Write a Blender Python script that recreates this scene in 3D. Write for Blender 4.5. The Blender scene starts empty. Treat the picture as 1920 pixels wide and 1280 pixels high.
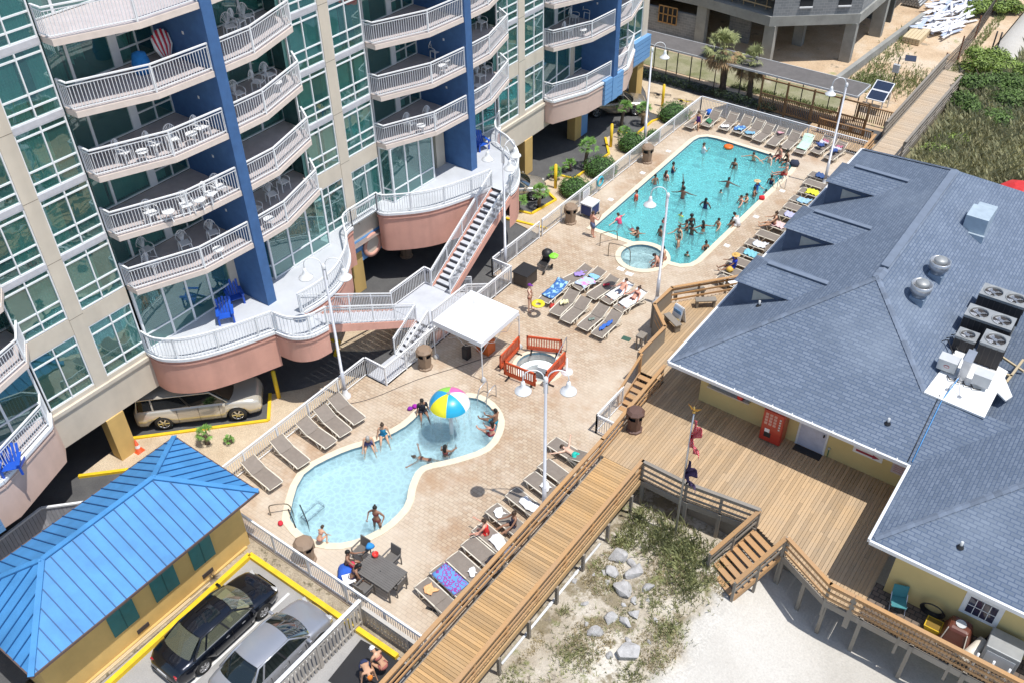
import bpy, bmesh, math, random
from math import sin, cos, pi, radians, hypot, atan2
from mathutils import Vector, Matrix
from mathutils.geometry import tessellate_polygon
random.seed(7)
S = bpy.context.scene
C = S.collection
# ------------------------------------------------------------------ camera
CAM_H = 30.0
FPX = 1742.124
def cam_rows():
    a, b, g = radians(36.85689), radians(50.32053), radians(-0.994502)
    z1 = Matrix(((cos(a), sin(a), 0), (-sin(a), cos(a), 0), (0, 0, 1)))
    x = Matrix(((1, 0, 0), (0, cos(b), sin(b)), (0, -sin(b), cos(b))))
    z2 = Matrix(((cos(g), sin(g), 0), (-sin(g), cos(g), 0), (0, 0, 1)))
    return z2 @ x @ z1
MR = cam_rows()
cam = bpy.data.objects.new('camera', bpy.data.cameras.new('camera'))
C.objects.link(cam)
cam.matrix_world = Matrix.Translation((0, 0, CAM_H)) @ MR.transposed().to_4x4()
cam.data.sensor_width = 36.0
cam.data.lens = 36.0 * FPX / 1920.0
cam.data.clip_end = 2000
S.camera = cam
# ------------------------------------------------------------------ world, sun, exposure
SUN_EL, SUN_AZ = radians(71.5), radians(85)      # azimuth from +Y towards +X
w = bpy.data.worlds.new('World'); S.world = w; w.use_nodes = True
nt = w.node_tree
sky = nt.nodes.new('ShaderNodeTexSky'); sky.sky_type = 'NISHITA'; sky.sun_disc = False
sky.sun_elevation = SUN_EL; sky.sun_rotation = SUN_AZ
sky.air_density = 1.2; sky.dust_density = 1.0
bg = nt.nodes['Background']; bg.inputs[1].default_value = 0.135
nt.links.new(sky.outputs[0], bg.inputs[0])
sl = bpy.data.lights.new('sun', 'SUN'); sl.energy = 4.0; sl.angle = radians(0.5); sl.color = (1.0, .965, .91)
so = bpy.data.objects.new('sun', sl); C.objects.link(so); so.location = (0, 0, 60)
sd = Vector((cos(SUN_EL) * sin(SUN_AZ), cos(SUN_EL) * cos(SUN_AZ), sin(SUN_EL)))
so.rotation_euler = sd.to_track_quat('Z', 'Y').to_euler()
S.view_settings.view_transform = 'Standard'; S.view_settings.look = 'None'
S.view_settings.exposure = 0.18; S.view_settings.gamma = 1; S.view_settings.use_curve_mapping = False
# ------------------------------------------------------------------ measuring helpers
def ray(px, py):
    return MR.transposed() @ Vector(((px - 960) / FPX, -(py - 640) / FPX, -1.0))
def G(px, py, z=0.0):                # where a sight line meets the level z
    r = ray(px, py); t = (z - CAM_H) / r.z
    return Vector((r.x * t, r.y * t, z))
def GP(px, py, p0, n):               # ... meets a plane
    r = ray(px, py); o = Vector((0, 0, CAM_H)); n = Vector(n)
    t = (Vector(p0) - o).dot(n) / r.dot(n)
    return o + r * t
# ------------------------------------------------------------------ materials
MATS = {}
def newmat(name):
    m = bpy.data.materials.new(name); m.use_nodes = True
    return m, m.node_tree, m.node_tree.nodes['Principled BSDF']
def N(nt, t, **k):
    n = nt.nodes.new(t)
    for a, v in k.items():
        if a[0] == 'i' and a[1:].isdigit(): n.inputs[int(a[1:])].default_value = v
        elif a.startswith('in_'): n.inputs[a[3:].replace('_', ' ')].default_value = v
        else: setattr(n, a, v)
    return n
def rgba(c): return (c[0], c[1], c[2], 1)
def mat(name, col, rough=.6, metal=0, var=.12, scale=2.5, bump=0, bscale=30, island=0, spec=.5, coat=0, streak=0):
    """plain painted or natural surface with large soft colour variation, optional per-piece tint"""
    if name in MATS: return MATS[name]
    m, nt, b = newmat(name)
    geo = N(nt, 'ShaderNodeNewGeometry')
    no = N(nt, 'ShaderNodeTexNoise', in_Scale=scale, in_Detail=5.0, in_Roughness=.65)
    nt.links.new(geo.outputs['Position'], no.inputs['Vector'])
    mr = N(nt, 'ShaderNodeMapRange', i1=.3, i2=.7, i3=1 - var, i4=1 + var)
    nt.links.new(no.outputs['Fac'], mr.inputs[0])
    last = mr.outputs[0]
    if island:
        m2 = N(nt, 'ShaderNodeMapRange', i1=0., i2=1., i3=1 - island, i4=1 + island)
        nt.links.new(geo.outputs['Random Per Island'], m2.inputs[0])
        mu = N(nt, 'ShaderNodeMath', operation='MULTIPLY')
        nt.links.new(last, mu.inputs[0]); nt.links.new(m2.outputs[0], mu.inputs[1]); last = mu.outputs[0]
    if streak:
        mp = N(nt, 'ShaderNodeMapping'); mp.inputs['Scale'].default_value = (.8, .8, .10); nt.links.new(geo.outputs['Position'], mp.inputs[0])
        ns = N(nt, 'ShaderNodeTexNoise', in_Scale=1.6, in_Detail=3.0, in_Roughness=.5); nt.links.new(mp.outputs[0], ns.inputs['Vector'])
        m3 = N(nt, 'ShaderNodeMapRange', i1=.45, i2=.75, i3=1., i4=1 - streak); nt.links.new(ns.outputs['Fac'], m3.inputs[0])
        mu = N(nt, 'ShaderNodeMath', operation='MULTIPLY'); nt.links.new(last, mu.inputs[0]); nt.links.new(m3.outputs[0], mu.inputs[1]); last = mu.outputs[0]
    hv = N(nt, 'ShaderNodeHueSaturation', in_Color=rgba(col)); nt.links.new(last, hv.inputs['Value'])
    nt.links.new(hv.outputs[0], b.inputs['Base Color'])
    b.inputs['Roughness'].default_value = rough; b.inputs['Metallic'].default_value = metal
    b.inputs['Specular IOR Level'].default_value = spec
    b.inputs['Coat Weight'].default_value = coat
    if bump:
        n2 = N(nt, 'ShaderNodeTexNoise', in_Scale=bscale, in_Detail=4.0)
        nt.links.new(geo.outputs['Position'], n2.inputs['Vector'])
        bp = N(nt, 'ShaderNodeBump', in_Strength=bump, in_Distance=.02)
        nt.links.new(n2.outputs['Fac'], bp.inputs['Height']); nt.links.new(bp.outputs[0], b.inputs['Normal'])
    MATS[name] = m
    return m
def ramp(nt, stops, src=None, interp='LINEAR'):
    r = N(nt, 'ShaderNodeValToRGB'); r.color_ramp.interpolation = interp
    e = r.color_ramp.elements
    while len(e) < len(stops): e.new(.5)
    for i, (p, c) in enumerate(stops): e[i].position = p; e[i].color = rgba(c)
    if src is not None: nt.links.new(src, r.inputs[0])
    return r
def mixc(nt, fac, a, b, mode='MIX'):
    n = N(nt, 'ShaderNodeMix', data_type='RGBA', blend_type=mode)
    for s, v in ((n.inputs[0], fac), (n.inputs[6], a), (n.inputs[7], b)):
        if hasattr(v, 'is_linked'): nt.links.new(v, s)
        elif isinstance(v, tuple): s.default_value = rgba(v)
        else: s.default_value = v
    return n.outputs[2]
def ground(name, stops, scale=.35, fine=9, fvar=.25, rough=.9, bump=.5, bscale=14, patch=None, blend=None):
    """natural ground: ramp over big noise, speckle over fine noise, optional patches (colour, scale, threshold)"""
    m, nt, b = newmat(name)
    geo = N(nt, 'ShaderNodeNewGeometry'); P = geo.outputs['Position']
    n1 = N(nt, 'ShaderNodeTexNoise', in_Scale=scale, in_Detail=8.0, in_Roughness=.62); nt.links.new(P, n1.inputs['Vector'])
    r = ramp(nt, stops, n1.outputs['Fac']); c = r.outputs[0]
    n2 = N(nt, 'ShaderNodeTexNoise', in_Scale=fine, in_Detail=6.0, in_Roughness=.7); nt.links.new(P, n2.inputs['Vector'])
    if patch:
        for pc, ps, pt in patch:
            n3 = N(nt, 'ShaderNodeTexNoise', in_Scale=ps, in_Detail=7.0, in_Roughness=.7); nt.links.new(P, n3.inputs['Vector'])
            f = ramp(nt, [(pt, (0, 0, 0)), (pt + .07, (1, 1, 1))], n3.outputs['Fac'])
            c = mixc(nt, f.outputs[0], c, pc)
    if blend:                        # gives way to another sand east of x = blend[0], along a ragged line
        sx = N(nt, 'ShaderNodeSeparateXYZ'); nt.links.new(P, sx.inputs[0]); nb = N(nt, 'ShaderNodeTexNoise', in_Scale=.45, in_Detail=6.0); nt.links.new(P, nb.inputs['Vector'])
        ma = N(nt, 'ShaderNodeMath', operation='MULTIPLY_ADD', i1=3.2); nt.links.new(nb.outputs['Fac'], ma.inputs[0]); nt.links.new(sx.outputs[0], ma.inputs[2])
        mb_ = N(nt, 'ShaderNodeMapRange', i1=blend[0] + 1.35, i2=blend[0] + 1.9, i3=0., i4=1.); nt.links.new(ma.outputs[0], mb_.inputs[0]); r2 = ramp(nt, blend[1], n1.outputs['Fac']); c = mixc(nt, mb_.outputs[0], c, r2.outputs[0])
    mr = N(nt, 'ShaderNodeMapRange', i1=.3, i2=.7, i3=1 - fvar, i4=1 + fvar); nt.links.new(n2.outputs['Fac'], mr.inputs[0])
    hv = N(nt, 'ShaderNodeHueSaturation'); nt.links.new(c, hv.inputs['Color']); nt.links.new(mr.outputs[0], hv.inputs['Value'])
    nt.links.new(hv.outputs[0], b.inputs['Base Color']); b.inputs['Roughness'].default_value = rough
    n4 = N(nt, 'ShaderNodeTexNoise', in_Scale=bscale, in_Detail=5.0); nt.links.new(P, n4.inputs['Vector'])
    bp = N(nt, 'ShaderNodeBump', in_Strength=bump, in_Distance=.05); nt.links.new(n4.outputs['Fac'], bp.inputs['Height'])
    nt.links.new(bp.outputs[0], b.inputs['Normal'])
    MATS[name] = m
    return m
def bricks(name, c1, c2, cm, bw, rh, mortar=.012, bias=0., rough=.8, bump=.4, stain=None, squash=1., rot=0, freq=2, off=.5):
    m, nt, b = newmat(name)
    uv = N(nt, 'ShaderNodeTexCoord')
    mp = N(nt, 'ShaderNodeMapping'); mp.inputs['Rotation'].default_value = (0, 0, rot)
    nt.links.new(uv.outputs['UV'], mp.inputs[0])
    br = N(nt, 'ShaderNodeTexBrick', offset=off, offset_frequency=freq, squash=squash)
    br.inputs['Color1'].default_value = rgba(c1); br.inputs['Color2'].default_value = rgba(c2); br.inputs['Mortar'].default_value = rgba(cm)
    br.inputs['Scale'].default_value = 1; br.inputs['Mortar Size'].default_value = mortar; br.inputs['Bias'].default_value = bias
    br.inputs['Mortar Smooth'].default_value = .2
    br.inputs['Brick Width'].default_value = bw; br.inputs['Row Height'].default_value = rh
    nt.links.new(mp.outputs[0], br.inputs['Vector'])
    c = br.outputs['Color']
    geo = N(nt, 'ShaderNodeNewGeometry')
    for st in (stain or []):
        n = N(nt, 'ShaderNodeTexNoise', in_Scale=st[1], in_Detail=6.0, in_Roughness=.6); nt.links.new(geo.outputs['Position'], n.inputs['Vector'])
        f = ramp(nt, [(st[2], (0, 0, 0)), (st[3], (1, 1, 1))], n.outputs['Fac'])
        c = mixc(nt, f.outputs[0], c, mixc(nt, st[4], c, st[0]))
    nt.links.new(c, b.inputs['Base Color']); b.inputs['Roughness'].default_value = rough
    bp = N(nt, 'ShaderNodeBump', in_Strength=bump, in_Distance=.01); bp.invert = True
    nt.links.new(br.outputs['Fac'], bp.inputs['Height']); nt.links.new(bp.outputs[0], b.inputs['Normal'])
    MATS[name] = m
    return m
def wood(name, col, grey, var=.25, rough=.75, mixv=.5):
    """boards: tint differs per board, knots and grain along each piece, greyed in patches"""
    m, nt, b = newmat(name)
    geo = N(nt, 'ShaderNodeNewGeometry'); P = geo.outputs['Position']
    n1 = N(nt, 'ShaderNodeTexNoise', in_Scale=.6, in_Detail=6.0, in_Roughness=.65); nt.links.new(P, n1.inputs['Vector'])
    f = ramp(nt, [(.38, (0, 0, 0)), (.68, (mixv, mixv, mixv))], n1.outputs['Fac'])
    c = mixc(nt, f.outputs[0], col, grey)
    n2 = N(nt, 'ShaderNodeTexNoise', in_Scale=16, in_Detail=4.0, in_Roughness=.7); nt.links.new(P, n2.inputs['Vector'])
    ad = N(nt, 'ShaderNodeMath', operation='ADD'); nt.links.new(n2.outputs['Fac'], ad.inputs[0]); nt.links.new(geo.outputs['Random Per Island'], ad.inputs[1])
    mr = N(nt, 'ShaderNodeMapRange', i1=.3, i2=1.7, i3=1 - var, i4=1 + var); nt.links.new(ad.outputs[0], mr.inputs[0])
    hv = N(nt, 'ShaderNodeHueSaturation'); nt.links.new(c, hv.inputs['Color']); nt.links.new(mr.outputs[0], hv.inputs['Value'])
    nt.links.new(hv.outputs[0], b.inputs['Base Color']); b.inputs['Roughness'].default_value = rough
    bp = N(nt, 'ShaderNodeBump', in_Strength=.3, in_Distance=.01); nt.links.new(n2.outputs['Fac'], bp.inputs['Height']); nt.links.new(bp.outputs[0], b.inputs['Normal'])
    MATS[name] = m
    return m
def glass(name, tint, gl=(.8, .9, .95), base=.12, power=1.0, rough=.02, wob=.15, body=None):
    """window glass: see-through tint plus mirror reflection growing at grazing angles"""
    m, nt, b = newmat(name); nt.nodes.remove(b)
    out = [n for n in nt.nodes if n.type == 'OUTPUT_MATERIAL'][0]
    tr = N(nt, 'ShaderNodeBsdfTransparent'); tr.inputs[0].default_value = rgba(tint)
    g = N(nt, 'ShaderNodeBsdfGlossy'); g.inputs[0].default_value = rgba(gl); g.inputs['Roughness'].default_value = rough
    fr = N(nt, 'ShaderNodeLayerWeight', in_Blend=.35)
    mr = N(nt, 'ShaderNodeMapRange', i1=0., i2=1., i3=base, i4=min(1., base + .75 * power)); nt.links.new(fr.outputs['Fresnel'], mr.inputs[0])
    if wob:
        geo = N(nt, 'ShaderNodeNewGeometry'); n = N(nt, 'ShaderNodeTexNoise', in_Scale=.9, in_Detail=2.0); nt.links.new(geo.outputs['Position'], n.inputs['Vector'])
        bp = N(nt, 'ShaderNodeBump', in_Strength=wob, in_Distance=.05); nt.links.new(n.outputs['Fac'], bp.inputs['Height']); nt.links.new(bp.outputs[0], g.inputs['Normal'])
    base_ = tr.outputs[0]
    if body:
        df = N(nt, 'ShaderNodeBsdfDiffuse'); df.inputs[0].default_value = rgba(body[:3]); m0 = N(nt, 'ShaderNodeMixShader', i0=body[3]); nt.links.new(tr.outputs[0], m0.inputs[1]); nt.links.new(df.outputs[0], m0.inputs[2]); base_ = m0.outputs[0]
    mx = N(nt, 'ShaderNodeMixShader'); nt.links.new(mr.outputs[0], mx.inputs[0]); nt.links.new(base_, mx.inputs[1]); nt.links.new(g.outputs[0], mx.inputs[2])
    nt.links.new(mx.outputs[0], out.inputs[0])
    MATS[name] = m
    return m
def water(name, tint, rip=3.2, strength=.5, caustic_low=.72, murk=(.3, .6, .65, .2), cs=1.6):
    m, nt, b = newmat(name); nt.nodes.remove(b)
    out = [n for n in nt.nodes if n.type == 'OUTPUT_MATERIAL'][0]
    geo = N(nt, 'ShaderNodeNewGeometry'); P = geo.outputs['Position']
    n1 = N(nt, 'ShaderNodeTexNoise', in_Scale=rip, in_Detail=3.0, in_Distortion=1.2); nt.links.new(P, n1.inputs['Vector'])
    n2 = N(nt, 'ShaderNodeTexVoronoi', feature='SMOOTH_F1', in_Scale=rip * .9); 
    mp = mixc(nt, .12, P, n1.outputs['Color']); nt.links.new(mp, n2.inputs['Vector'])
    ad = N(nt, 'ShaderNodeMath', operation='ADD'); nt.links.new(n1.outputs['Fac'], ad.inputs[0]); nt.links.new(n2.outputs['Distance'], ad.inputs[1])
    bp = N(nt, 'ShaderNodeBump', in_Strength=strength, in_Distance=.12); nt.links.new(ad.outputs[0], bp.inputs['Height'])
    v2 = N(nt, 'ShaderNodeTexVoronoi', feature='DISTANCE_TO_EDGE', in_Scale=rip * cs); nt.links.new(mixc(nt, .16, P, n1.outputs['Color']), v2.inputs['Vector'])
    caustic = ramp(nt, [(0, (1, 1, 1)), (.05, (.95, .95, .95)), (.16, (caustic_low + .07,) * 3), (.4, (caustic_low,) * 3)], v2.outputs['Distance'])  # caustic light net put into the transmission tint, brightest along cell edges
    tr = N(nt, 'ShaderNodeBsdfTransparent'); nt.links.new(mixc(nt, 1.0, caustic.outputs[0], tint, 'MULTIPLY'), tr.inputs[0])
    rf = N(nt, 'ShaderNodeBsdfRefraction', in_IOR=1.33); rf.inputs[0].default_value = rgba(tint); rf.inputs['Roughness'].default_value = .0; nt.links.new(bp.outputs[0], rf.inputs['Normal'])
    g = N(nt, 'ShaderNodeBsdfGlossy'); g.inputs['Roughness'].default_value = .04; nt.links.new(bp.outputs[0], g.inputs['Normal'])
    fr = N(nt, 'ShaderNodeFresnel', in_IOR=1.33); nt.links.new(bp.outputs[0], fr.inputs['Normal'])
    mx = N(nt, 'ShaderNodeMixShader'); nt.links.new(fr.outputs[0], mx.inputs[0]); nt.links.new(tr.outputs[0], mx.inputs[1]); nt.links.new(g.outputs[0], mx.inputs[2])
    m0 = N(nt, 'ShaderNodeMixShader', i0=.38); nt.links.new(tr.outputs[0], m0.inputs[1]); nt.links.new(rf.outputs[0], m0.inputs[2]); dfw = N(nt, 'ShaderNodeBsdfDiffuse'); dfw.inputs[0].default_value = rgba(murk[:3]); m5 = N(nt, 'ShaderNodeMixShader', i0=murk[3]); nt.links.new(m0.outputs[0], m5.inputs[1]); nt.links.new(dfw.outputs[0], m5.inputs[2]); nt.links.new(m5.outputs[0], mx.inputs[1])
    nt.links.new(mx.outputs[0], out.inputs[0])
    MATS[name] = m
    return m
# ------------------------------------------------------------------ mesh collector
class MB:
    def __init__(s): s.v = []; s.f = []; s.m = []; s.ms = []; s.cur = 0; s.sm = []; s.smooth = False
    def use(s, m):
        if m not in s.ms: s.ms.append(m)
        s.cur = s.ms.index(m); return s
    def add(s, vs, fs, smooth=None):
        o = len(s.v); s.v += [Vector(p) for p in vs]
        for f in fs: s.f.append([i + o for i in f]); s.m.append(s.cur); s.sm.append(s.smooth if smooth is None else smooth)
        return s
    def quad(s, *p): return s.add(p, [list(range(len(p)))])
    def hexa(s, p): return s.add(p, [(0, 3, 2, 1), (4, 5, 6, 7), (0, 1, 5, 4), (1, 2, 6, 5), (2, 3, 7, 6), (3, 0, 4, 7)])
    def box(s, x0, y0, z0, x1, y1, z1):
        x0, x1 = min(x0, x1), max(x0, x1); y0, y1 = min(y0, y1), max(y0, y1); z0, z1 = min(z0, z1), max(z0, z1)
        return s.hexa([(x0, y0, z0), (x1, y0, z0), (x1, y1, z0), (x0, y1, z0), (x0, y0, z1), (x1, y0, z1), (x1, y1, z1), (x0, y1, z1)])
    def obox(s, c, sz, rz=0, rx=0, ry=0):
        R = Matrix.Rotation(rz, 3, 'Z') @ Matrix.Rotation(ry, 3, 'Y') @ Matrix.Rotation(rx, 3, 'X'); c = Vector(c)
        h = [d / 2 for d in sz]
        return s.hexa([c + R @ Vector((a * h[0], b * h[1], d * h[2])) for d in (-1, 1) for a, b in ((-1, -1), (1, -1), (1, 1), (-1, 1))])
    def beam(s, p, q, w, h, up=(0, 0, 1)):
        p, q = Vector(p), Vector(q); d = (q - p)
        if d.length < 1e-6: return s
        d.normalize(); u = Vector(up)
        if abs(d.dot(u)) > .98: u = Vector((1, 0, 0))
        sd = d.cross(u).normalized(); uu = sd.cross(d)
        a, b = sd * w / 2, uu * h / 2
        return s.hexa([p - a - b, p + a - b, q + a - b, q - a - b, p - a + b, p + a + b, q + a + b, q - a + b])
    def tube(s, pts, r, n=8, cap=True, smooth=True):
        pts = [Vector(p) for p in pts]; rs = r if isinstance(r, (list, tuple)) else [r] * len(pts)
        prev = None; V = []; F = []
        for i, p in enumerate(pts):
            d = (pts[min(i + 1, len(pts) - 1)] - pts[max(i - 1, 0)])
            if d.length < 1e-9: d = Vector((0, 0, 1))
            d.normalize()
            if prev is None:
                u = Vector((0, 0, 1)) if abs(d.z) < .9 else Vector((1, 0, 0)); u = (u - d * u.dot(d)).normalized()
            else: u = (prev - d * prev.dot(d)).normalized()
            prev = u; w_ = d.cross(u)
            for k in range(n):
                t = 2 * pi * k / n; V.append(p + (u * cos(t) + w_ * sin(t)) * rs[i])
        for i in range(len(pts) - 1):
            for k in range(n): F.append((i * n + k, i * n + (k + 1) % n, (i + 1) * n + (k + 1) % n, (i + 1) * n + k))
        s.add(V, F, smooth)
        if cap:
            o = len(s.v) - len(V)
            for base, rev in ((0, True), ((len(pts) - 1) * n, False)):
                f = [o + base + k for k in range(n)]
                s.f.append(f[::-1] if rev else f); s.m.append(s.cur); s.sm.append(False)
        return s
    def cyl(s, c, r, h, n=16, r2=None):
        return s.tube([c, (c[0], c[1], c[2] + h)], [r, r if r2 is None else r2], n, True, True)
    def lathe(s, prof, c=(0, 0, 0), n=20, smooth=True):
        V = []; F = []
        for r, z in prof:
            for k in range(n): t = 2 * pi * k / n; V.append((c[0] + r * cos(t), c[1] + r * sin(t), c[2] + z))
        for i in range(len(prof) - 1):
            for k in range(n): F.append((i * n + k, i * n + (k + 1) % n, (i + 1) * n + (k + 1) % n, (i + 1) * n + k))
        return s.add(V, F, smooth)
    def prism(s, pts, z0, z1, sides=True, bottom=True):
        n = len(pts)
        ar = sum(pts[i][0] * pts[(i + 1) % n][1] - pts[(i + 1) % n][0] * pts[i][1] for i in range(n))
        if ar < 0: pts = pts[::-1]
        V = [(p[0], p[1], z0) for p in pts] + [(p[0], p[1], z1) for p in pts]
        F = [list(range(n, 2 * n))]
        if bottom: F.append(list(range(n))[::-1])
        if sides: F += [(i, (i + 1) % n, n + (i + 1) % n, n + i) for i in range(n)]
        return s.add(V, F, False)
    def holed(s, outer, holes, z):
        loops = [[Vector((p[0], p[1], 0)) for p in l] for l in [outer] + holes]
        tri = tessellate_polygon(loops); flat = [v for l in loops for v in l]
        F = []
        for t in tri:
            a, b, c = [flat[i] for i in t]
            F.append(t if (b - a).cross(c - a).z > 0 else (t[0], t[2], t[1]))
        return s.add([(v.x, v.y, z) for v in flat], F, False)
    def build(s, name, mt=None, parent=None, loc=None, bevel=0):
        me = bpy.data.meshes.new(name)
        o = bpy.data.objects.new(name, me)
        off = Vector((0, 0, 0))
        if parent is not None:
            q = parent
            while q is not None: off = off + q.location; q = q.parent
            o.parent = parent
        elif loc is not None: off = Vector(loc); o.location = off
        me.from_pydata([v - off for v in s.v], [], s.f)
        ms = s.ms or [mt]
        for m in ms: me.materials.append(m)
        me.polygons.foreach_set('material_index', s.m if s.ms else [0] * len(s.f))
        me.polygons.foreach_set('use_smooth', s.sm)
        uvl = me.uv_layers.new(name='UVMap')
        me.update()
        if not getattr(s, 'nouv', 0):
            for p in me.polygons:
                n = p.normal
                if abs(n.z) > .98: ux, uy = Vector((1, 0, 0)), Vector((0, 1, 0))
                else: ux = Vector((-n.y, n.x, 0)).normalized(); uy = n.cross(ux)
                for li in p.loop_indices:
                    v = me.vertices[me.loops[li].vertex_index].co + off
                    uvl.data[li].uv = (v.dot(ux), v.dot(uy))
        C.objects.link(o)
        if bevel:
            b = o.modifiers.new('bevel', 'BEVEL'); b.width = bevel; b.segments = 2; b.limit_method = 'ANGLE'
        return o
def tag(o, label=None, cat=None, group=None, kind=None):
    if label: o['label'] = label
    if cat: o['category'] = cat
    if group: o['group'] = group
    if kind: o['kind'] = kind
    return o
def thing(name, loc, label, cat, group=None, rz=0):
    o = bpy.data.objects.new(name, None); C.objects.link(o); o.location = loc; o.rotation_euler = (0, 0, rz)
    o.empty_display_size = .2
    return tag(o, label, cat, group)
def struct(name, mb, mt=None): return tag(mb.build(name, mt), kind='structure', label=None)
def children(o): return [c for c in CH.get(o.name, [])]
def copy_tree(o, parent=None):
    c = o.copy(); C.objects.link(c)
    if parent is not None: c.parent = parent
    for ch in list(o.children): copy_tree(ch, c)
    return c
def place(proto, loc, rz=0, label=None, group=None, sc=None, tilt=None):
    """first call uses the proto itself, later calls copy it with all its parts"""
    if proto.get('placed'): c = copy_tree(proto)
    else: proto['placed'] = 1; c = proto
    c.location = loc; c.rotation_euler = (tilt or 0, 0, rz)
    if sc: c.scale = (sc, sc, sc) if not isinstance(sc, tuple) else sc
    if label: c['label'] = label
    if group: c['group'] = group
    return c
def arc(cx, cy, r, a0, a1, n): return [(cx + r * cos(radians(a0 + (a1 - a0) * i / n)), cy + r * sin(radians(a0 + (a1 - a0) * i / n))) for i in range(n + 1)]
def smoothpoly(pts, k=4):
    """closed Catmull-Rom through the points"""
    n = len(pts); out = []
    for i in range(n):
        p0, p1, p2, p3 = [Vector(pts[(i + j) % n][:2]) for j in (-1, 0, 1, 2)]
        for s_ in range(k):
            t = s_ / k
            out.append(tuple(.5 * ((2 * p1) + (p2 - p0) * t + (2 * p0 - 5 * p1 + 4 * p2 - p3) * t * t + (3 * p1 - p0 - 3 * p2 + p3) * t ** 3)))
    return out
def smoothline(pts, k=4):
    out = []; n = len(pts)
    for i in range(n - 1):
        p = [Vector(pts[max(0, min(n - 1, i + j))]) for j in (-1, 0, 1, 2)]
        for s_ in range(k):
            t = s_ / k
            out.append(.5 * ((2 * p[1]) + (p[2] - p[0]) * t + (2 * p[0] - 5 * p[1] + 4 * p[2] - p[3]) * t * t + (3 * p[1] - p[0] - 3 * p[2] + p[3]) * t ** 3))
    out.append(Vector(pts[-1]))
    return out
def offset_poly(pts, d):
    """closed polygon pushed outward by d"""
    n = len(pts); ar = sum(pts[i][0] * pts[(i + 1) % n][1] - pts[(i + 1) % n][0] * pts[i][1] for i in range(n))
    sg = 1 if ar > 0 else -1; out = []
    for i in range(n):
        a, b, c = Vector(pts[i - 1][:2]), Vector(pts[i][:2]), Vector(pts[(i + 1) % n][:2])
        d1 = (b - a).normalized(); d2 = (c - b).normalized(); t = (d1 + d2).normalized()
        nn = Vector((t.y, -t.x)) * sg; k = max(.5, nn.dot(Vector((d1.y, -d1.x)) * sg))
        out.append(tuple(b + nn * d / k))
    return out
WHITE = mat('white_paint', (.78, .79, .80), .4, var=.06)
STUCCO = mat('beige_stucco', (.62, .55, .45), .85, var=.07, scale=.7, bump=.15, bscale=40, streak=.13)
PINK = mat('pink_stucco', (.66, .35, .27), .85, var=.09, scale=.8, bump=.12, bscale=40, streak=.16)
PALEPINK = mat('pale_pink_stucco', (.68, .50, .42), .85, var=.07, scale=.8, streak=.12)
BLUE = mat('blue_paint', (.19, .40, .69), .7, var=.1, scale=.6, streak=.2)
LBLUE = mat('light_blue_siding', (.16, .34, .60), .65, var=.08, scale=.8)
OCHRE = mat('ochre_stucco', (.62, .42, .15), .85, var=.1, scale=.7, bump=.1, streak=.12)
CREAM = mat('cream_yellow_stucco', (.62, .49, .22), .85, var=.06, scale=.7)
YELLOW = mat('yellow_road_paint', (.78, .52, .02), .6, var=.12, scale=3)
TREAD = mat('grey_concrete_paint', (.50, .52, .56), .75, var=.1, scale=1.5)
CONC = mat('raw_concrete', (.30, .30, .28), .9, var=.2, scale=.8, bump=.2, bscale=20)
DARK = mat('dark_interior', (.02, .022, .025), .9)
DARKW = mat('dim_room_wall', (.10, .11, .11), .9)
CURTAIN = mat('teal_curtain', (.28, .60, .55), .8, var=.15, scale=1.2)
ALU = mat('galvanised_metal', (.52, .53, .55), .35, .7, var=.1)
BLACK = mat('black_plastic', (.02, .02, .022), .5)
TAUPE = mat('taupe_sling_fabric', (.225, .19, .16), .75, var=.1, scale=5)
BONE = mat('cream_plastic_frame', (.74, .68, .57), .5)
WOODN = wood('golden_deck_wood', (.46, .285, .125), (.36, .27, .17), var=.29)
WOODD = wood('sun_bleached_deck_wood', (.45, .31, .175), (.35, .285, .21), var=.24)
WOODR = wood('rail_wood', (.46, .26, .11), (.34, .24, .16), var=.25)
WOODG = wood('grey_weathered_wood', (.22, .19, .155), (.30, .28, .25), var=.3)
GLASSW = glass('window_glass', (.50, .74, .70), (.72, .92, .93), .16, .8, body=(.09, .30, .28, .30))
CARGLASS = glass('car_glass', (.20, .24, .22), (.9, .95, 1), .07, .45, .01, 0, (.02, .03, .03, .3))
SHING_X = bricks('blue_grey_shingles', (.13, .165, .22), (.18, .22, .285), (.085, .12, .19), .33, .145, .02, -.1, .9, .5, [((.25, .30, .37), .25, .5, .75, .4), ((.09, .12, .17), .6, .5, .7, .35)], freq=2)
PAVER = bricks('sand_pavers', (.50, .40, .29), (.41, .30, .205), (.28, .21, .155), .25, .165, .012, 0., .9, .35,
               [((.60, .52, .42), .12, .45, .60, .7), ((.36, .21, .11), .35, .54, .68, .6), ((.72, .65, .56), .9, .5, .8, .4)])
COPING = mat('pool_coping', (.70, .62, .47), .8, var=.08, scale=3)
# ================================================================== SETTING
SST = [(.3, (.45, .425, .38)), (.55, (.54, .515, .47)), (.75, (.59, .565, .525))]
SANDB = ground('beach_sand', SST, .25, 14, .14, bump=.4, bscale=5)
SANDC = ground('construction_sand', [(.3, (.42, .29, .18)), (.5, (.56, .42, .28)), (.7, (.62, .53, .42))], .3, 8, .18, patch=[((.30, .24, .17), .8, .60), ((.28, .30, .12), .28, .62)])
DUNE = ground('dune_soil', [(.3, (.33, .28, .21)), (.48, (.46, .41, .33)), (.68, (.60, .56, .49))], .5, 12, .22,
              patch=[((.24, .20, .13), .9, .51), ((.19, .20, .08), .7, .56), ((.20, .17, .13), 3.5, .58)], blend=(-6.7, SST))
ASPH = ground('asphalt', [(.3, (.075, .075, .078)), (.6, (.11, .11, .11)), (.8, (.15, .145, .14))], .6, 30, .2, bump=.2, bscale=60)
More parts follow.
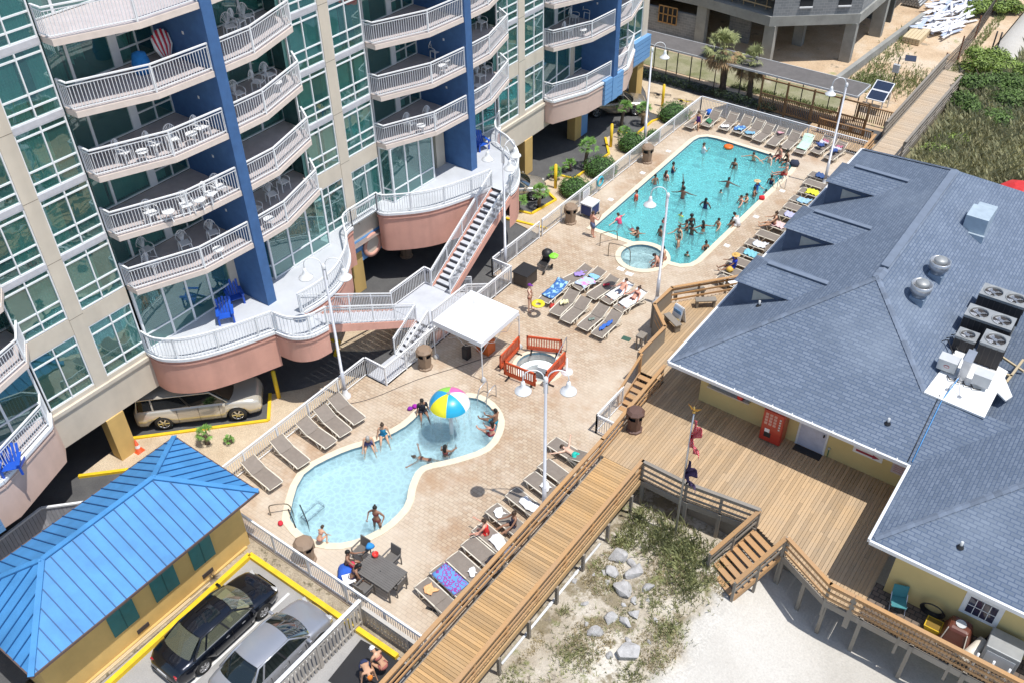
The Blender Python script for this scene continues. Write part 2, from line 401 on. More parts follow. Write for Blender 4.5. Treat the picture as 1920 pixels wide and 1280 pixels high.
LOT = ground('parking_concrete', [(.3, (.27, .27, .26)), (.55, (.34, .33, .32)), (.8, (.40, .39, .37))], .5, 22, .14, bump=.15, bscale=50, patch=[((.22, .21, .20), .5, .62)])
GRAV = ground('pebble_gravel', [(.3, (.48, .37, .25)), (.6, (.60, .49, .35)), (.8, (.68, .58, .45))], .9, 26, .35, bump=.8, bscale=26)
SCRUB = ground('trampled_soil', [(.3, (.24, .20, .14)), (.5, (.36, .30, .22)), (.7, (.45, .39, .29))], 1.2, 16, .35, patch=[((.14, .12, .07), 2.5, .56)])
g = MB().quad((-400, -300, -1.6), (400, -300, -1.6), (400, 500, -1.6), (-400, 500, -1.6)); struct('ground', g, SANDC)
g = MB().quad((-80, -30, -.12), (-24.7, -30, -.12), (-24.7, 62.0, -.12), (-80, 62.0, -.12)); struct('parking_road', g, ASPH)
g = MB().quad((-24.7, 57.6, -.13), (-13.9, 57.6, -.13), (-13.9, 62, -.13), (-24.7, 62, -.13)); struct('alley_road', g, ASPH)
g = MB().quad((-24.3, -30, -.14), (-13.5, -30, -.14), (-13.5, 12.79, -.14), (-24.3, 12.79, -.14)); struct('parking_lot', g, LOT)
g = MB().quad((-80, 62.0, -.15), (-12, 62.0, -.15), (-12, 240, -.15), (-80, 240, -.15)); struct('building_site_ground', g, SANDC)
# beach with gentle relief
def sand_z(x, y):
    z = -.62 + .05 * sin(x * .7 + 1) * cos(y * .5) + .03 * sin(x * 2.1 + y * 1.3)
    if y < 24: z += .55 * math.exp(-((x + 9.2) ** 2) / 5.5) * (1 if y > 8 else 1) * max(0, min(1, (24.5 - y) / 1.2)) * .6
    if x > -6.6 and y < 30: z -= min(.55, (x + 6.6) * .17)
    if y > 45: z += min(1.2, (y - 45) * .06)
    if y > 50: z = z if x > -11.4 else min(z, -.12)
    return z
def relief(name, x0, x1, y0, y1, step, mt, zf):
    nx = int((x1 - x0) / step); ny = int((y1 - y0) / step)
    V = [(x0 + i * (x1 - x0) / nx, y0 + j * (y1 - y0) / ny, zf(x0 + i * (x1 - x0) / nx, y0 + j * (y1 - y0) / ny)) for j in range(ny + 1) for i in range(nx + 1)]
    F = [(j * (nx + 1) + i, j * (nx + 1) + i + 1, (j + 1) * (nx + 1) + i + 1, (j + 1) * (nx + 1) + i) for j in range(ny) for i in range(nx)]
    m = MB(); m.add(V, F, True); return struct(name, m, mt)
relief('dune_sand', -13.0, -5.9, 2, 29, .25, DUNE, sand_z)
relief('beach_sand', -5.9, 60, -20, 45, .6, SANDB, sand_z)
MEAD = ground('meadow_soil', [(.3, (.16, .16, .08)), (.5, (.27, .25, .14)), (.7, (.38, .35, .23))], .6, 10, .35, patch=[((.48, .45, .38), .35, .66)])
relief('dune_ridge_soil', -11.9, 60, 45, 77, .8, MEAD, sand_z); relief('dune_ridge_sand', -11.9, 60, 77, 160, .8, SANDB, sand_z)
# gravel beds by the tower, with kerbs (z just above the road)
GZ = -.07
def bed(pts):
    m = MB().prism(pts, -.12, GZ, True, False); struct('gravel_bed', m, GRAV)
bed([(-31.7, 10.75), (-30.3, 12.25), (-28.9, 12.6), (-25.97, 12.7), (-25.97, 22.6), (-26.9, 22.2), (-27.9, 20.3), (-28.84, 19.18), (-27.54, 17.89), (-31.5, 13.74), (-31.9, 13.3)])
bed([(-30.4, 22.2), (-27.2, 24.2), (-25.1, 26.5), (-25.2, 27.4), (-27.6, 26.2), (-30.4, 25.0)])
bed([(-29.0, 38.2), (-26.0, 37.8), (-26.0, 57.5), (-24.9, 59.9), (-32.4, 59.9), (-30.8, 58.2), (-28.9, 55.5), (-27.7, 55.4), (-28.1, 54.2), (-27.95, 51.7), (-29.2, 51.5), (-29.4, 50.3), (-28.0, 48.6), (-28.1, 46.7), (-28.2, 44.4), (-29.3, 44.2), (-29.6, 42.6), (-27.6, 41.6), (-27.9, 39.4), (-29.0, 39.2)])
def kerb(pts, top='y', h=.13, wd=.15, z=-.12):
    m = MB()
    for a, b in zip(pts, pts[1:]): m.beam((a[0], a[1], z + h / 2), (b[0], b[1], z + h / 2), wd, h)
    struct('kerb', m, YELLOW)
kerb([(-31.9, 13.3), (-27.54, 17.89), (-28.84, 19.18)])
kerb([(-31.7, 10.7), (-30.25, 12.2), (-29.2, 12.5)])
kerb([(-28.9, 38.1), (-26.2, 38.6)]); kerb([(-29.0, 39.2), (-27.9, 39.4), (-27.6, 41.6), (-29.6, 42.6), (-29.9, 43.2)])
kerb([(-29.4, 44.2), (-28.1, 44.4), (-28.0, 48.5), (-29.4, 50.3)]); kerb([(-29.2, 51.6), (-27.9, 51.7), (-28.0, 54.3), (-27.6, 55.4)])
kerb([(-29.6, 23.6), (-28.9, 23.9), (-28.3, 23.0)])
# yellow kerb of the lower car park
YK = [(-22.05, 2.0), (-22.38, 12.2), (-14.6, 12.25)]
m = MB()
for a, b in zip(YK, YK[1:]): m.beam((a[0], a[1], -.04), (b[0], b[1], -.04), .2, .2)
struct('kerb', m, YELLOW)
m = MB().prism([(-22.3, 12.34), (-13.6, 12.34), (-13.6, 12.8), (-24.2, 12.8), (-24.2, 12.0), (-22.5, 12.0), (-22.5, 12.34)], -.14, -.08); struct('soil_strip', m, SCRUB)
m = MB().prism([(-22.85, 2), (-22.5, 2), (-22.5, 12.0), (-22.85, 12.0)], -.14, -.06); struct('footway', m, SCRUB)
m = MB()
for k in range(3): x = -19.9 + k * 2.6; m.box(x, 5.5, -.137, x + .11, 11.9, -.134)
struct('parking_bay_lines', m, mat('white_road_paint', (.7, .7, .68), .6, var=.12, scale=6))
# ------------------------------------------------------------------ pools and pool deck
TC = (-20.07, 39.2)
def z10(x, y, z=0): return G(1080 + x / 3.5556, 160 + y / 3.5556, z)
big = [(-23.95, 40.2)] + [(-24.22, 53.3), (-24.1, 53.9), (-23.7, 54.3), (-23.1, 54.42), (-18.3, 54.35), (-17.7, 54.2), (-17.35, 53.7), (-17.27, 53.0), (-17.45, 40.7), (-17.6, 40.15), (-18.0, 39.8), (-18.55, 39.7)]
big += [p for p in arc(TC[0], TC[1], 1.58, 20, 139, 14)]
tub = arc(TC[0], TC[1], 1.22, 0, 345, 23)
sm_raw = [(545, 960), (570, 890), (640, 850), (700, 830), (760, 800), (800, 765), (850, 748), (895, 748), (925, 770), (933, 800), (910, 838), (850, 860), (790, 875), (768, 910), (757, 950), (710, 993), (640, 1018), (580, 1008), (550, 982)]
small = smoothpoly([G(x, y, -.02) for x, y in sm_raw], 3)
BT = (-19.5, 28.1)
btub = arc(BT[0], BT[1], 1.08, 0, 345, 23)
deck = [(-25.97, 13.1), (-25.97, 22.75), (-24.62, 22.75), (-24.62, 32.95), (-25.97, 32.95), (-25.97, 57.55), (-13.38, 57.55), (-13.38, 12.8), (-24.3, 12.8), (-24.3, 13.1)]
WB, WT, WS, WK = (offset_poly(p, .32) for p in (big, tub, small, btub))
m = MB().holed(deck, [offset_poly(big, .05), offset_poly(tub, .05), offset_poly(small, .05), offset_poly(btub, .05)], 0.0)
for a, b in zip(deck, deck[1:] + deck[:1]): m.quad((a[0], a[1], -.9), (b[0], b[1], -.9), (b[0], b[1], 0), (a[0], a[1], 0))
struct('pool_deck', m, PAVER)
def pool(name, poly, depth, wl, floor, wat, wring=.32):
    m = MB(); n = len(poly)
    m.use(floor); m.holed(poly, [], -depth)
    for i in range(n):
        a, b = poly[i], poly[(i + 1) % n]; m.quad((a[0], a[1], -depth), (b[0], b[1], -depth), (b[0], b[1], -.12), (a[0], a[1], -.12))
    m.use(mat('pool_tile_band', (.10, .20, .26), .3, var=.3, scale=12))
    for i in range(n):
        a, b = poly[i], poly[(i + 1) % n]; m.quad((a[0], a[1], -.12), (b[0], b[1], -.12), (b[0], b[1], .028), (a[0], a[1], .028))
    struct(name + '_basin', m)
    zr_ = .042 if name == 'hot_tub' else .03
    m = MB().holed(offset_poly(poly, wring), [poly], zr_)
    o = offset_poly(poly, wring)
    for i in range(n):
        a, b = o[i], o[(i + 1) % n]; m.quad((a[0], a[1], 0), (b[0], b[1], 0), (b[0], b[1], zr_), (a[0], a[1], zr_))
    struct(name + '_edge', m, COPING)
    if wat:
        m = MB().holed(poly, [], wl); struct(name + '_water', m, wat)
BASE_BIG = mat('turquoise_pool_plaster', (.62, .84, .84), .7, var=.12, scale=.6)
BASE_SM = mat('pale_pool_plaster', (.78, .84, .85), .7, var=.08, scale=.8)
pool('big_pool', big, 1.25, -.14, BASE_BIG, water('big_pool_water', (.48, .85, .87), 1.7, .6, .70, (.22, .60, .64, .34), 1.5))
pool('hot_tub', tub, .9, -.12, BASE_SM, water('hot_tub_water', (.82, .95, .96), 6, .8, .75, (.5, .75, .8, .2)))
pool('small_pool', small, .75, -.10, BASE_SM, water('small_pool_water', (.76, .92, .97), 3.0, .6, .70, (.55, .78, .84, .18), 1.35))
pool('empty_hot_tub', btub, .9, -.12, mat('bare_tub_plaster', (.42, .42, .40), .7, var=.2), None, .2)
# steps and bench rings inside the tubs, shelf steps of the pools
m = MB()
for (c, r0, r1, z) in ((TC, 1.2, .78, -.5), (BT, 1.06, .7, -.45)):
    for a0 in range(0, 360, 15):
        p = [arc(c[0], c[1], r, a0, a0 + 15, 1) for r in (r0, r1)]
        m.hexa([(*p[0][0], -.88), (*p[0][1], -.88), (*p[1][1], -.88), (*p[1][0], -.88), (*p[0][0], z), (*p[0][1], z), (*p[1][1], z), (*p[1][0], z)])
m.obox((BT[0] + .15, BT[1] + .45, -.3), (.7, .5, .3), .2); m.obox((TC[0] - .8, TC[1] - .2, -.3), (.5, .6, .25), .2)
struct('tub_bench', m, BASE_SM)
m = MB(); a, b = G(562, 950, -.1), G(885, 762, -.1)
m.box(-19.9, 24.1, -.72, -19.0, 24.45, -.45); m.box(-22.4, 14.9, -.72, -22.0, 15.9, -.4)
struct('pool_step', m, BASE_SM)
m = MB()
for (x0, y0, x1, y1, z) in ((-22.4, 14.9, -22.0, 15.9, -.4), (-19.9, 24.1, -19.0, 24.45, -.45)):
    for a, b in (((x0, y0), (x1, y0)), ((x1, y0), (x1, y1)), ((x1, y1), (x0, y1)), ((x0, y1), (x0, y0))): m.beam((*a, z), (*b, z), .06, .012)
struct('tile_stripe', m, mat('tile_stripe_blue', (.03, .06, .12), .4))

# ================================================================== HOTEL TOWER
FX = -31.0
FL = [7.75, 10.35, 12.95, 15.55, 18.15, 20.75]
CEN = [5.55, 20.6, 35.6, 50.6]
tower = thing('hotel_tower', (-36, 28, 0), 'tall beige and blue hotel with curved white railed balconies, teal glass and salmon terrace', 'hotel')
def part(name, mb, mt=None, parent=None, bevel=0): return mb.build(name, mt, parent if parent is not None else tower, bevel=bevel)
PIERS = [(-2.45, -1.85), (12.55, 13.15), (27.6, 28.2), (42.5, 43.12), (57.35, 58.1)]
BAYS = []
for a, b in PIERS[1:4]: BAYS += [(a - 2.0, a), (b, b + 2.0)]
BAYS += [(55.3, 57.35)]
m = MB()
for a, b in PIERS: m.box(FX - .5, a, 3.9, FX, b, 22)
# ground beam, drops under the terraces
for y0, y1 in ((10.4, 15.3), (25.9, 30.3), (40.4, 45.2), (55.2, 58.1)): m.box(FX - .5, y0, 2.35, FX + .015, y1, 3.98); 
m.box(FX - .5, -5, 2.35, FX - .02, 58.0, 3.95)
for y0, y1 in BAYS:
    m.box(FX - .4, y0, 3.95, FX - .02, y1, 4.33)
    m.box(FX - .4, y0, 6.95, FX - .03, y1, 7.72)
part('wall', m, STUCCO)
for y0, y1 in ((10.4, 15.3), (28.2, 30.3), (40.4, 45.2), (55.2, 58.1)): part('ledge', MB().box(FX - .1, y0, 3.95, FX + .10, y1, 4.12), STUCCO)
for a, b in PIERS:
    m = MB()
    for z in FL: m.box(FX, a, z - .1, FX + .003, b, z - .08)
    part('joint_lines', m, mat('joint_shadow', (.2, .17, .13), .9))
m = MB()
m.box(-46, -5, 2.35, -34.6, 58.0, 22)  # dark backing mass put behind the rooms to block light
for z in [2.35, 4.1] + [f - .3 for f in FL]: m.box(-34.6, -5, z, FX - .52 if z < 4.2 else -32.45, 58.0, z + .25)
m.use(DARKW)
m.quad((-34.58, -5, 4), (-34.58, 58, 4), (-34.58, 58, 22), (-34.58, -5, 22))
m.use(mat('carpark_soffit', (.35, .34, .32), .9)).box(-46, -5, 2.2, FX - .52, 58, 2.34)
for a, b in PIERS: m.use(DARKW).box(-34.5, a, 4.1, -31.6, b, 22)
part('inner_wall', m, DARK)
m = MB().box(-46, -6, -.1, -45.5, 60, 2.2).box(-46, -6, -.1, -31, -5.5, 22); part('carpark_wall', m, mat('carpark_wall', (.4, .38, .34), .9))
m = MB().box(-45.9, 57.6, 2.35, FX - .01, 58.1, 22); part('end_wall', m, STUCCO)
# columns of the open car park
for i, (y, w2) in enumerate([(12.8, .42), (27.7, .42), (43.4, .42), (49.2, .4), (57.4, .42)]):
    for x in (-31.25, -38.0):
        m = MB().box(x - .32, y - w2, -.12, x + .32, y + w2, 2.36); part('column', m, OCHRE, bevel=.02)
m = MB().box(-31.3, 49.62, -.12, -30.95, 50.4, 2.4); part('column', m, LBLUE)
# windows of the flush bays
def window(y0, y1, z0, z1, x, trans, parent=tower, mull=1, curtain=None, side=False):
    f = MB(); t = .055
    f.box(x - .08, y0, z0, x + .02, y0 + t, z1); f.box(x - .08, y1 - t, z0, x + .02, y1, z1)
    f.box(x - .08, y0 + t, z0, x + .02, y1 - t, z0 + t); f.box(x - .08, y0 + t, z1 - t, x + .02, y1 - t, z1)
    for k in range(1, mull + 1):
        yy = y0 + (y1 - y0) * k / (mull + 1); f.box(x - .06, yy - t * .45, z0 + t, x + .025, yy + t * .45, z1 - t)
    for tz in trans: f.box(x - .05, y0 + t, z0 + tz - .03, x + .012, y1 - t, z0 + tz + .03)
    fr = part('window', f, WHITE, parent)
    g_ = MB().quad((x - .03, y0 + t, z0 + t), (x - .03, y1 - t, z0 + t), (x - .03, y1 - t, z1 - t), (x - .03, y0 + t, z1 - t))
    part('pane', g_, GLASSW, fr)
    if curtain:
        c = MB()
        for a, b in curtain:
            n = max(4, int((b - a) / .055)); V = []
            for i in range(n + 1):
                yy = a + (b - a) * i / n; xx = x - .28 + (.045 if i % 2 else -.045) + random.uniform(-.012, .012)
                V += [(xx, yy, z0 + .02), (xx, yy, z1)]
            c.add(V, [(2 * i, 2 * i + 2, 2 * i + 3, 2 * i + 1) for i in range(n)])
        part('curtain', c, CURTAIN, fr)
    return fr
for (y0, y1) in BAYS:
    for k, z in enumerate([4.33] + FL[:5]):
        z1 = 6.95 if k == 0 else FL[k] - .22
        cur = random.choice([[(y0, y0 + .75)], [(y0, y1)], [(y0, y0 + 1.0), (y1 - .5, y1)], [(y1 - .9, y1)], [(y0 + .2, y1 - .7)], [(y0, y1)]])
        if k == 0: cur = random.choice([None, [(y1 - .5, y1)]])
        window(y0, y1, z, z1, FX - .06, (.52, 2.15) if k == 0 else (.42, .88, 2.12), curtain=cur)
        if k: m = MB().box(FX - .3, y0, z1, FX - .02, y1, FL[k] + .0) if k < 5 else None
        if k and m: part('sill_band', m, mat('lilac_grey_band', (.50, .50, .53), .5))
# railings
def railing(mb, pts, h=1.05, sp=.12, post=1.35, closed=False, thick=.055, bal=.02, base=0, posts=True):
    pts = [Vector(p) for p in pts]
    for a, b in zip(pts, pts[1:]):
        L = (b - a).length
        if L < .02: continue
        up = Vector((0, 0, 1))
        mb.beam(a + up * h, b + up * h, .075, .05); mb.beam(a + up * (h - .13), b + up * (h - .13), .04, .03); mb.beam(a + up * .1, b + up * .1, .04, .03)
        n = max(1, int(L / sp))
        for i in range(n):
            p = a + (b - a) * ((i + .5) / n); mb.beam(p + up * .1, p + up * (h - .13), bal, bal, (0, 1, 0))
    if posts:
        acc = 0
        ps = [pts[0]]
        for a, b in zip(pts, pts[1:]):
            L = (b - a).length; n = int(L / post)
            if n >= 1:
                for i in range(1, n + 1): ps.append(a + (b - a) * i / max(n, 1))
                acc = 0
            else:
                acc += L
                if acc > post: ps.append(b); acc = 0
        ps.append(pts[-1])
        last = None
        for p in ps:
            if last is not None and (p - last).length < .3: continue
            mb.beam(p + Vector((0, 0, base)), p + Vector((0, 0, h)), thick, thick, (0, 1, 0)); last = p
LEFT = lambda c: [(-32.4, c - 5.35), (FX, c - 5.35), (-30.4, c - 5.35), (-29.3, c - 2.7), (-29.15, c - .25)]
RIGHT = lambda c: [(-29.12, c + .25), (-29.12, c + 1.8), (-30.0, c + 4.6), (FX, c + 5.2), (-32.4, c + 5.2)]
SLABM = mat('balcony_slab', (.70, .60, .53), .85, var=.07)
FLOORM = mat('balcony_floor', (.50, .45, .45), .8, var=.1)
def balcony(c, k, right):
    z = FL[k]
    pts = RIGHT(c) if right else LEFT(c)
    m = MB().use(SLABM).prism(pts + ([(-32.4, c + .25)] if right else [(-32.4, c - .25)]), z - .24, z - .012)
    inner = offset_poly(pts + ([(-32.4, c + .25)] if right else [(-32.4, c - .25)]), -.04)
    m.use(FLOORM).quad(*[(p[0], p[1], z) for p in inner])
    if sum(inner[i][0] * inner[(i + 1) % len(inner)][1] - inner[(i + 1) % len(inner)][0] * inner[i][1] for i in range(len(inner))) < 0:
        m.f[-1] = m.f[-1][::-1]
    b = part('balcony', m)
    r = MB(); rp = [Vector((p[0] - .07, p[1], z)) for p in (pts[:4] if right else pts[1:])]
    railing(r, rp, 1.06, .118, 1.5); part('railing', r, WHITE, b)
    return b
for c in CEN:
    for k in range(5):
        for right in (False, True):
            balcony(c, k, right)
# party fins in blue, roof to terrace
for c in CEN:
    m = MB().box(-34.5, c - .25, 4.3, -29.08, c + .25, 22); 
    for z in FL: m.use(mat('fin_joint', (.05, .13, .3), .8)).box(-29.08, c - .25, z - .16, -29.077, c + .25, z - .14)
    for z in FL: m.use(WHITE).box(-30.6, c - .262, z + 1.1, -30.5, c - .25, z + 1.22)
    m.use(BLUE)
    part('blue_fin', m, BLUE)
# recessed glazing behind the balconies
for c in CEN:
    for k in range(5):
        z = FL[k]; x = -32.45; z1 = z + 2.33
        for s_ in (-1, 1):
            ys = sorted((c + s_ * 5.3, c + s_ * 3.95)); window(ys[0], ys[1], z, z1, x, (), curtain=[(ys[0] + .1, ys[1] - .1)] if random.random() < .8 else None, mull=0)
            ys = sorted((c + s_ * 3.95, c + s_ * 2.2)); window(ys[0], ys[1], z, z1, x, (), curtain=random.choice([None, [(ys[0], ys[0] + .8)], [(ys[0], ys[1])]]), mull=0)
            m = MB().box(x - .15, *sorted((c + s_ * 2.2, c + s_ * 1.95))[:1], z, x + .03, sorted((c + s_ * 2.2, c + s_ * 1.95))[1], z1); part('door_post', m, WHITE)
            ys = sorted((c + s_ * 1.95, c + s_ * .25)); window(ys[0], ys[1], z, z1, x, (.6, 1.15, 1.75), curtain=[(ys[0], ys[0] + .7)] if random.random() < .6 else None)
# side returns between bay and recess
for y in [q for c in CEN for q in (c - 5.38, c + 5.22)]: part('side_glass', MB().box(-32.4, y, 7.5, FX - .1, y + .03, 22), mat('dark_side_glass', (.05, .12, .12), .08, var=.2))
# terraces at first floor
def tline(pts, k=5): return smoothline([Vector((p[0], p[1], 0)) for p in pts], k)
T1 = tline([(FX, 15.15), (-30.1, 15.22), (-29.1, 15.95), (-28.3, 17.3), (-27.5, 19.3)])
T1b = tline([(-27.5, 19.3), (-26.6, 19.45), (-26.0, 20.0), (-25.8, 20.85)])
T1c = tline([(-27.5, 20.85), (-27.4, 22.2), (-27.7, 23.6), (-28.6, 25.1), (-29.6, 26.0), (-30.4, 26.7), (-30.6, 27.4)])
T2a = tline([(-30.6, 29.3), (-30.0, 29.42), (-28.5, 31.0), (-27.65, 33.0), (-27.2, 34.6)])
T2b = tline([(-25.95, 34.6), (-26.05, 35.3), (-26.5, 36.2), (-27.3, 37.2), (-28.6, 38.1), (-29.8, 38.6), (-30.6, 39.6), (FX, 40.5)])
outline = [(p.x, p.y) for p in T1 + T1b[1:]] + [(-25.8, 20.9), (-27.5, 20.9)] + [(p.x, p.y) for p in T1c[1:]] + [(p.x, p.y) for p in T2a] + [(p.x, p.y) for p in T2b]
TZ = 4.35
m = MB().holed(outline + [(-33, 40.5), (-33, 15.15)], [], TZ); 
part('terrace_floor', m, mat('terrace_floor_paint', (.50, .52, .55), .7, var=.12, scale=.5))
def fascia(pts, zt, zb, mt, zb2=None):
    m = MB(); n = len(pts); V = []
    for i, p in enumerate(pts):
        z_ = zb if zb2 is None else zb + (zb2 - zb) * i / (n - 1)
        V += [(p.x, p.y, z_), (p.x, p.y, zt)]
    m.add(V, [(2 * i, 2 * i + 2, 2 * i + 3, 2 * i + 1) for i in range(n - 1)], True)
    part('fascia', m, mt)
    m = MB()
    for a, b in zip(pts, pts[1:]): m.beam((a.x, a.y, zt - .06), (b.x, b.y, zt - .06), .16, .14)
    part('fascia_cap', m, WHITE)
    m = MB()
    for a, b in zip(pts, pts[1:]): m.beam((a.x, a.y, zt - .32), (b.x, b.y, zt - .32), .10, .09)
    part('fascia_moulding', m, mt)
fascia(T1, TZ, 2.35, PINK); fascia(T1b, TZ, 2.9, PINK); fascia(T1c, TZ, 2.9, PINK, 2.0); fascia(T2a, TZ, 2.0, PINK); fascia(T2b, TZ, 2.2, PINK)
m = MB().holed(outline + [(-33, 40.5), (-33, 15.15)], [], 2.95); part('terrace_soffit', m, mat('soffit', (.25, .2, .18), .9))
for c, mt in ((CEN[0], PALEPINK), (CEN[3], PALEPINK)):
    L = tline([(FX, c - 5.35), (-30.35, c - 5.3), (-29.6, c - 3.4), (-29.3, c - .3)], 3) if c > 20 else None
    P_ = [(FX, c - 5.35), (-30.4, c - 5.35), (-29.4, c - 2.9), (-29.2, c - .3), (-29.2, c + 1.8), (-30.3, c + 4.5), (FX, c + 4.9)]
    V = [Vector((p[0], p[1], 0)) for p in P_]
    m = MB().holed(P_ + [(-33, c + 4.9), (-33, c - 5.35)], [], TZ); part('terrace_floor', m, FLOORM)
    zb = 2.3 if c < 20 else 2.75
    fascia(V, TZ, zb, mt)
    r = MB(); railing(r, [(p[0] - .08, p[1], TZ + .03) for p in P_], 1.06, .118, 1.5); part('railing', r, WHITE)
    m = MB()
    for k in range(5): m.box(-29.5, c - 1.2, zb + k * .34, -29.12 + .03, c - .3, zb + .3 + k * .34)
    part('blue_siding', m, LBLUE); m = MB()
    for k in range(5): m.box(-29.5, c + .3, zb + k * .34, -29.09, c + 1.1, zb + .3 + k * .34)
    part('blue_siding', m, LBLUE)
    m = MB().box(-29.5, c - .3, zb, -29.05, c + .3, TZ); part('blue_fin', m, LBLUE)
m = MB()
for k in range(4): m.box(FX - .1, 27.55, 1.7 + k * .34, FX + .05, 30.3, 2.01 + k * .34)
m.box(FX - .2, 27.5, 1.68, FX + .03, 30.3, 3.08)
part('blue_siding', m, LBLUE); m = MB()
for k in range(5): m.box(FX - .1, 55.9, 2.7 + k * .34, FX + .3, 58.2, 3.0 + k * .34)
part('blue_siding', m, LBLUE)
m = MB().lathe([(.62, 0), (.70, .05), (.70, .14), (.50, .14), (.48, .02)], n=32)
me_c = Matrix.Translation((FX + .06, 28.9, 2.36)) @ Matrix.Rotation(pi / 2, 4, 'Y'); m.v = [me_c @ v for v in m.v]
part('round_moulding', m, PINK)
m = MB().lathe([(0, .06), (.50, .06)], n=32); m.v = [me_c @ v for v in m.v]; part('round_panel', m, STUCCO)
for pl in (T1, T1b[1:], T1c, T2a, T2b):
    r = MB(); railing(r, [(p.x, p.y, TZ + .02) for p in pl], 1.06, .118, 1.6); part('railing', r, WHITE)
r = MB(); railing(r, [(-30.6, 27.4, TZ), (-30.6, 29.3, TZ)], 1.06, .118, 1.2); part('railing', r, WHITE)
# storefront glass at terrace level
def shop(p, q, z0=TZ, z1=7.5, n=3, tr=(.75,)):
    p, q = Vector((p[0], p[1], 0)), Vector((q[0], q[1], 0)); f = MB()
    for i in range(n + 1):
        a = p + (q - p) * i / n; f.beam((a.x, a.y, z0), (a.x, a.y, z1), .09 + .008 * (i == 0), .09 + .008 * (i == 0), (0, 1, 0))
    for z in [z0 + .05, z1 - .05] + [z0 + t for t in tr]: f.beam((p.x, p.y, z), (q.x, q.y, z), .07, .07)
    fr = part('shopfront', f, WHITE)
    part('pane', MB().quad((p.x, p.y, z0), (q.x, q.y, z0), (q.x, q.y, z1), (p.x, p.y, z1)), GLASSW, fr)
shop((FX, 15.3), (-30.95, 16.6), n=1); shop((-30.95, 16.6), (-31.0, 20.0), n=3)
shop((-32.3, 20.9), (-30.4, 22.0), n=1); shop((-30.4, 22.0), (-30.4, 25.6), n=3)
shop((-31.0, 30.3), (-30.35, 30.4), n=1); shop((-30.35, 30.4), (-30.25, 33.5), n=3); shop((-30.25, 33.5), (-32.0, 34.3), n=1)
shop((-31.6, 35.9), (-31.15, 40.3), n=4)
shop((-31.2, 45.3), (-31.6, 48.9), n=2); shop((-31.6, 49.4), (-31.6, 52.4), n=3); shop((-31.6, 52.4), (FX, 55.2), n=2)
shop((FX, 6), (-31.0, 10.4), n=3)
for q in ((-31.3, 19.95, TZ, -30.9, 20.35, 7.5), (-31.5, 34.5, TZ, -30.85, 35.2, 7.5), (-31.9, 48.95, TZ, -31.5, 49.35, 7.5)): part('storefront_pier', MB().box(*q), STUCCO)
# ---------------- stairs and landing
stair = thing('terrace_stairs', (-26.5, 27.8, 0), 'white railed outdoor stairs with grey landing linking hotel terrace and pool deck', 'stairs')
LZ = 1.0
def flight(x0, x1, ya, za, yb, zb, n, pink=True):
    """from (ya,za) down to (yb,zb)"""
    m = MB().use(TREAD); dy = (yb - ya) / n; dz = (zb - za) / n
    for i in range(n):
        z = za + dz * (i + 1); y0 = ya + dy * i; y1 = ya + dy * (i + 1)
        if i < n - 0: m.box(x0 + .05, y0, z - .05, x1 - .05, y1 - .02 * (1 if dy > 0 else -1), z)
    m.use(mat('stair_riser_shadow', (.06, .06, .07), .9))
    for i in range(n):
        z = za + dz * (i + 1); y0 = ya + dy * i
        m.box(x0 + .05, y0 - .012, z, x1 - .05, y0 + .012, z - dz - .05)
    part('flight', m, None, stair)
    m = MB()
    for x in (x0, x1): m.beam((x, ya, za - .2), (x, yb, zb - .2), .1, .36)
    part('stringer', m, PINK if pink else WHITE, stair)
    m = MB()
    for x in (x0, x1): railing(m, [(x, ya, za + .02), (x, yb, zb + .02)], 1.0, .12, 1.5); m.beam((x - .05, ya, za + .82), (x - .05, yb, zb + .82), .05, .04)
    part('railing', m, WHITE, stair)
flight(-27.45, -25.9, 20.9, TZ, 26.5, LZ, 18)
flight(-27.1, -25.85, 34.6, TZ, 29.2, LZ, 18)
flight(-25.85, -25.0, 26.5, LZ, 24.75, 0, 6, False)
flight(-25.9, -24.8, 29.3, LZ, 31.0, 0.02, 6, False)
m = MB().prism([(-27.6, 26.5), (-24.75, 26.5), (-24.75, 29.25), (-27.6, 29.25)], .75, LZ); part('landing', m, TREAD, stair)
m = MB().box(-27.5, 26.6, -.12, -27.2, 26.9, .75).box(-25.2, 26.7, -.12, -24.8, 29.0, .75).box(-27.5, 28.9, -.12, -27.2, 29.2, .75); part('landing_support', m, PINK, stair)
m = MB(); railing(m, [(-27.55, 26.55, LZ), (-27.55, 29.2, LZ), (-27.15, 29.2, LZ)]); part('railing', m, WHITE, stair); m = MB(); railing(m, [(-24.8, 26.55, LZ), (-24.8, 29.2, LZ)]); part('railing', m, WHITE, stair)
m = MB()
m.box(-25.9, 22.8, .0, -24.7, 24.7, .02); part('lower_slab', m, TREAD, stair)
# ---------------- white pool fences
FNC = 'white railings around the pool deck'
def fence(label, runs, h=1.15, mt=WHITE, sp=.115, post=1.9, gate=None, name='pool_fence', group=FNC):
    p0 = runs[0][0]
    t = thing(name, (p0[0], p0[1], p0[2] if len(p0) > 2 else 0), label, 'fence', group)
    for r_ in runs:
        pts = [Vector((p[0], p[1], p[2] if len(p) > 2 else 0)) for p in r_]
        m = MB(); railing(m, pts, h, sp, post, posts=False); m.build('railing_panel', mt, t)
        for a, b in zip(pts, pts[1:]):
            n = max(1, round((b - a).length / post))
            for i in range(n + 1):
                p = a + (b - a) * i / n
                if i == n and b is not pts[-1]: continue
                MB().box(p.x - .035, p.y - .035, p.z - .3 * 0, p.x + .035, p.y + .035, p.z + h + .03).build('post', mt, t)
    return t
fence('white fence behind the lower lounger row, from the blue hut to the stair box', [[(-25.93, 13.3), (-25.93, 22.8)]])
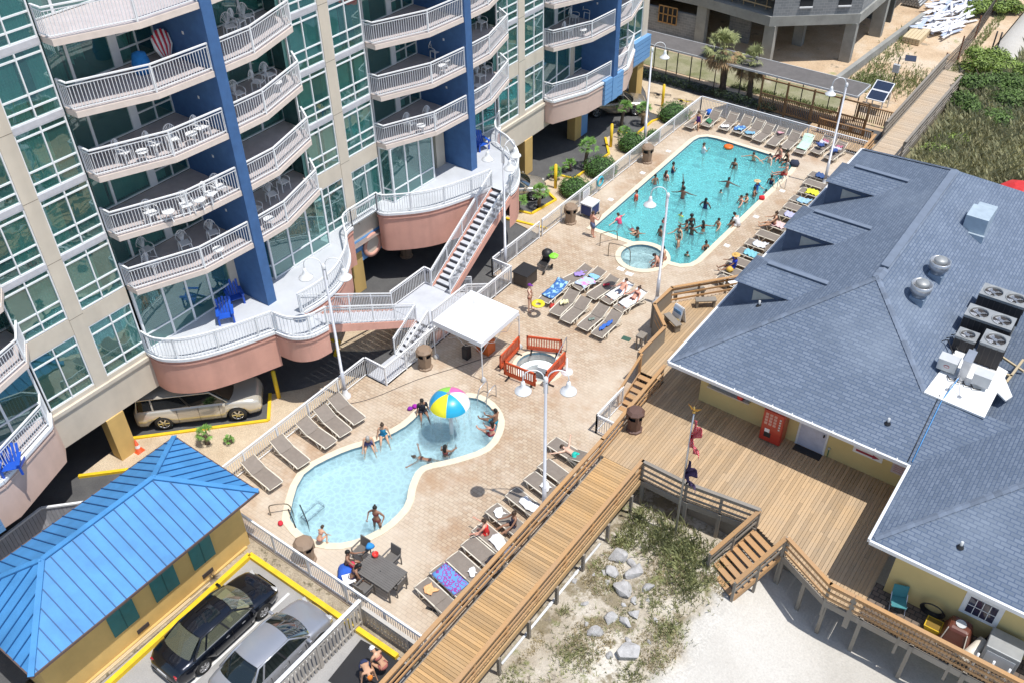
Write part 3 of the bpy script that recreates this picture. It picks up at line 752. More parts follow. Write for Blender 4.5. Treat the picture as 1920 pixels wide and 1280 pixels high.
fence('white metal fence boxing in the foot of the stairs beside the white tent', [[(-25.93, 22.8), (-24.65, 22.8), (-24.65, 32.9), (-25.93, 32.9)]], post=1.5)
fence('white metal fence running past the double lamp to the large pool corner', [[(-25.93, 32.9), (-25.93, 37.4)]])
fence('long white fence between the large pool and the hedges', [[(-25.93, 37.7), (-25.93, 57.5)]])
fence('white fence at the far end of the large pool deck behind the lounger row', [[(-25.93, 57.5), (-14.0, 57.5)]])
fence('white metal fence between the small pool and the car park', [[(-23.6, 12.88), (-13.7, 12.88)]])
# ================================================================== WOODEN DECKS
DZ = .9
def boards(m, poly, z, wd=.14, gap=.013, th=.035, along='y'):
    """planks cut to a polygon"""
    P_ = [(p[0], p[1]) if along == 'y' else (p[1], p[0]) for p in poly]
    x0 = min(p[0] for p in P_); x1 = max(p[0] for p in P_); x = x0
    while x < x1 - .02:
        xc = min(x + wd / 2, x1 - .005); ys = []
        for i in range(len(P_)):
            a, b = P_[i], P_[(i + 1) % len(P_)]
            if (a[0] <= xc) != (b[0] <= xc): ys.append(a[1] + (b[1] - a[1]) * (xc - a[0]) / (b[0] - a[0]))
        ys.sort(); e = min(x + wd - gap, x1)
        for y0, y1 in zip(ys[::2], ys[1::2]):
            cuts = [y0]; L = y0 + random.uniform(1.5, 4.5)
            while L < y1 - .5 and y1 - y0 > 3: cuts.append(L); L += random.uniform(3.4, 4.9)
            cuts.append(y1)
            for a, b in zip(cuts, cuts[1:]):
                dz = random.uniform(-.003, .003)
                if along == 'y': m.box(x, a, z - th, e, b - .004, z + dz)
                else: m.box(a, x, z - th, b - .004, e, z + dz)
        x += wd
MAINP = [(-13.55, 24.15), (-11.45, 24.15), (-11.45, 24.0), (-9.4, 24.0), (-6.45, 24.45), (-5.05, 23.8), (-2.95, 22.8), (-1.75, 22.8), (-1.75, 29.7), (-11.3, 29.7), (-11.3, 39.0), (-13.2, 39.0), (-16.15, 35.3), (-16.2, 33.5), (-14.9, 32.3), (-14.9, 29.8), (-13.55, 29.8)]
dk = thing('wooden_deck', (-8, 27, 0), 'large sunlit wooden plank deck beside the blue roofed building', 'deck')
m = MB(); boards(m, MAINP, DZ); m.build('decking', WOODD, dk)
def skirt(parent, pts, zt, zb, mt=WOODG, name='rim_joist', w_=.05):
    m = MB()
    for a, b in zip(pts, pts[1:]): m.beam((a[0], a[1], (zt + zb) / 2), (b[0], b[1], (zt + zb) / 2), w_, zt - zb)
    return m.build(name, mt, parent)
skirt(dk, [(-11.45, 23.96), (-9.4, 23.96), (-6.45, 24.41)], DZ - .04, DZ - .34)
skirt(dk, [(-5.05, 23.76), (-2.95, 22.76), (-1.75, 22.76), (10, 22.68)], DZ - .04, DZ - .34)
skirt(dk, [(-16.2, 35.3), (-16.25, 33.5), (-14.95, 32.3), (-14.95, 29.8)], DZ + .9, 0, WOODG, 'board_wall')
skirt(dk, [(-16.15, 35.3), (-13.2, 39.0)], DZ - .04, 0)
for x, y in ((-11.3, 24.0), (-9.3, 24.0), (-7.9, 24.2), (-6.5, 24.4), (-5.0, 23.8), (-3.9, 23.3), (-2.9, 22.85), (-1.6, 22.8), (.2, 22.75), (2.0, 22.75), (3.8, 22.7)):
    MB().box(x - .07, y - .07, -1.3, x + .07, y + .07, DZ - .04).build('pile', WOODG, dk)
m = MB().box(-13.4, 24.3, .2, -11.4, 24.6, .6).box(-9.4, 24.6, -.9, -2.2, 24.7, .5); m.build('beam', WOODG, dk)
# brick paved service nook east of the deck
NK = bricks('dark_nook_pavers', (.13, .10, .08), (.18, .14, .11), (.05, .045, .04), .26, .2, .02, 0, .9, .5)
m = MB().prism([(-1.72, 22.85), (14, 22.75), (14, 24.6), (-1.72, 24.6)], DZ - .3, DZ + .01); struct('nook_paving', m, NK)
def wrail(label, runs, post=1.8, cap=WOODR, rails=3, down=None, capw=.16, group='wooden rails of the deck and boardwalk', h=1.02, pm=WOODG, drop=.5):
    p0 = runs[0][0]; t = thing('wooden_railing', (p0[0], p0[1], p0[2]), label, 'railing', group)
    for r_ in runs:
        pts = [Vector(p) for p in r_]
        for a, b in zip(pts, pts[1:]):
            d = (b - a).normalized(); up = Vector((0, 0, 1))
            MB().beam(a + up * h - d * .04, b + up * h + d * .04, capw, .045).build('cap_board', cap, t)
            for k in range(rails):
                z = h * (.22 + .62 * k / max(1, rails - 1)); MB().beam(a + up * z, b + up * z, .04, .10).build('rail', cap, t)
            n = max(1, round((b - a).length / post))
            sd = Vector((-d.y, d.x, 0)).normalized() * .06
            for i in range(n + 1):
                if i == n and b is not pts[-1]: continue
                p = a + (b - a) * i / n + sd
                MB().box(p.x - .05, p.y - .05, p.z - drop, p.x + .05, p.y + .05, p.z + h - .025).build('post', pm, t)
    return t
# lower boardwalk
bw = thing('boardwalk', (-12.5, 12, 0), 'narrow golden plank boardwalk sloping past the small pool', 'boardwalk')
m = MB(); boards(m, [(-13.3, -2), (-11.45, -2), (-11.45, 24.13), (-13.3, 24.13)], DZ, along='x'); m.build('decking', WOODN, bw)
m = MB().box(-13.36, -2, DZ - .3, -13.3, 24, DZ - .04); m.build('stringer', WOODG, bw)
m = MB().box(-11.43, -2, DZ - .3, -11.37, 24, DZ - .04); m.build('stringer', WOODN, bw)
for i in range(12):
    y = 23.2 - i * 1.83
    MB().box(-11.42, y - .06, -1.3, -11.3, y + .06, DZ - .3).build('pile', WOODG, bw)
MB().box(-13.36, -2, -.3, -13.31, 24, .6).build('side_board', WOODG, bw)
wrail('long wooden rail on the pool side of the golden boardwalk', [[(-13.42, -2, DZ), (-13.42, 24.1, DZ), (-13.6, 29.75, DZ)]])
wrail('long wooden rail on the dune side of the golden boardwalk', [[(-11.45, -2, DZ), (-11.45, 24.05, DZ)]], drop=.3, pm=WOODR)
wrail('grey rail between the deck and the dune under the flagpole', [[(-11.42, 24.02, DZ), (-9.4, 24.0, DZ), (-6.5, 24.42, DZ)]], cap=WOODG, drop=.9)
wrail('angled wooden rail on the beach side of the deck near the stairs', [[(-5.0, 23.76, DZ), (-2.95, 22.72, DZ), (-2.1, 22.72, DZ)]], drop=.9)
wrail('wooden rail along the service nook by the cream wall', [[(-2.0, 22.72, DZ), (12, 22.64, DZ)]], drop=.9)
wrail('zigzag wooden rail round the raised landing beside the hot tub', [[(-14.98, 29.9, DZ), (-14.95, 32.25, DZ), (-16.25, 33.5, DZ), (-16.2, 35.2, DZ), (-13.3, 38.8, DZ)]])
# mesh panels on nook rail
lat = MB()
for i in range(95):
    x = -1.9 + i * .13
    if x < 11.5: lat.beam((x, 22.68, DZ + .1), (x + .4, 22.68, DZ + .95), .012, .012); lat.beam((x + .4, 22.68, DZ + .1), (x, 22.68, DZ + .95), .012, .012)
tag(lat.build('lattice_screen', WOODR, loc=(5, 22.68, DZ)), 'diamond lattice panel fixed along the nook rail', 'lattice')
# beach stairs from the deck
st = thing('beach_stairs', (-6.2, 23.2, -.6), 'wide wooden stairs from the plank deck down to the beach', 'stairs')
A_, B_ = Vector((-6.45, 24.42, 0)), Vector((-5.08, 23.78, 0)); dn = Vector((-.44, -.9, 0)).normalized()
nst = 8
for i in range(nst):
    z = DZ - .17 * (i + 1); o = dn * (.27 * i + .02); a, b = A_ + o, B_ + o
    c_ = dn * .25
    MB().hexa([(a.x, a.y, z - .04), (a.x + c_.x, a.y + c_.y, z - .04), (b.x + c_.x, b.y + c_.y, z - .04), (b.x, b.y, z - .04), (a.x, a.y, z), (a.x + c_.x, a.y + c_.y, z), (b.x + c_.x, b.y + c_.y, z), (b.x, b.y, z)]).build('tread', WOODR, st)
for p in (A_, B_):
    q = p + dn * (.27 * nst)
    MB().beam((p.x, p.y, DZ - .2), (q.x, q.y, DZ - .2 - .17 * nst), .05, .24).build('stringer', WOODR, st)
    MB().beam((p.x, p.y, DZ + 1.0), (q.x, q.y, DZ + 1.0 - .17 * nst), .17, .045).build('handrail', WOODR, st)
    for z in (.35, .7): MB().beam((p.x, p.y, DZ + z), (q.x, q.y, DZ + z - .17 * nst), .04, .09).build('rail', WOODG, st)
    for t in (0, .5, 1):
        r_ = p + (q - p) * t; zt = DZ + 1 - .17 * nst * t
        MB().box(r_.x - .05, r_.y - .05, -.95, r_.x + .05, r_.y + .05, zt).build('post', WOODG, st)
# steps from the landing down to the pool deck
sp = thing('deck_steps', (-14.2, 28.5, 0), 'narrow wooden steps going down from the landing to the pool pavers', 'steps')
for i in range(6):
    z = DZ - .15 * (i + 1) + .02; y = 29.75 - i * .33
    if z > .01: MB().box(-14.78, y - .27, z - .04, -13.68, y, z).build('tread', WOODR, sp)
for x in (-14.82, -13.66):
    MB().beam((x, 29.8, DZ - .12), (x, 27.9, .05), .05, .22).build('stringer', WOODR, sp)
MB().beam((-14.86, 29.9, DZ + 1), (-14.86, 27.9, 1.0), .12, .045).build('handrail', WOODR, sp)
for y, z in ((29.8, DZ + 1), (27.9, 1.0)): MB().box(-14.91, y - .05, 0, -14.81, y + .05, z).build('post', WOODR, sp)
fence('short grey white gate panel at the foot of the wooden steps', [[(-14.8, 25.95), (-14.8, 28.2)], [(-14.8, 25.95), (-13.75, 25.95)]], h=1.1, post=1.2)
# upper boardwalk to the beach
ub = thing('beach_boardwalk', (-12.7, 62, 0), 'pale bleached boardwalk leading through the dunes toward the sand path', 'boardwalk')
m = MB(); boards(m, [(-13.5, 50), (-11.8, 50), (-11.8, 72.5), (-13.5, 72.5)], .8, along='x'); m.build('decking', wood('bleached_boards', (.50, .38, .26), (.52, .45, .36), .15), ub)
for x in (-13.56, -11.74):
    MB().box(x - .04, 54, .3, x + .04, 72.5, .78).build('side_board', WOODG, ub)
wrail('closed brown rail along the left of the beach boardwalk', [[(-13.6, 59.6, .8), (-13.6, 73.0, .8)]], rails=3, cap=WOODG)
m = MB().box(-13.68, 59.7, .15, -13.63, 73, 1.75); tag(m.build('board_fence', WOODG, loc=(-13.65, 66, .1)), 'weathered solid board fence on the site side of the beach boardwalk', 'fence')
wrail('grey rail along the bush side of the beach boardwalk', [[(-11.7, 57.5, .8), (-11.7, 69.5, .8)]], cap=WOODG)
wrail('wooden stair rail between the pool corner and the beach boardwalk', [[(-13.5, 52.5, .8), (-13.6, 57.4, .8)]], rails=3)
# ================================================================== EAST BUILDING
bld = thing('pool_bar_building', (-5, 38, .9), 'low cream building with blue grey shingle hip roof, dormers and rooftop machines', 'building')
S_ = .55; EZ = 3.6
WX0, WX1, WY0, WY1 = -12.75, -.45, 28.3, 51.6
RX = (WX0 + WX1) / 2; RZ = EZ + S_ * (RX - WX0); HY = RX - WX0
TR = mat('white_trim', (.72, .73, .74), .5, var=.04)
m = MB().box(-11.7, 29.65, .0, -2.0, 30.0, 3.55).box(-11.7, 30.0, 0, -11.4, 51, 3.55).box(-1.4, 24.4, 0, -1.1, 29.9, 3.55).box(-1.1, 24.4, -1.7, 16, 24.7, 3.55).box(-2.0, 29.66, 0, -1.1, 29.99, 3.54)
m.build('wall', CREAM, bld)
m = MB()
Wr, Er = (RX, WY0 + HY, RZ), (RX, WY1 - HY, RZ)
hipE = (-3.05, 30.95 - .0, EZ + S_ * (30.95 - WY0))
zM = hipE[2]
W2X, W2Y = -2.35, 23.95
vx = W2X + (zM - EZ) / S_
m.quad((WX0, WY0, EZ), (W2X, WY0, EZ), (vx, WY0 + (zM - EZ) / S_, zM), hipE, Wr)          # south slope
m.quad((WX0, WY1, EZ), (WX0, WY0, EZ), Wr, Er)
VX = (W2X + WX1) / 2; VZ = EZ + S_ * (VX - W2X)
m.quad(hipE, (VX, 30.95, VZ), (VX, WY1, VZ), (VX, WY1, VZ), Er, Wr) if False else m.quad(Wr, hipE, (VX, 31.0, VZ), (VX, 50.6, VZ), Er)
m.quad((VX, WY1, EZ), (WX0, WY1, EZ), Er, (VX, 50.6, VZ))
# second wing
HW = 9.0; R2 = EZ + S_ * HW
m.quad((W2X, W2Y, EZ), (W2X + HW, W2Y + HW, R2), (W2X + HW, 60, R2), (VX, 60, VZ), (VX, 29.35, VZ), (W2X, WY0, EZ))
m.quad((W2X, W2Y, EZ), (W2X + 2 * HW, W2Y, EZ), (W2X + HW, W2Y + HW, R2))
rf = m.build('roof', SHING_X, bld)
m = MB()
m.quad((WX0 + .1, WY0 + .1, EZ - .14), (WX0 + .1, WY1, EZ - .14), (-1.5, WY1, EZ - .14), (-1.5, WY0 + .1, EZ - .14))
m.quad((W2X + .1, W2Y + .1, EZ - .14), (W2X + .1, 29, EZ - .14), (16, 29, EZ - .14), (16, W2Y + .1, EZ - .14)); m.build('soffit', TR, bld)
def capstrip(a, b, wd=.24, n=None):
    m = MB(); a, b = Vector(a), Vector(b); L = (b - a).length; n = n or int(L / .28); d = (b - a) / n
    sd = Vector((-d.y, d.x, 0)).normalized() * wd / 2
    for i in range(n):
        p = a + d * i; q = p + d * 1.06; u = Vector((0, 0, .035)); l = Vector((0, 0, -S_ * wd / 2 * .5))
        m.add([p - sd + l + u * .4, p + u * .6, p + sd + l + u * .4, q - sd + l + u * 1.3, q + u * 1.6, q + sd + l + u * 1.3], [(0, 1, 4, 3), (1, 2, 5, 4), (0, 2, 1), (3, 4, 5)])
    m.build('ridge_cap', RCAP, rf)
RCAP = mat('ridge_cap_shingle', (.155, .19, .25), .9, var=.1, island=.18)
capstrip((WX0 + .1, WY0 + .1, EZ + .06), Wr); capstrip(hipE, Wr); capstrip(Wr, Er, .42); capstrip((WX0 + .1, WY1 - .1, EZ + .06), Er)
capstrip((W2X + .1, W2Y + .1, EZ + .06), (W2X + HW, W2Y + HW, R2))
m = MB().beam((RX, Wr[1] + .8, RZ + .1), (RX, Er[1] - .3, RZ + .1), .34, .06); m.build('ridge_vent', RCAP, rf)
for a, b in (((WX0 - .04, WY0, EZ - .07), (WX0 - .04, WY1, EZ - .07)), ((WX0, WY0 - .04, EZ - .07), (W2X - .1, WY0 - .04, EZ - .07)), ((W2X - .04, W2Y, EZ - .07), (W2X - .04, WY0, EZ - .07)), ((W2X, W2Y - .04, EZ - .07), (16, W2Y - .04, EZ - .07)), ((WX0, WY1 + .04, EZ - .07), (2, WY1 + .04, EZ - .07))):
    m = MB().beam(a, b, .10, .16)
    n = int((Vector(b) - Vector(a)).length / .75)
    m.build('gutter', TR, bld)
for i in range(12): MB().box(WX0 + .5 + i * .85, WY0 - .1, EZ, WX0 + .54 + i * .85, WY0 + .06, EZ + .035).build('gutter_hook', TR, bld)
def onroof(x, y, side='E'):
    return EZ + S_ * ((x - WX0) if side == 'W' else (WX1 - x) if side == 'E' else (y - WY0) if side == 'S' else (y - W2Y))
# dormers
for y0 in (33.15, 38.5, 43.85):
    w2 = 1.1; yc = y0 + w2; ez = 5.37; rz = 5.98
    xs = WX0 + (ez - EZ) / S_; xr = WX0 + (rz - EZ) / S_
    m = MB().add([(-12.1, y0, onroof(-12.1, 0, 'W') - .05), (-12.1, y0, ez), (xs, y0, ez), (-12.1, yc + w2, onroof(-12.1, 0, 'W') - .05), (-12.1, yc + w2, ez), (xs, yc + w2, ez)], [(0, 2, 1), (3, 4, 5), (0, 1, 4, 3)])
    d_ = m.build('dormer', mat('shaded_dormer_siding', (.09, .125, .19), .9), bld)  # wall colour darkened, the shade on the dormer side is painted in
    m = MB(); o = .12
    A0 = (-12.25, y0 - o, ez - .05); A1 = (xs + .1, y0 - o, ez - .05); R0 = (-11.25, yc, rz); R1 = (xr, yc, rz); B0 = (-12.25, yc + w2 + o, ez - .05); B1 = (xs + .1, yc + w2 + o, ez - .05)
    m.quad(A0, A1, R1, R0); m.quad(B1, B0, R0, R1); m.quad(B0, A0, R0); m.build('dormer_roof', SHING_X, d_)
    MB().beam((R0[0], R0[1], R0[2] + .02), (R1[0] - .05, R1[1], R1[2] + .02), .26, .05).build('ridge_cap', RCAP, d_)
    MB().add([(-11.3, y0 - .02, 4.55), (-10.3, y0 - .02, 5.05), (-11.3, y0 - .02, 5.12)], [(0, 1, 2)]).build('vent_panel', mat('grey_panel', (.45, .45, .40), .7), d_)
# white membrane and machines
m = MB().prism([(-3.05, 30.85), (-.75, 30.75), (-.72, 34.0), (-2.75, 34.6)], zM - .05, zM + .03); m.build('white_membrane', mat('white_membrane', (.82, .82, .80), .6, var=.05), rf)
m = MB().prism([(-.85, 32.6), (-.35, 32.2), (-.2, 32.6), (-.75, 33.6)], zM - .05, zM + .02); m.build('white_membrane', MATS['white_membrane'], rf)
MG = mat('grey_machine_paint', (.34, .35, .35), .5, .3, var=.1)
MD = mat('dark_coil', (.045, .04, .04), .7)
def condenser(x0, y0, x1, y1, zb, zt, fans, label, legs=True):
    t = thing('air_conditioner', ((x0 + x1) / 2, (y0 + y1) / 2, zb), label, 'air conditioner', 'rooftop air conditioning units')
    MB().box(x0 + .03, y0 + .03, zb, x1 - .03, y1 - .03, zt - .08).build('coil', MD, t)
    m = MB()
    n = max(2, int((x1 - x0) / .22))
    for i in range(n + 1):
        x = x0 + (x1 - x0 - .04) * i / n
        for y in (y0, y1): m.box(x, y - .012, zb, x + .04, y + .012, zt - .1)
    m.build('casing_ribs', mat('brown_rib', (.07, .06, .055), .7), t)
    m = MB().holed([(x0, y0), (x1, y0), (x1, y1), (x0, y1)], [arc(fx, fy, r, 0, 345, 23) for fx, fy, r in fans], zt)
    for a, b in (((x0, y0), (x1, y0)), ((x1, y0), (x1, y1)), ((x1, y1), (x0, y1)), ((x0, y1), (x0, y0))): m.quad((a[0], a[1], zt - .12), (b[0], b[1], zt - .12), (b[0], b[1], zt), (a[0], a[1], zt))
    m.build('top_panel', MG, t)
    for fx, fy, r in fans:
        f = MB().lathe([(r, -.12), (r, .03), (r + .03, .03), (r + .03, 0)], (fx, fy, zt), 24); sh = f.build('fan_shroud', MG, t)
        f = MB()
        for k in range(4):
            a = k * pi / 2 + .4; a2 = a + .75
            f.quad((fx + .05 * cos(a), fy + .05 * sin(a), zt - .05), (fx + r * .92 * cos(a), fy + r * .92 * sin(a), zt - .03), (fx + r * .92 * cos(a2), fy + r * .92 * sin(a2), zt - .09), (fx + .05 * cos(a2), fy + .05 * sin(a2), zt - .07))
        f.cyl((fx, fy, zt - .08), .09, .06, 10)
        f.build('fan_blades', ALU, sh)
        f = MB()
        for k in range(1, 5): f.tube([(fx + r * k / 5 * cos(q * pi / 10), fy + r * k / 5 * sin(q * pi / 10), zt + .025) for q in range(21)], .005, 4)
        f.build('fan_guard', BLACK, sh)
    if legs:
        for x in (x0 + .1, x1 - .1):
            for y in (y0 + .1, y1 - .1): MB().box(x - .04, y - .04, zb - .9, x + .04, y + .04, zb).build('leg', BONE, t)
condenser(-2.98, 37.25, -1.16, 38.2, 5.0, 6.0, [(-2.5, 37.72, .37), (-1.62, 37.72, .37)], 'large grey twin fan unit at the back of the rooftop cluster')
condenser(-3.08, 35.4, -1.22, 36.35, 5.0, 6.0, [(-2.6, 35.87, .37), (-1.7, 35.87, .37)], 'large grey twin fan unit in the middle of the rooftop cluster')
condenser(-3.0, 34.15, -2.2, 34.85, 5.0, 5.75, [(-2.6, 34.5, .28)], 'smaller square single fan unit at the left of the rooftop cluster')
condenser(-2.05, 33.75, -1.1, 34.75, 4.9, 6.15, [(-1.57, 34.25, .38)], 'tall square single fan unit behind the white roof sheet')
def machinebox(name, c, sz, label, cat, mt=MG, rz=0, extra=None):
    t = thing(name, (c[0], c[1], c[2]), label, cat, None, rz)
    m = MB(); m.box(c[0] - sz[0] / 2, c[1] - sz[1] / 2, c[2], c[0] + sz[0] / 2, c[1] + sz[1] / 2, c[2] + sz[2]); o = m.build('casing', mt, t, bevel=.02)
    m = MB(); m.box(c[0] - sz[0] / 2 - .015, c[1] - sz[1] / 2 - .015, c[2] + sz[2] - .02, c[0] + sz[0] / 2 + .015, c[1] + sz[1] / 2 + .015, c[2] + sz[2] + .015); m.build('lid', mt, t)
    return t
LG = mat('pale_machine_paint', (.55, .56, .56), .5, .1, var=.06)
t = machinebox('control_cabinet', (-2.75, 32.65, zM + .15), (.72, .5, .5), 'pale square cabinet with red oval badge at left of the machines', 'cabinet', LG)
m = MB().lathe([(0, 0), (.11, 0)], n=20); m.v = [Matrix.Translation((-2.75, 32.39, zM + .4)) @ Matrix.Rotation(pi / 2, 4, 'X') @ Matrix.Diagonal((1, .6, 1, 1)) @ v for v in m.v]
m.build('red_badge', mat('red_badge', (.55, .05, .06), .5), t)
m = MB().lathe([(0, 0), (.085, 0)], n=20); m.v = [Matrix.Translation((-2.75, 32.385, zM + .4)) @ Matrix.Rotation(pi / 2, 4, 'X') @ Matrix.Diagonal((1, .5, 1, 1)) @ v for v in m.v]
m.build('badge_centre', LG, t)
machinebox('air_duct', (-2.1, 32.7, zM + .05), (.3, .8, 1.0), 'tall narrow sheet metal duct in the middle of the machines', 'duct', ALU)
machinebox('junction_cabinet', (-1.4, 32.45, zM + .2), (.65, .5, .5), 'pale cabinet at right on the white roof sheet', 'cabinet', LG)
m = MB()
for a, b, c_ in (((-1.2, 33.8, 5.0), (-.5, 33.9, 5.0), .09), ((-.6, 33.4, 5.0), (-.4, 35.2, 5.0), .09), ((-1.2, 35.2, 4.8), (-.2, 34.6, 4.9), .08)): m.beam(a, b, c_, c_)
tag(m.build('timber_support', wood('plain_timber', (.45, .36, .22), (.42, .36, .28)), loc=(-.8, 34, 4.6)), 'crossed timber supports lying right of the rooftop machines', 'timber')
m = MB()
for i in range(5):
    a = Vector((-3.4 + .1 * i, 34.1 + .3 * i, 5.3)); m.tube([a, a + Vector((.2, .05, .12)), a + Vector((.45, -.2, -.05)), a + Vector((.6, -.5, 0))], .025, 6)
for i in range(4):
    a = Vector((-2.6 + .3 * i, 32.3, zM + .08)); m.tube([a, a + Vector((.15, -.25, .05)), a + Vector((.4, -.1, 0))], .025, 6)
tag(m.build('pipework', BLACK, loc=(-2.6, 33, 5)), 'tangle of black hoses around the rooftop machines', 'hoses')
t = thing('antenna_tripod', (-2.0, 31.6, zM), 'thin metal tripod holding a blue rope on the white roof sheet', 'tripod')
top = Vector((-2.15, 31.9, zM + .55)); m = MB()
for q in ((-2.35, 31.5), (-1.85, 31.35), (-2.2, 32.3)): MB().tube([top, (q[0], q[1], zM + .04)], .012, 6).build('leg', ALU, t); MB().cyl((q[0], q[1], zM + .03), .09, .02, 12).build('foot', ALU, t)
cb = [(-2.15, 31.9, zM + .5)] + [(-2.35, y, onroof(0, y, 'S') + .04) for y in (30.8, 30, 29.2, 28.4)]
tag(MB().tube(cb, .02, 6).build('blue_rope', mat('blue_rope', (.08, .30, .62), .6), loc=cb[-1]), 'blue rope running down the shingles from the tripod', 'rope')
cb = [(-2.5, y, onroof(0, y, 'S') + .03) for y in (31.0, 30, 29.2, 28.35)]
tag(MB().tube(cb, .018, 6).build('black_cable', BLACK, loc=cb[-1]), 'black cable running down the shingles beside the blue rope', 'cable')
for i, (x, y) in enumerate(((-4.95, 35.15), (-4.85, 37.35))):
    z = onroof(x, y)
    t = thing('exhaust_fan', (x, y, z), 'round metal exhaust fan %s' % ('nearer the machines, lower of the two' if i == 0 else 'farther up the roof, above its twin'), 'exhaust fan', 'pair of round roof exhaust fans')
    MB().box(x - .3, y - .3, z - .4, x + .3, y + .3, z + .25).build('curb', mat('blue_grey_curb', (.22, .29, .38), .7), t)
    MB().lathe([(.28, .25), (.3, .45), (.42, .5), (.44, .85), (.40, .85), (.36, .6), (.2, .55)], (x, y, z), 24).build('drum', ALU, t)
    MB().lathe([(0, .98), (.24, .96), (.28, .9), (.28, .75), (0, .75)], (x, y, z), 20).build('motor_cap', MG, t)
x, y = -4.55, 42.6; z = onroof(x, y)
t = thing('rooftop_duct_unit', (x, y, z), 'big pale blue grey boxy duct unit near the roof ridge', 'duct unit')
BG_ = mat('pale_blue_grey_metal', (.42, .50, .56), .5, .2)
MB().box(x - .5, y - .6, z - .5, x + .5, y + .6, z + .9).build('casing', BG_, t, bevel=.02)
MB().box(x - .4, y + .6, z - .3, x + .45, y + 1.6, z + .55).build('hood', BG_, t, bevel=.02)
MB().box(x - .4, y - .75, z - .5, x + .55, y - .6, z + .1).build('skirt', BG_, t)
for i, (x, y, s) in enumerate(((-10.8, 32.77, 'W'), (-3.74, 29.36, 'S'), (.29, 24.94, 'S2'))):
    z = onroof(x, y, s)
    t = thing('vent_pipe', (x, y, z), ['white vent pipe beside the nearest dormer', 'vent pipe on the roof slope above the arrow sign', 'vent pipe on the lower right roof corner'][i], 'vent pipe', 'small roof vent pipes')
    MB().cyl((x, y, z - .05), .05, .32, 10).build('pipe', LG, t); MB().lathe([(.13, -.02), (.07, .1)], (x, y, z), 12).build('flashing', BLACK, t)
# wall fittings
def text_obj(name, body, size, mt, loc, rot, parent=None, ext=.002, sx=1):
    cu = bpy.data.curves.new(name, 'FONT'); cu.body = body; cu.size = size; cu.extrude = ext; cu.align_x = 'CENTER'; cu.align_y = 'CENTER'
    tmp = bpy.data.objects.new(name, cu); C.objects.link(tmp)
    me = bpy.data.meshes.new_from_object(tmp.evaluated_get(bpy.context.evaluated_depsgraph_get())); bpy.data.objects.remove(tmp)
    me.materials.clear(); me.materials.append(mt)
    o = bpy.data.objects.new(name, me); C.objects.link(o); off = Vector((0, 0, 0)); q = parent
    while q is not None: off = off + q.location; q = q.parent
    if parent is not None: o.parent = parent
    o.location = Vector(loc) - off; o.rotation_euler = rot; o.scale = (sx, 1, 1)
    return o
wy = 29.65
MB().box(-6.98, wy - .03, DZ, -5.85, wy + .02, DZ + 2.12).build('door', mat('pale_lilac_door', (.50, .52, .62), .5), bld, bevel=.01)
dr = [o for o in bpy.data.objects if o.name == 'door'][0]
m = MB().box(-7.06, wy - .05, DZ, -6.98, wy, DZ + 2.2).box(-5.85, wy - .05, DZ, -5.77, wy, DZ + 2.2).box(-7.06, wy - .05, DZ + 2.12, -5.77, wy, DZ + 2.2); m.build('door_frame', TR, dr)
MB().box(-5.98, wy - .1, DZ + 1.0, -5.92, wy - .03, DZ + 1.12).build('handle', BLACK, dr)
MB().box(-6.6, wy - .035, DZ + 1.5, -6.1, wy - .031, DZ + 1.75).build('notice', mat('notice', (.4, .42, .45), .6), dr)
tag(MB().box(-7.0, 29.2, DZ, -5.8, wy - .06, DZ + .02).build('door_mat', BLACK, loc=(-6.4, 29.4, DZ)), 'black mat in front of the lilac door', 'mat')
sgn = thing('arrow_sign', (-4.1, wy, DZ + 1.0), 'white restrooms sign with a dark red arrow pointing right', 'sign')
MB().box(-4.72, wy - .03, DZ + .92, -3.5, wy, DZ + 1.42).build('board', WHITE, sgn)
RED = mat('dark_red_paint', (.30, .02, .05), .5)
m = MB().box(-4.6, wy - .036, DZ + 1.02, -3.85, wy - .031, DZ + 1.13); m.add([(-3.9, wy - .034, DZ + .97), (-3.62, wy - .034, DZ + 1.075), (-3.9, wy - .034, DZ + 1.18)], [(0, 1, 2)]); m.build('arrow', RED, sgn)
text_obj('lettering', 'RESTROOMS', .17, RED, (-4.11, wy - .034, DZ + 1.28), (pi / 2, 0, 0), sgn, sx=1.05)
t = thing('notice_board', (-2.8, wy, DZ + 1), 'pale notice board in the wall corner right of the arrow sign', 'notice')
MB().box(-3.1, wy - .02, DZ + .7, -2.45, wy, DZ + 1.3).build('board', mat('pale_notice', (.52, .45, .47), .6), t)
for k in range(4): MB().box(-3.02, wy - .024, DZ + .82 + k * .1, -2.53, wy - .02, DZ + .85 + k * .1).build('line', mat('faded_red', (.4, .18, .2), .6), t)
t = thing('serving_hatch', (-10.2, wy, DZ + 1), 'grey serving counter on the cream wall near the deck corner', 'counter')
MB().box(-11.3, wy - .25, DZ + 1.15, -9.3, wy, DZ + 1.22).build('counter', ALU, t); MB().box(-11.2, wy - .03, DZ + 1.22, -9.4, wy, DZ + 2.3).build('shutter', MG, t)
tag(MB().lathe([(0, .0), (.13, .02), (.15, .12), (.1, .2), (0, .2)], (-9.75, wy - .14, DZ + 1.22), 14).build('red_bucket', mat('red_plastic', (.65, .04, .03), .4), loc=(-9.75, wy - .14, DZ + 1.22)), 'small red pot on the serving counter', 'pot')
tap = thing('wall_tap', (-5.6, wy, DZ), 'green garden tap and pipe on the wall beside the lilac door', 'tap')
MB().tube([(-5.62, wy - .04, DZ), (-5.62, wy - .04, DZ + .5)], .02, 6).build('pipe', mat('green_pipe', (.05, .2, .12), .5), tap); MB().lathe([(0, 0), (.06, .01), (.06, .05), (0, .06)], (-5.62, wy - .06, DZ + .5), 12).build('handle', LG, tap)
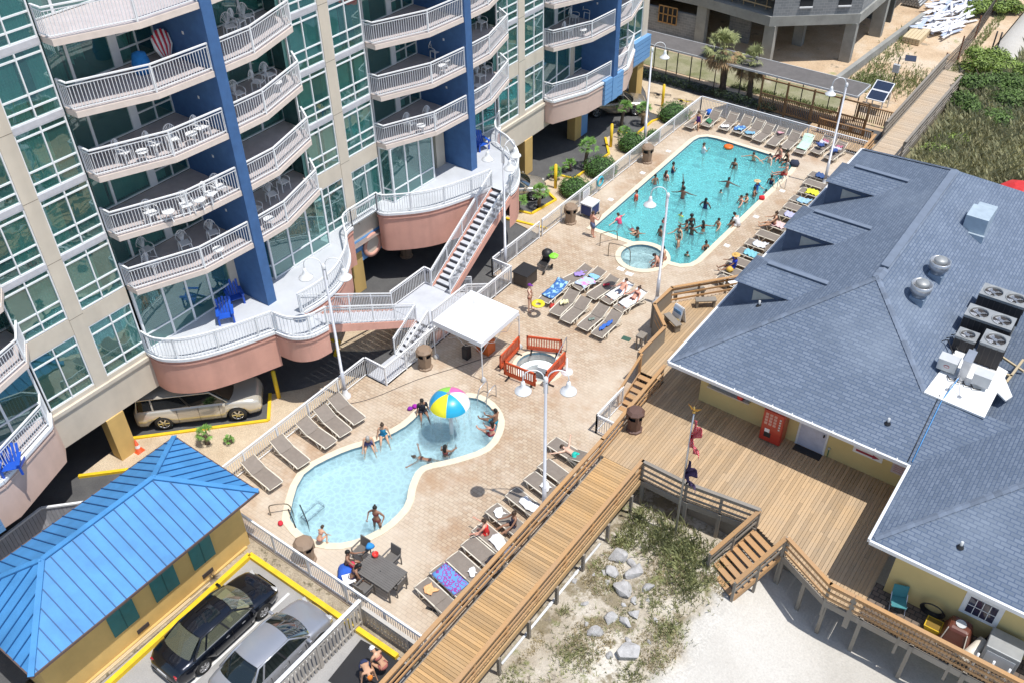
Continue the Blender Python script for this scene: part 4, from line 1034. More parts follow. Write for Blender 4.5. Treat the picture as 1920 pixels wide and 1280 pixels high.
# vending machine
vm = thing('vending_machine', (-8.0, 29.3, DZ), 'red soft drink vending machine leaning bright against the cream wall', 'vending machine')
VR = mat('vending_red', (.42, .035, .02), .35, coat=.3, var=.12); x0, x1, y0, y1 = -8.45, -7.5, 28.95, 29.6
MB().box(x0, y0, DZ + .06, x1, y1, DZ + 1.85).build('cabinet', VR, vm, bevel=.03)
MB().box(x0 + .03, y0 - .05, DZ + .1, x1 - .03, y0, DZ + 1.82).build('door_panel', VR, vm, bevel=.02)
for i in range(4):
    for j in range(3): MB().box(x0 + .12 + j * .19, y0 - .06, DZ + 1.05 + i * .17, x0 + .25 + j * .19, y0 - .05, DZ + 1.18 + i * .17).build('drink_window', mat('drink_label', (.55, .30, .25), .4, island=.4), vm)
for i in range(5): MB().box(x1 - .2, y0 - .06, DZ + .95 + i * .14, x1 - .12, y0 - .05, DZ + 1.03 + i * .14).build('button', LG, vm)
MB().box(x0 + .2, y0 - .06, DZ + .35, x0 + .5, y0 - .05, DZ + .62).build('pickup_slot', BLACK, vm); MB().box(x0 + .2, y0 - .062, DZ + .63, x0 + .42, y0 - .05, DZ + .82).build('price_card', WHITE, vm)
# nook things: window
wn = MB()
t = MB().box(1.05, 24.37, DZ + .88, 2.3, 24.42, DZ + 2.0).build('window', TR, bld)
MB().box(1.22, 24.355, DZ + 1.04, 2.13, 24.372, DZ + 1.84).build('pane', mat('dark_pane', (.03, .03, .06), .06, spec=.8), t)
m = MB()
for i in range(1, 4): m.box(1.22 + .2275 * i - .012, 24.345, DZ + 1.04, 1.22 + .2275 * i + .012, 24.356, DZ + 1.84)
m.box(1.22, 24.345, DZ + 1.43, 2.13, 24.356, DZ + 1.455); m.build('glazing_bars', TR, t)
# ================================================================== BLUE ROOF HUT
hut = thing('pump_hut', (-24.7, 8.3, 0), 'ochre hut with bright blue standing seam hip roof and teal shutters', 'hut')
MB().box(-26.6, 4.0, -.14, -22.85, 12.62, 2.95).build('wall', OCHRE, hut)
BR = mat('bright_blue_metal_roof', (.06, .25, .54), .65, 0, var=.13, scale=.9, spec=.5, streak=.18)
hx0, hx1, hy0, hy1, hz = -27.2, -22.15, 3.62, 13.2, 3.0; hr = 4.42; hxc = (hx0 + hx1) / 2; hw = (hx1 - hx0) / 2
A, B, C_, D_, E_, F_ = (hx0, hy0, hz), (hx1, hy0, hz), (hx1, hy1, hz), (hx0, hy1, hz), (hxc, hy0 + hw, hr), (hxc, hy1 - hw, hr)
m = MB().quad(A, B, E_).quad(B, C_, F_, E_).quad(C_, D_, F_).quad(D_, A, E_, F_); hrf = m.build('roof', BR, hut)
m = MB().quad((hx0, hy0, hz - .06), (hx0, hy1, hz - .06), (hx1, hy1, hz - .06), (hx1, hy0, hz - .06))
m.build('soffit', TR, hut)
SEAM = mat('blue_seam', (.008, .075, .22), .6, 0)
SMB = {q: MB() for q in (-2, -1, 1, 2)}; k = .42; sl_ = (hr - hz) / hw
y = hy0 + .25
while y < hy1:
    d = min(hw, y - hy0, hy1 - y)
    for s_ in (-1, 1):
        xe = hxc + s_ * hw; SMB[s_].beam((xe, y, hz + .015), (xe - s_ * d, y, hz + .015 + d * sl_), .034, .05)
    y += k
x = hx0 + .25
while x < hx1:
    d = min(x - hx0, hx1 - x)
    for ye, s_ in ((hy0, 1), (hy1, -1)): SMB[s_ * 2].beam((x, ye, hz + .015), (x, ye + s_ * d, hz + .015 + d * sl_), .034, .05)
    x += k
for q in SMB.values(): q.build('seams', SEAM, hrf)
for a, b in ((A, E_), (B, E_), (C_, F_), (D_, F_), (E_, F_)):
    MB().beam((a[0], a[1], a[2] + .03), (b[0], b[1], b[2] + .03), .2, .05).build('ridge_cap', BR, hrf)
m = MB()
for a, b in ((A, B), (B, C_), (C_, D_), (D_, A)): m.beam((a[0], a[1], a[2] - .04), (b[0], b[1], b[2] - .04), .06, .1)
m.build('fascia', mat('brown_fascia', (.12, .08, .07), .7), hut)
SH = mat('teal_shutter', (.025, .17, .17), .6)
for y0, y1 in ((10.1, 11.1), (8.35, 9.4), (6.55, 7.6)):
    MB().box(-22.87, y0, .9, -22.81, y1, 2.2).build('shutter', SH, hut); MB().box(-22.81, (y0 + y1) / 2 - .02, .9, -22.80, (y0 + y1) / 2 + .02, 2.2).build('shutter_strip', mat('teal_dark', (.01, .1, .1), .6), hut)
for y0 in (10.3, 7.3):
    MB().box(-22.86, y0, .16, -22.82, y0 + .5, .36).build('vent_grille', mat('vent_dark', (.05, .04, .04), .8), hut)
t = tag(MB().prism([(-22.84, 3), (-22.74, 3), (-22.74, 12.4), (-22.84, 12.4)], -.14, .02).build('wall_foot', OCHRE, hut))
# grey slatted fence by the hut
t = thing('board_fence', (-30, 8.9, -.1), 'grey vinyl board fence with white top rail behind the blue roofed hut', 'fence')
GV = mat('grey_vinyl', (.42, .42, .45), .6, island=.06)
pts = [Vector((-29.9, 2.0, 0)), Vector((-30.3, 8.4, 0)), Vector((-27.6, 11.2, 0))]
m = MB()
for a, b in zip(pts, pts[1:]):
    n = int((b - a).length / .15)
    for i in range(n):
        p = a + (b - a) * ((i + .5) / n); q = (b - a).normalized(); m.beam(p - q * .07 + Vector((0, 0, .45)), p + q * .07 + Vector((0, 0, .45)), .03, 1.1)
    MB().beam(a + Vector((0, 0, 1.03)), b + Vector((0, 0, 1.03)), .1, .08).build('top_rail', WHITE, t)
m.build('boards', GV, t)
# ================================================================== LOUNGERS
def z5(x, y, z=0): return G(640 + x / 2.9766, 430 + y / 2.9766, z)
def z8(x, y, z=0): return G(640 + x / 2.9766, 850 + y / 2.9766, z)
def make_lounger(back):
    """foot at -x, head at +x; back angle in degrees; back hinged at x=.3"""
    t = thing('sun_lounger', (0, 0, 0), 'x', 'sun lounger')
    hx, hz, L = .22, .36, .80; a = radians(back)
    bx, bz = hx + L * cos(a), hz + L * sin(a)
    def sling(name, p):
        m = MB(); m.smooth = True; w_ = .31; n = len(p) - 1; V = []
        for (x, z) in p:
            for k in range(5): V.append((x, w_ * (k - 2) / 2, z - .02 * (1 - ((k - 2) / 2) ** 2)))
        F = [(i * 5 + k, (i + 1) * 5 + k, (i + 1) * 5 + k + 1, i * 5 + k + 1) for i in range(n) for k in range(4)]
        m.add(V, F); V2 = [Vector(v) - Vector((0, 0, .02)) for v in V]; m.add(V2, [f[::-1] for f in F]); return m.build(name, TAUPE, t)
    sling('seat', [(-.98, .33), (-.85, .36), (-.4, .375), (0, .36), (.2, .355)])
    sling('backrest', [(hx, hz), (hx + L * .5 * cos(a), hz + L * .5 * sin(a)), (bx - .1 * cos(a), bz - .1 * sin(a)), (bx, bz - .02)])
    for s_ in (-1, 1):
        y = s_ * .345
        MB().tube([(-1.0, y, .30), (-.85, y, .35), (hx, y, .35), (.75, y, .34)], .032, 6).build('side_rail', BONE, t)
        MB().tube([(hx, y, .36), (bx, y, bz)], .022, 6).build('back_rail', BONE, t)
        MB().tube([(-.78, y, .34), (-.62, y * 1.05, 0)], .03, 6).build('leg', BONE, t)
        MB().tube([(-.35, y, .34), (-.58, y * 1.05, .02)], .028, 6).build('leg', BONE, t)
        MB().tube([(.62, y, .34), (.82, y * 1.05, 0)], .022, 6).build('leg', BONE, t)
        MB().tube([(.15, y, .34), (.72, y * 1.05, .05)], .02, 6).build('leg', BONE, t)
    MB().tube([(-1.0, -.33, .30), (-1.02, 0, .31), (-1.0, .33, .30)], .022, 6).build('foot_bar', BONE, t)
    if back > 6: MB().tube([(bx - .15, -.33, bz - .12), (bx - .15, .33, bz - .12)], .018, 6).build('brace', BONE, t)
    return t
LB = {b: make_lounger(b) for b in (4, 22, 38)}
def lounger(foot, head, back, label, group):
    d = head - foot; rz = atan2(d.y, d.x)
    loc = foot + Vector((cos(rz), sin(rz), 0)) * .98
    return place(LB[back], (loc.x, loc.y, 0), rz, label, group), loc, rz
CLOTH = {}
def cloth(col, island=0):
    k = tuple(round(c, 2) for c in col)
    if k not in CLOTH: CLOTH[k] = mat('towel_cloth_%d' % len(CLOTH), col, .9, var=.15, scale=9)
    return CLOTH[k]
def towel_mesh(lx, ly, z0=.40, rise=0, wr=.02, fold=False, m2=None):
    nx, ny = 10, 8; V = []; F = []
    ph = random.uniform(0, 6)
    for i in range(nx + 1):
        for j in range(ny + 1):
            x = (i / nx - .5) * lx; y = (j / ny - .5) * ly
            if fold: x += .05 * sin(j * .8 + ph); y += .05 * sin(i * .6 + ph)
            z = z0 + wr * sin(i * 1.9 + ph + j * .7) + wr * random.uniform(0, 1) + rise * max(0, x - .2)
            if abs(y) > .36: z -= (abs(y) - .36) * 1.6
            V.append((x, y, z))
    for i in range(nx):
        for j in range(ny): F.append((i * (ny + 1) + j, (i + 1) * (ny + 1) + j, (i + 1) * (ny + 1) + j + 1, i * (ny + 1) + j + 1))
    m = MB(); m.add(V, F, True); return m
def towel(p, rz, lx, ly, col, label, z0=.42, rise=0, wr=.02, fold=False, mt=None, name='towel', cat='towel'):
    m = towel_mesh(lx, ly, z0, rise, wr, fold)
    R = Matrix.Translation((p.x, p.y, 0)) @ Matrix.Rotation(rz, 4, 'Z'); m.v = [R @ v for v in m.v]
    o = m.build(name, mt or cloth(col), loc=(p.x, p.y, z0)); o.modifiers.new('thick', 'SOLIDIFY').thickness = .012
    return tag(o, label, cat, 'towels and clothes on the loungers')
def pattern_cloth(name, c1, c2, sc, kind='VORONOI'):
    m, nt, b = newmat(name); tc = N(nt, 'ShaderNodeTexCoord')
    if kind == 'VORONOI': tx = N(nt, 'ShaderNodeTexVoronoi', in_Scale=sc); src = tx.outputs['Distance']
    elif kind == 'WAVE': tx = N(nt, 'ShaderNodeTexWave', in_Scale=sc, in_Distortion=.4); src = tx.outputs['Fac']
    else: tx = N(nt, 'ShaderNodeTexNoise', in_Scale=sc, in_Detail=2.0); src = tx.outputs['Fac']
    nt.links.new(tc.outputs['Object'], tx.inputs['Vector'])
    r = ramp(nt, [(0, c1), (.35, c1), (.42, c2), (.55, c2), (.6, c1)], src); nt.links.new(r.outputs[0], b.inputs['Base Color']); b.inputs['Roughness'].default_value = .9
    return m
PURP = pattern_cloth('purple_blue_towel', (.12, .30, .62), (.30, .05, .30), 6)
DOLPH = pattern_cloth('blue_print_towel', (.35, .62, .78), (.05, .15, .40), 3, 'NOISE')
STRIPE = pattern_cloth('dark_striped_towel', (.7, .72, .75), (.02, .03, .06), 4, 'WAVE')
PINKT = pattern_cloth('pink_towel_print', (.65, .25, .50), (.45, .55, .70), 2.5, 'NOISE')
W_ = (.80, .80, .80); ORD = ['first', 'second', 'third', 'fourth', 'fifth', 'sixth', 'seventh', 'eighth', 'ninth', 'tenth', 'eleventh', 'twelfth', 'thirteenth']
# row by the west fence of the small pool
g1 = [((466, 866), (514, 906)), ((516, 824), (566, 866)), ((565, 792), (617, 829)), ((597, 766), (645, 808)), ((624, 746), (671, 785))]
for i, (a, b) in enumerate(g1):
    A1, B1 = G(*a, .4), G(*b, .35)
    lounger(B1 + (B1 - A1).normalized() * .12, A1, 22, '%s empty taupe lounger from the blue hut in the row along the small pool fence' % ORD[i], 'loungers by the small pool fence')
# row by the boardwalk
g2 = [((1034, 826), 22, 'under the man in turquoise shorts', None), ((1018, 866), 4, 'empty, just above the white crumpled towel', None), ((992, 890), 4, 'holding a small white towel beside the lamp pole', (W_, .45, .4, .0)),
      ((958, 920), 4, 'with a big white towel, above the sunbather pair', (W_, .9, .45, .1)), ((921, 950), 4, 'under the person in dark swimwear', (W_, .45, .4, -.5)),
      ((896, 985), 4, 'under the woman in red', (W_, 1.0, .5, .35)), ((876, 1012), 4, 'with a black towel at its head end', ((.02, .02, .03), .5, .6, .55)),
      ((848, 1040), 4, 'with a small crumpled white shirt', (W_, .35, .3, .2)), ((818, 1062), 4, 'covered by the purple patterned towel', 'P'), ((790, 1090), 4, 'nearest the camera with an orange cloth', ((.75, .42, .2), .45, .4, -.45))]
LOC2 = []
for i, (f, bk, lab, tw) in enumerate(g2):
    F1 = G(*f, .35); d = Vector((.90, -.16, 0)) if i else Vector((.95, -.1, 0))
    rz = atan2(d.y, d.x); o, loc, rz = lounger(F1, F1 + d, bk, 'taupe lounger beside the boardwalk %s' % lab, 'loungers beside the boardwalk'); LOC2.append((loc, rz))
    R = Vector((cos(rz), sin(rz), 0))
    if tw == 'P': towel(loc - R * .15, rz, 1.35, .75, None, 'purple and blue patterned beach towel spread on a lounger by the boardwalk', mt=PURP)
    elif tw:
        nm = {2: 'small white towel on the lounger by the lamp pole', 3: 'big white towel hanging over the lounger edge', 4: 'white towel lying in front of the person in dark swimwear', 5: 'bright white towel spread behind the woman in red', 6: 'black towel over the head end of a lounger', 7: 'small crumpled white shirt on a taupe lounger', 9: 'orange and pink cloth crumpled on the nearest lounger'}[i]
        towel(loc + R * tw[3], rz + random.uniform(-.2, .2), tw[1], tw[2], tw[0], nm, fold=True, wr=.03)
# centre block
g3 = [((1238, 300), (1350, 232), 22, 'back left, with a purple towel'), ((1318, 322), (1428, 248), 22, 'back row, under the pink and blue towels'), ((1398, 372), (1495, 296), 22, 'holding a small red item'),
      ((1478, 398), (1580, 322), 22, 'under the upper of two sunbathers on white towels'), ((1548, 442), (1655, 365), 22, 'under the lower of two sunbathers on white towels'), ((1132, 395), (1218, 312), 22, 'covered by the pale blue printed towel'),
      ((1195, 465), (1305, 348), 22, 'with a white and yellow bag on it'), ((1255, 505), (1378, 382), 22, 'empty, in the front row between bag and shade'), ((1350, 545), (1478, 425), 22, 'empty and lying partly in lamp shadow'), ((1430, 585), (1548, 462), 22, 'with a blue wrap, nearest the wooden landing')]
LOC3 = []
for a, b, bk, lab in g3:
    A1, B1 = z5(*a, .35), z5(*b, .5); A1 = A1 + (A1 - B1).normalized() * .06; o, loc, rz = lounger(A1, B1, bk, 'taupe lounger in the middle block %s' % lab, 'loungers in the middle block'); LOC3.append((loc, rz))
def tw3(i, off, lx, ly, col, lab, mt=None, **k):
    loc, rz = LOC3[i]; towel(loc + Vector((cos(rz), sin(rz), 0)) * off, rz, lx, ly, col, lab, mt=mt, **k)
tw3(0, .3, .6, .4, (.35, .25, .6), 'lilac towel crumpled on the back left lounger', fold=True, rise=.4, wr=.04)
tw3(1, -.35, .9, .75, None, 'pink towel with pale print over the foot of a lounger', mt=PINKT, fold=True)
tw3(1, .45, .6, .6, (.25, .5, .7), 'light blue towel over the raised back of a lounger', rise=.4, z0=.45)
tw3(2, .25, .25, .2, (.6, .05, .08), 'small red item lying on a lounger', fold=True, wr=.04, z0=.46)
tw3(3, .1, 1.5, .66, W_, 'white towel under the upper sunbather', rise=.4)
tw3(4, .1, 1.5, .66, W_, 'white towel under the lower sunbather', rise=.4)
tw3(5, .05, 1.5, .7, None, 'pale blue printed beach towel covering a whole lounger', mt=DOLPH, rise=.4, z0=.44)
tw3(6, -.1, .35, .3, (.75, .72, .45), 'white and yellow bag on a lounger seat', fold=True, wr=.08, z0=.48)
tw3(9, -.15, .95, .22, (.04, .14, .5), 'narrow blue wrap lying along a lounger', fold=True, wr=.05)
tw3(8, -.2, .25, .2, (.2, .25, .22), 'small olive cloth on the shaded lounger', fold=True)
towel(z5(1185, 440), .4, .4, .3, (.5, .05, .04), 'red towel heap on the pavers by the lounger', z0=.1, fold=True, wr=.06)
# far row
g4 = [((755, 270), (818, 190), 'under the woman in purple at the fence corner'), ((868, 262), (938, 168), 'with a green towel beside the blue bag'), ((985, 285), (1052, 190), 'third from the corner with a white towel'), ((1075, 305), (1142, 215), 'fourth from the corner with a dark blue towel'),
      ((1148, 330), (1218, 242), 'fifth from the corner with a blue printed towel'), ((1212, 358), (1290, 266), 'sixth from the corner, empty'), ((1308, 388), (1380, 285), 'seventh from the corner with a pink cloth'), ((1398, 412), (1470, 312), 'eighth from the corner, empty'),
      ((1492, 440), (1556, 335), 'ninth from the corner with a mint towel'), ((1600, 440), (1650, 370), 'tenth from the corner piled with clothes'), ((1690, 480), (1745, 405), 'at the far right end piled with bags')]
for i, (a, b, lab) in enumerate(g4):
    A1, B1 = z10(*a, .35), z10(*b, .8); o, loc, rz = lounger(A1 - Vector((0, .15, 0)), B1, 38, 'taupe lounger at the far fence, ' + lab, 'loungers along the far fence')
    R = Vector((cos(rz), sin(rz), 0))
    if i == 1: towel(loc - R * .4, rz, .5, .4, (.05, .2, .1), 'dark green towel on the foot of a far lounger', fold=True, wr=.05)
    if i == 2: towel(loc - R * .7, rz, .35, .5, W_, 'white towel on the foot of the third far lounger', fold=True, wr=.04)
    if i == 3: towel(loc - R * .5, rz, .7, .6, None, 'blue and white towel on the fourth far lounger', mt=DOLPH, fold=True, wr=.04)
    if i == 4: towel(loc - R * .65, rz, .4, .6, (.2, .4, .55), 'blue towel on the foot of the fifth far lounger', fold=True, wr=.04)
    if i == 6: towel(loc + R * .5, rz, .35, .4, (.65, .35, .4), 'pink cloth over a raised back at the far fence', z0=.6, rise=.8, fold=True)
    if i == 8: towel(loc + R * .1, rz, 1.5, .68, (.5, .72, .58), 'mint green towel covering the ninth far lounger', z0=.43, rise=.75)
    if i in (9, 10):
        for k, c in enumerate([(.5, .15, .25), (.55, .55, .6), (.05, .1, .3)]):
            towel(loc + R * (.5 - .45 * k), rz + k, .45, .4, c, '%s cloth in the heap on the %s lounger at the far right' % (['red', 'grey', 'navy'][k], ['left', 'right'][i - 9]), z0=.55 + .05 * k, fold=True, wr=.07)
# row along the eave of the building
g5 = [((1555, 585), 'top of the row'), ((1522, 635), 'second from the top, empty'), ((1490, 692), 'with the yellow towel'), ((1432, 745), 'fourth from the top, empty'), ((1392, 792), 'fifth from the top, with long lamp shadow'), ((1345, 842), 'with a lilac towel'),
      ((1262, 905), 'under the woman in the bikini'), ((1208, 975), 'eighth from the top, empty'), ((1135, 1035), 'with the dark striped towel'), ((1075, 1092), 'with the turquoise towel'), ((1022, 1150), 'just above the person in blue'), ((975, 1215), 'under the person in blue'), ((940, 1275), 'lowest, with a white cloth')]
for i, (a, lab) in enumerate(g5):
    F1 = z10(*a, .35) + Vector((.05, 0, 0)); d = Vector((1, -.05 + .02 * (i % 3), 0)); o, loc, rz = lounger(F1, F1 + d, 22 if i % 3 else 4, 'taupe lounger between large pool and grey roof, ' + lab, 'loungers between the large pool and the building')
    c = {2: ((.65, .65, .05), 'yellow towel hanging on a lounger by the grey roof', None), 3: ((.3, .5, .65), 'light blue cloth on the fourth lounger by the roof', None), 5: ((.45, .45, .65), 'lilac towel on a lounger by the roof', None), 6: ((.7, .5, .5), 'pale pink towel under the woman in the bikini', None), 8: (None, 'dark striped towel on a lounger by the roof', STRIPE), 9: ((.2, .5, .6), 'turquoise towel on a lounger by the roof', None), 12: (W_, 'white cloth on the lowest lounger by the roof', None), 0: ((.05, .1, .25), 'navy clothes on the top lounger by the roof', None)}.get(i)
    if c: towel(loc + Vector((-.2, 0, 0)), rz + .1, .75, .6, c[0], c[1], mt=c[2], fold=True, wr=.04)
# ================================================================== LAMPS
def lamp(base, h, heads, label, ground_z=0):
    t = thing('street_lamp', (base[0], base[1], ground_z), label, 'lamp', 'tall white lamps with bell shades')
    x, y = base[:2]
    MB().lathe([(.24, 0), (.24, .10), (.14, .22), (.10, .5)], (x, y, ground_z), 16).build('base', WHITE, t)
    MB().tube([(x, y, ground_z + .1), (x, y, ground_z + 1.6), (x, y, ground_z + 1.6), (x, y, h)], [.095, .09, .07, .052], 12).build('pole', mat('grey_lamp_pole', (.50, .51, .55), .45, .2), t)
    MB().lathe([(.075, -.12), (.085, 0), (.05, .1), (0, .12)], (x, y, h), 12).build('pole_cap', WHITE, t)
    for a in heads:
        a = radians(a); dx, dy = cos(a), sin(a); r = .38
        pts = [(x + dx * .07, y + dy * .07, h - .7), (x + dx * .07, y + dy * .07, h + .05)] + [(x + dx * (.07 + r - r * cos(q)), y + dy * (.07 + r - r * cos(q)), h + .05 + r * sin(q)) for q in [pi * k / 8 for k in range(1, 9)]] + [(x + dx * (.07 + 2 * r), y + dy * (.07 + 2 * r), h - .12)]
        MB().tube(pts, .022, 6).build('arm', WHITE, t)
        c = (x + dx * (.07 + 2 * r), y + dy * (.07 + 2 * r), h - .12)
        MB().lathe([(.0, .02), (.06, .0), (.09, -.12), (.10, -.22), (.17, -.33), (.31, -.45), (.32, -.48), (.28, -.46), (.0, -.30)], c, 24).build('shade', WHITE, t)
        MB().lathe([(0, -.36), (.09, -.40), (0, -.5)], c, 10).build('bulb', mat('bulb_glass', (.75, .75, .7), .2), t)
lamp((-25.70, 21.1), 7.5, (215, 35), 'double headed white lamp at the stair box by the small pool fence')
lamp((-14.05, 20.75), 7.45, (215, 35), 'double headed white lamp rising behind the boardwalk rail by the loungers')
lamp((-25.62, 33.7), 7.4, (200, 330, 80), 'triple headed white lamp beside the dark storage box')
lamp((-17.3, 35.9), 6.6, (212,), 'single headed white lamp between hot tub and middle loungers')
lamp((-26.75, 51.0), 6.6, (40,), 'single headed white lamp at the hedges by the large pool')
lamp((-14.75, 52.6), 6.7, (215,), 'single headed white lamp at the far corner of the grey roof')
# ================================================================== TENT, BARRIERS, BINS, SMALL THINGS
tent = thing('canopy_tent', (-22.55, 27.25, 0), 'white square pop up canopy tent with peaked roof', 'tent')
tc = [(-24.05, 25.75), (-21.1, 25.75), (-21.1, 28.75), (-24.05, 28.75)]; pk = (-22.57, 27.25, 3.0)
TW = mat('white_tent_cloth', (.82, .83, .85), .8, var=.03)
m = MB(); m.smooth = True
n = 8
for i in range(4):
    a, b = Vector((*tc[i], 2.3)), Vector((*tc[(i + 1) % 4], 2.3)); P_ = Vector(pk)
    rows = []
    for r_ in range(n + 1):
        t_ = r_ / n; sag = -.10 * sin(pi * t_)
        rows.append([(a + (b - a) * (s_ / n)) * (1 - t_) + P_ * t_ + Vector((0, 0, sag * (sin(pi * s_ / n)) ** .7)) for s_ in range(n + 1)])
    V = [v for r_ in rows for v in r_]; m.add(V, [(r_ * (n + 1) + s_, r_ * (n + 1) + s_ + 1, (r_ + 1) * (n + 1) + s_ + 1, (r_ + 1) * (n + 1) + s_) for r_ in range(n) for s_ in range(n)])
m.build('roof', TW, tent)
m = MB()
for i in range(4):
    a, b = tc[i], tc[(i + 1) % 4]; m.quad((a[0], a[1], 2.05), (b[0], b[1], 2.05), (b[0], b[1], 2.31), (a[0], a[1], 2.31))
m.build('valance', TW, tent)
for a in tc:
    MB().box(a[0] - .02, a[1] - .02, 0, a[0] + .02, a[1] + .02, 2.1).build('leg', WHITE, tent); MB().lathe([(.12, 0), (.14, .1), (.06, .25), (0, .28)], (a[0] + .05, a[1], 0), 10).build('weight_bag', LG, tent)
m = MB()
for i in range(4):
    a, b = Vector((*tc[i], 2.0)), Vector((*tc[(i + 1) % 4], 2.0)); k = 6
    for j in range(k):
        p, q = a + (b - a) * j / k, a + (b - a) * (j + 1) / k; z1, z2 = (0, -.3) if j % 2 else (-.3, 0); m.beam(p + Vector((0, 0, z1)), q + Vector((0, 0, z2)), .02, .02)
m.build('truss', ALU, tent)
OR = mat('orange_barrier_plastic', (.62, .085, .02), .5, var=.1)
def barrier(a, b, label):
    d = Vector(b) - Vector(a); L = d.length; t = thing('crowd_barrier', (a[0], a[1], 0), label, 'barrier', 'orange plastic barriers round the drained tub', atan2(d.y, d.x))
    m = MB().use(OR).box(0, -.03, .86, L, .03, .98).box(0, -.03, .16, L, .03, .36).box(0, -.03, .16, .08, .03, .98).box(L - .08, -.03, .16, L, .03, .98)
    o = Vector(t.location)
    m.v = [v + o for v in m.v]; m.build('frame', OR, t)
    m = MB(); n = int(L / .12)
    for i in range(1, n): m.box(L * i / n - .022, -.02, .36, L * i / n + .022, .02, .86)
    m.v = [v + o for v in m.v]; m.build('bars', OR, t)
    for x in (.25, L - .25):
        m = MB().box(x - .04, -.3, 0, x + .04, .3, .06).box(x - .03, -.03, 0, x + .03, .03, .2); m.v = [v + o for v in m.v]; m.build('foot', BLACK, t)
    MB_ = MB().box(L, -.015, .5, L + .06, .015, .6); MB_.v = [v + o for v in MB_.v]; MB_.build('hook', OR, t)
barrier((-20.65, 28.75), (-19.05, 29.5), 'orange barrier behind the drained tub, farthest from camera')
barrier((-20.8, 26.75), (-20.95, 28.55), 'orange barrier between tent and drained tub')
barrier((-20.45, 26.6), (-18.7, 26.75), 'orange barrier in front of the drained tub, nearest the umbrella')
barrier((-18.35, 27.1), (-18.45, 28.9), 'orange barrier right of the drained tub behind the lamp head')
t = thing('traffic_barrel', (-18.15, 28.6, 0), 'white weighted banner stand beside the right orange barrier', 'stand')
MB().lathe([(.3, 0), (.3, .06), (.05, .1), (.04, .9), (0, .92)], (-18.15, 28.6, 0), 14).build('stand', WHITE, t)
def rail_pair(name, label, pts, lift=.85, mt=ALU):
    t = thing(name, (pts[0][0], pts[0][1], 0), label, 'handrail', 'metal pool handrails')
    for p in (pts,): MB().tube(smoothline([Vector(q) for q in p], 4), .024, 8).build('tube', mt, t)
    return t
PR = mat('bronze_handrail', (.20, .17, .13), .35, .6)
def grab(a, b, label, hgt=.8, dbl=.5, mt=ALU):
    a, b = Vector(a), Vector(b); d = (b - a).normalized(); s_ = Vector((-d.y, d.x, 0)) * dbl / 2
    t = thing('pool_handrail', a, label, 'handrail', 'metal pool handrails')
    for k in ((-1, 1) if dbl else (0,)):
        o = s_ * k; MB().tube(smoothline([a + o, a + o + Vector((0, 0, hgt * .8)), a + o + d * .15 + Vector((0, 0, hgt)), b + o - d * .15 + Vector((0, 0, hgt * .85)), b + o + Vector((0, 0, hgt * .2)), b + o + Vector((0, 0, -.5))], 4), .024, 8).build('tube', mt, t)
grab(z10(1365, 690), z10(1345, 650), 'ladder rails on the right edge of the large pool', .7)
grab(z10(160, 1070), z10(275, 1035), 'bronze handrail at the near left corner of the large pool', .8, 0, PR)
grab(z10(215, 1140), z10(360, 1165), 'bronze handrail going into the round hot tub', .9, 0, PR)
grab(z5(840, 920), z5(785, 975), 'curved handrails at the top of the small pool', .8)
grab(G(508, 965), G(548, 958), 'bronze hoop rail at the left edge of the small pool', .6, .0, PR)
grab(G(552, 952, 0), G(566, 985, 0), 'dark step frame in the left end of the small pool', .1, .5, BLACK)
grab(z5(1255, 680), z5(1190, 800), 'tall steel handrail at the drained tub', .9, 0, ALU)
def bin_(loc, label, col):
    t = thing('litter_bin', loc, label, 'bin', 'hooded litter bins'); x, y, z = loc
    BM = mat('bin_' + ('brown' if col[0] > .15 else 'dark'), col, .6, var=.08)
    def oct_(m, r, z0, r1, z1): m.lathe([(r, z0), (r1, z1)], (x, y, z), 8, False)
    m = MB().lathe([(.38, 0), (.38, .08), (.30, .12), (.34, .75)], (x, y, z), 8, False); m.build('body', BM, t)
    for k in range(4):
        a = pi / 4 + k * pi / 2; MB().beam((x + .33 * cos(a), y + .33 * sin(a), z + .72), (x + .33 * cos(a), y + .33 * sin(a), z + 1.05), .12, .12).build('hood_post', BM, t)
    MB().lathe([(.0, .74), (.32, .75)], (x, y, z), 8, False).build('opening', BLACK, t); MB().lathe([(.22, .75), (.22, 1.0)], (x, y, z), 8, False).build('liner', BLACK, t)
    MB().lathe([(.40, 1.0), (.42, 1.08), (.30, 1.2), (0, 1.22)], (x, y, z), 8, False).build('lid', BM, t)
BRN = (.27, .19, .13)
bin_((-24.0, 24.9, 0), 'brown hooded litter bin beside the white tent', BRN); bin_((-25.4, 39.9, 0), 'brown hooded litter bin behind the towel cart', BRN)
bin_((-25.35, 48.9, 0), 'brown hooded litter bin below the hedge lamp', BRN); bin_((-13.1, 26.3, DZ), 'dark brown litter bin on the wooden deck', (.12, .065, .05))
bin_((-20.3, 13.35, 0), 'brown hooded litter bin by the car park fence', BRN); bin_((-31.2, 31.7, -.1), 'brown litter bin in the shade under the terrace', BRN)
# towel cart
t = thing('towel_cart', (-24.9, 41.3, 0), 'navy and white wheeled towel cart at the pool fence', 'cart')
NV = mat('navy_fabric', (.03, .05, .16), .7); 
MB().box(-25.3, 40.85, .2, -24.55, 41.7, .85).build('bag', NV, t)
MB().box(-25.34, 40.82, .85, -24.95, 41.73, .93).build('lid', WHITE, t); MB().box(-24.92, 40.82, .85, -24.51, 41.73, .93).build('lid', WHITE, t)
for x, y in ((-25.3, 40.85), (-24.55, 40.85), (-24.55, 41.7), (-25.3, 41.7)): MB().box(x - .02, y - .02, .1, x + .02, y + .02, .86).build('frame_post', WHITE, t); MB().cyl((x, y, 0), .05, .1, 10).build('wheel', BLACK, t)
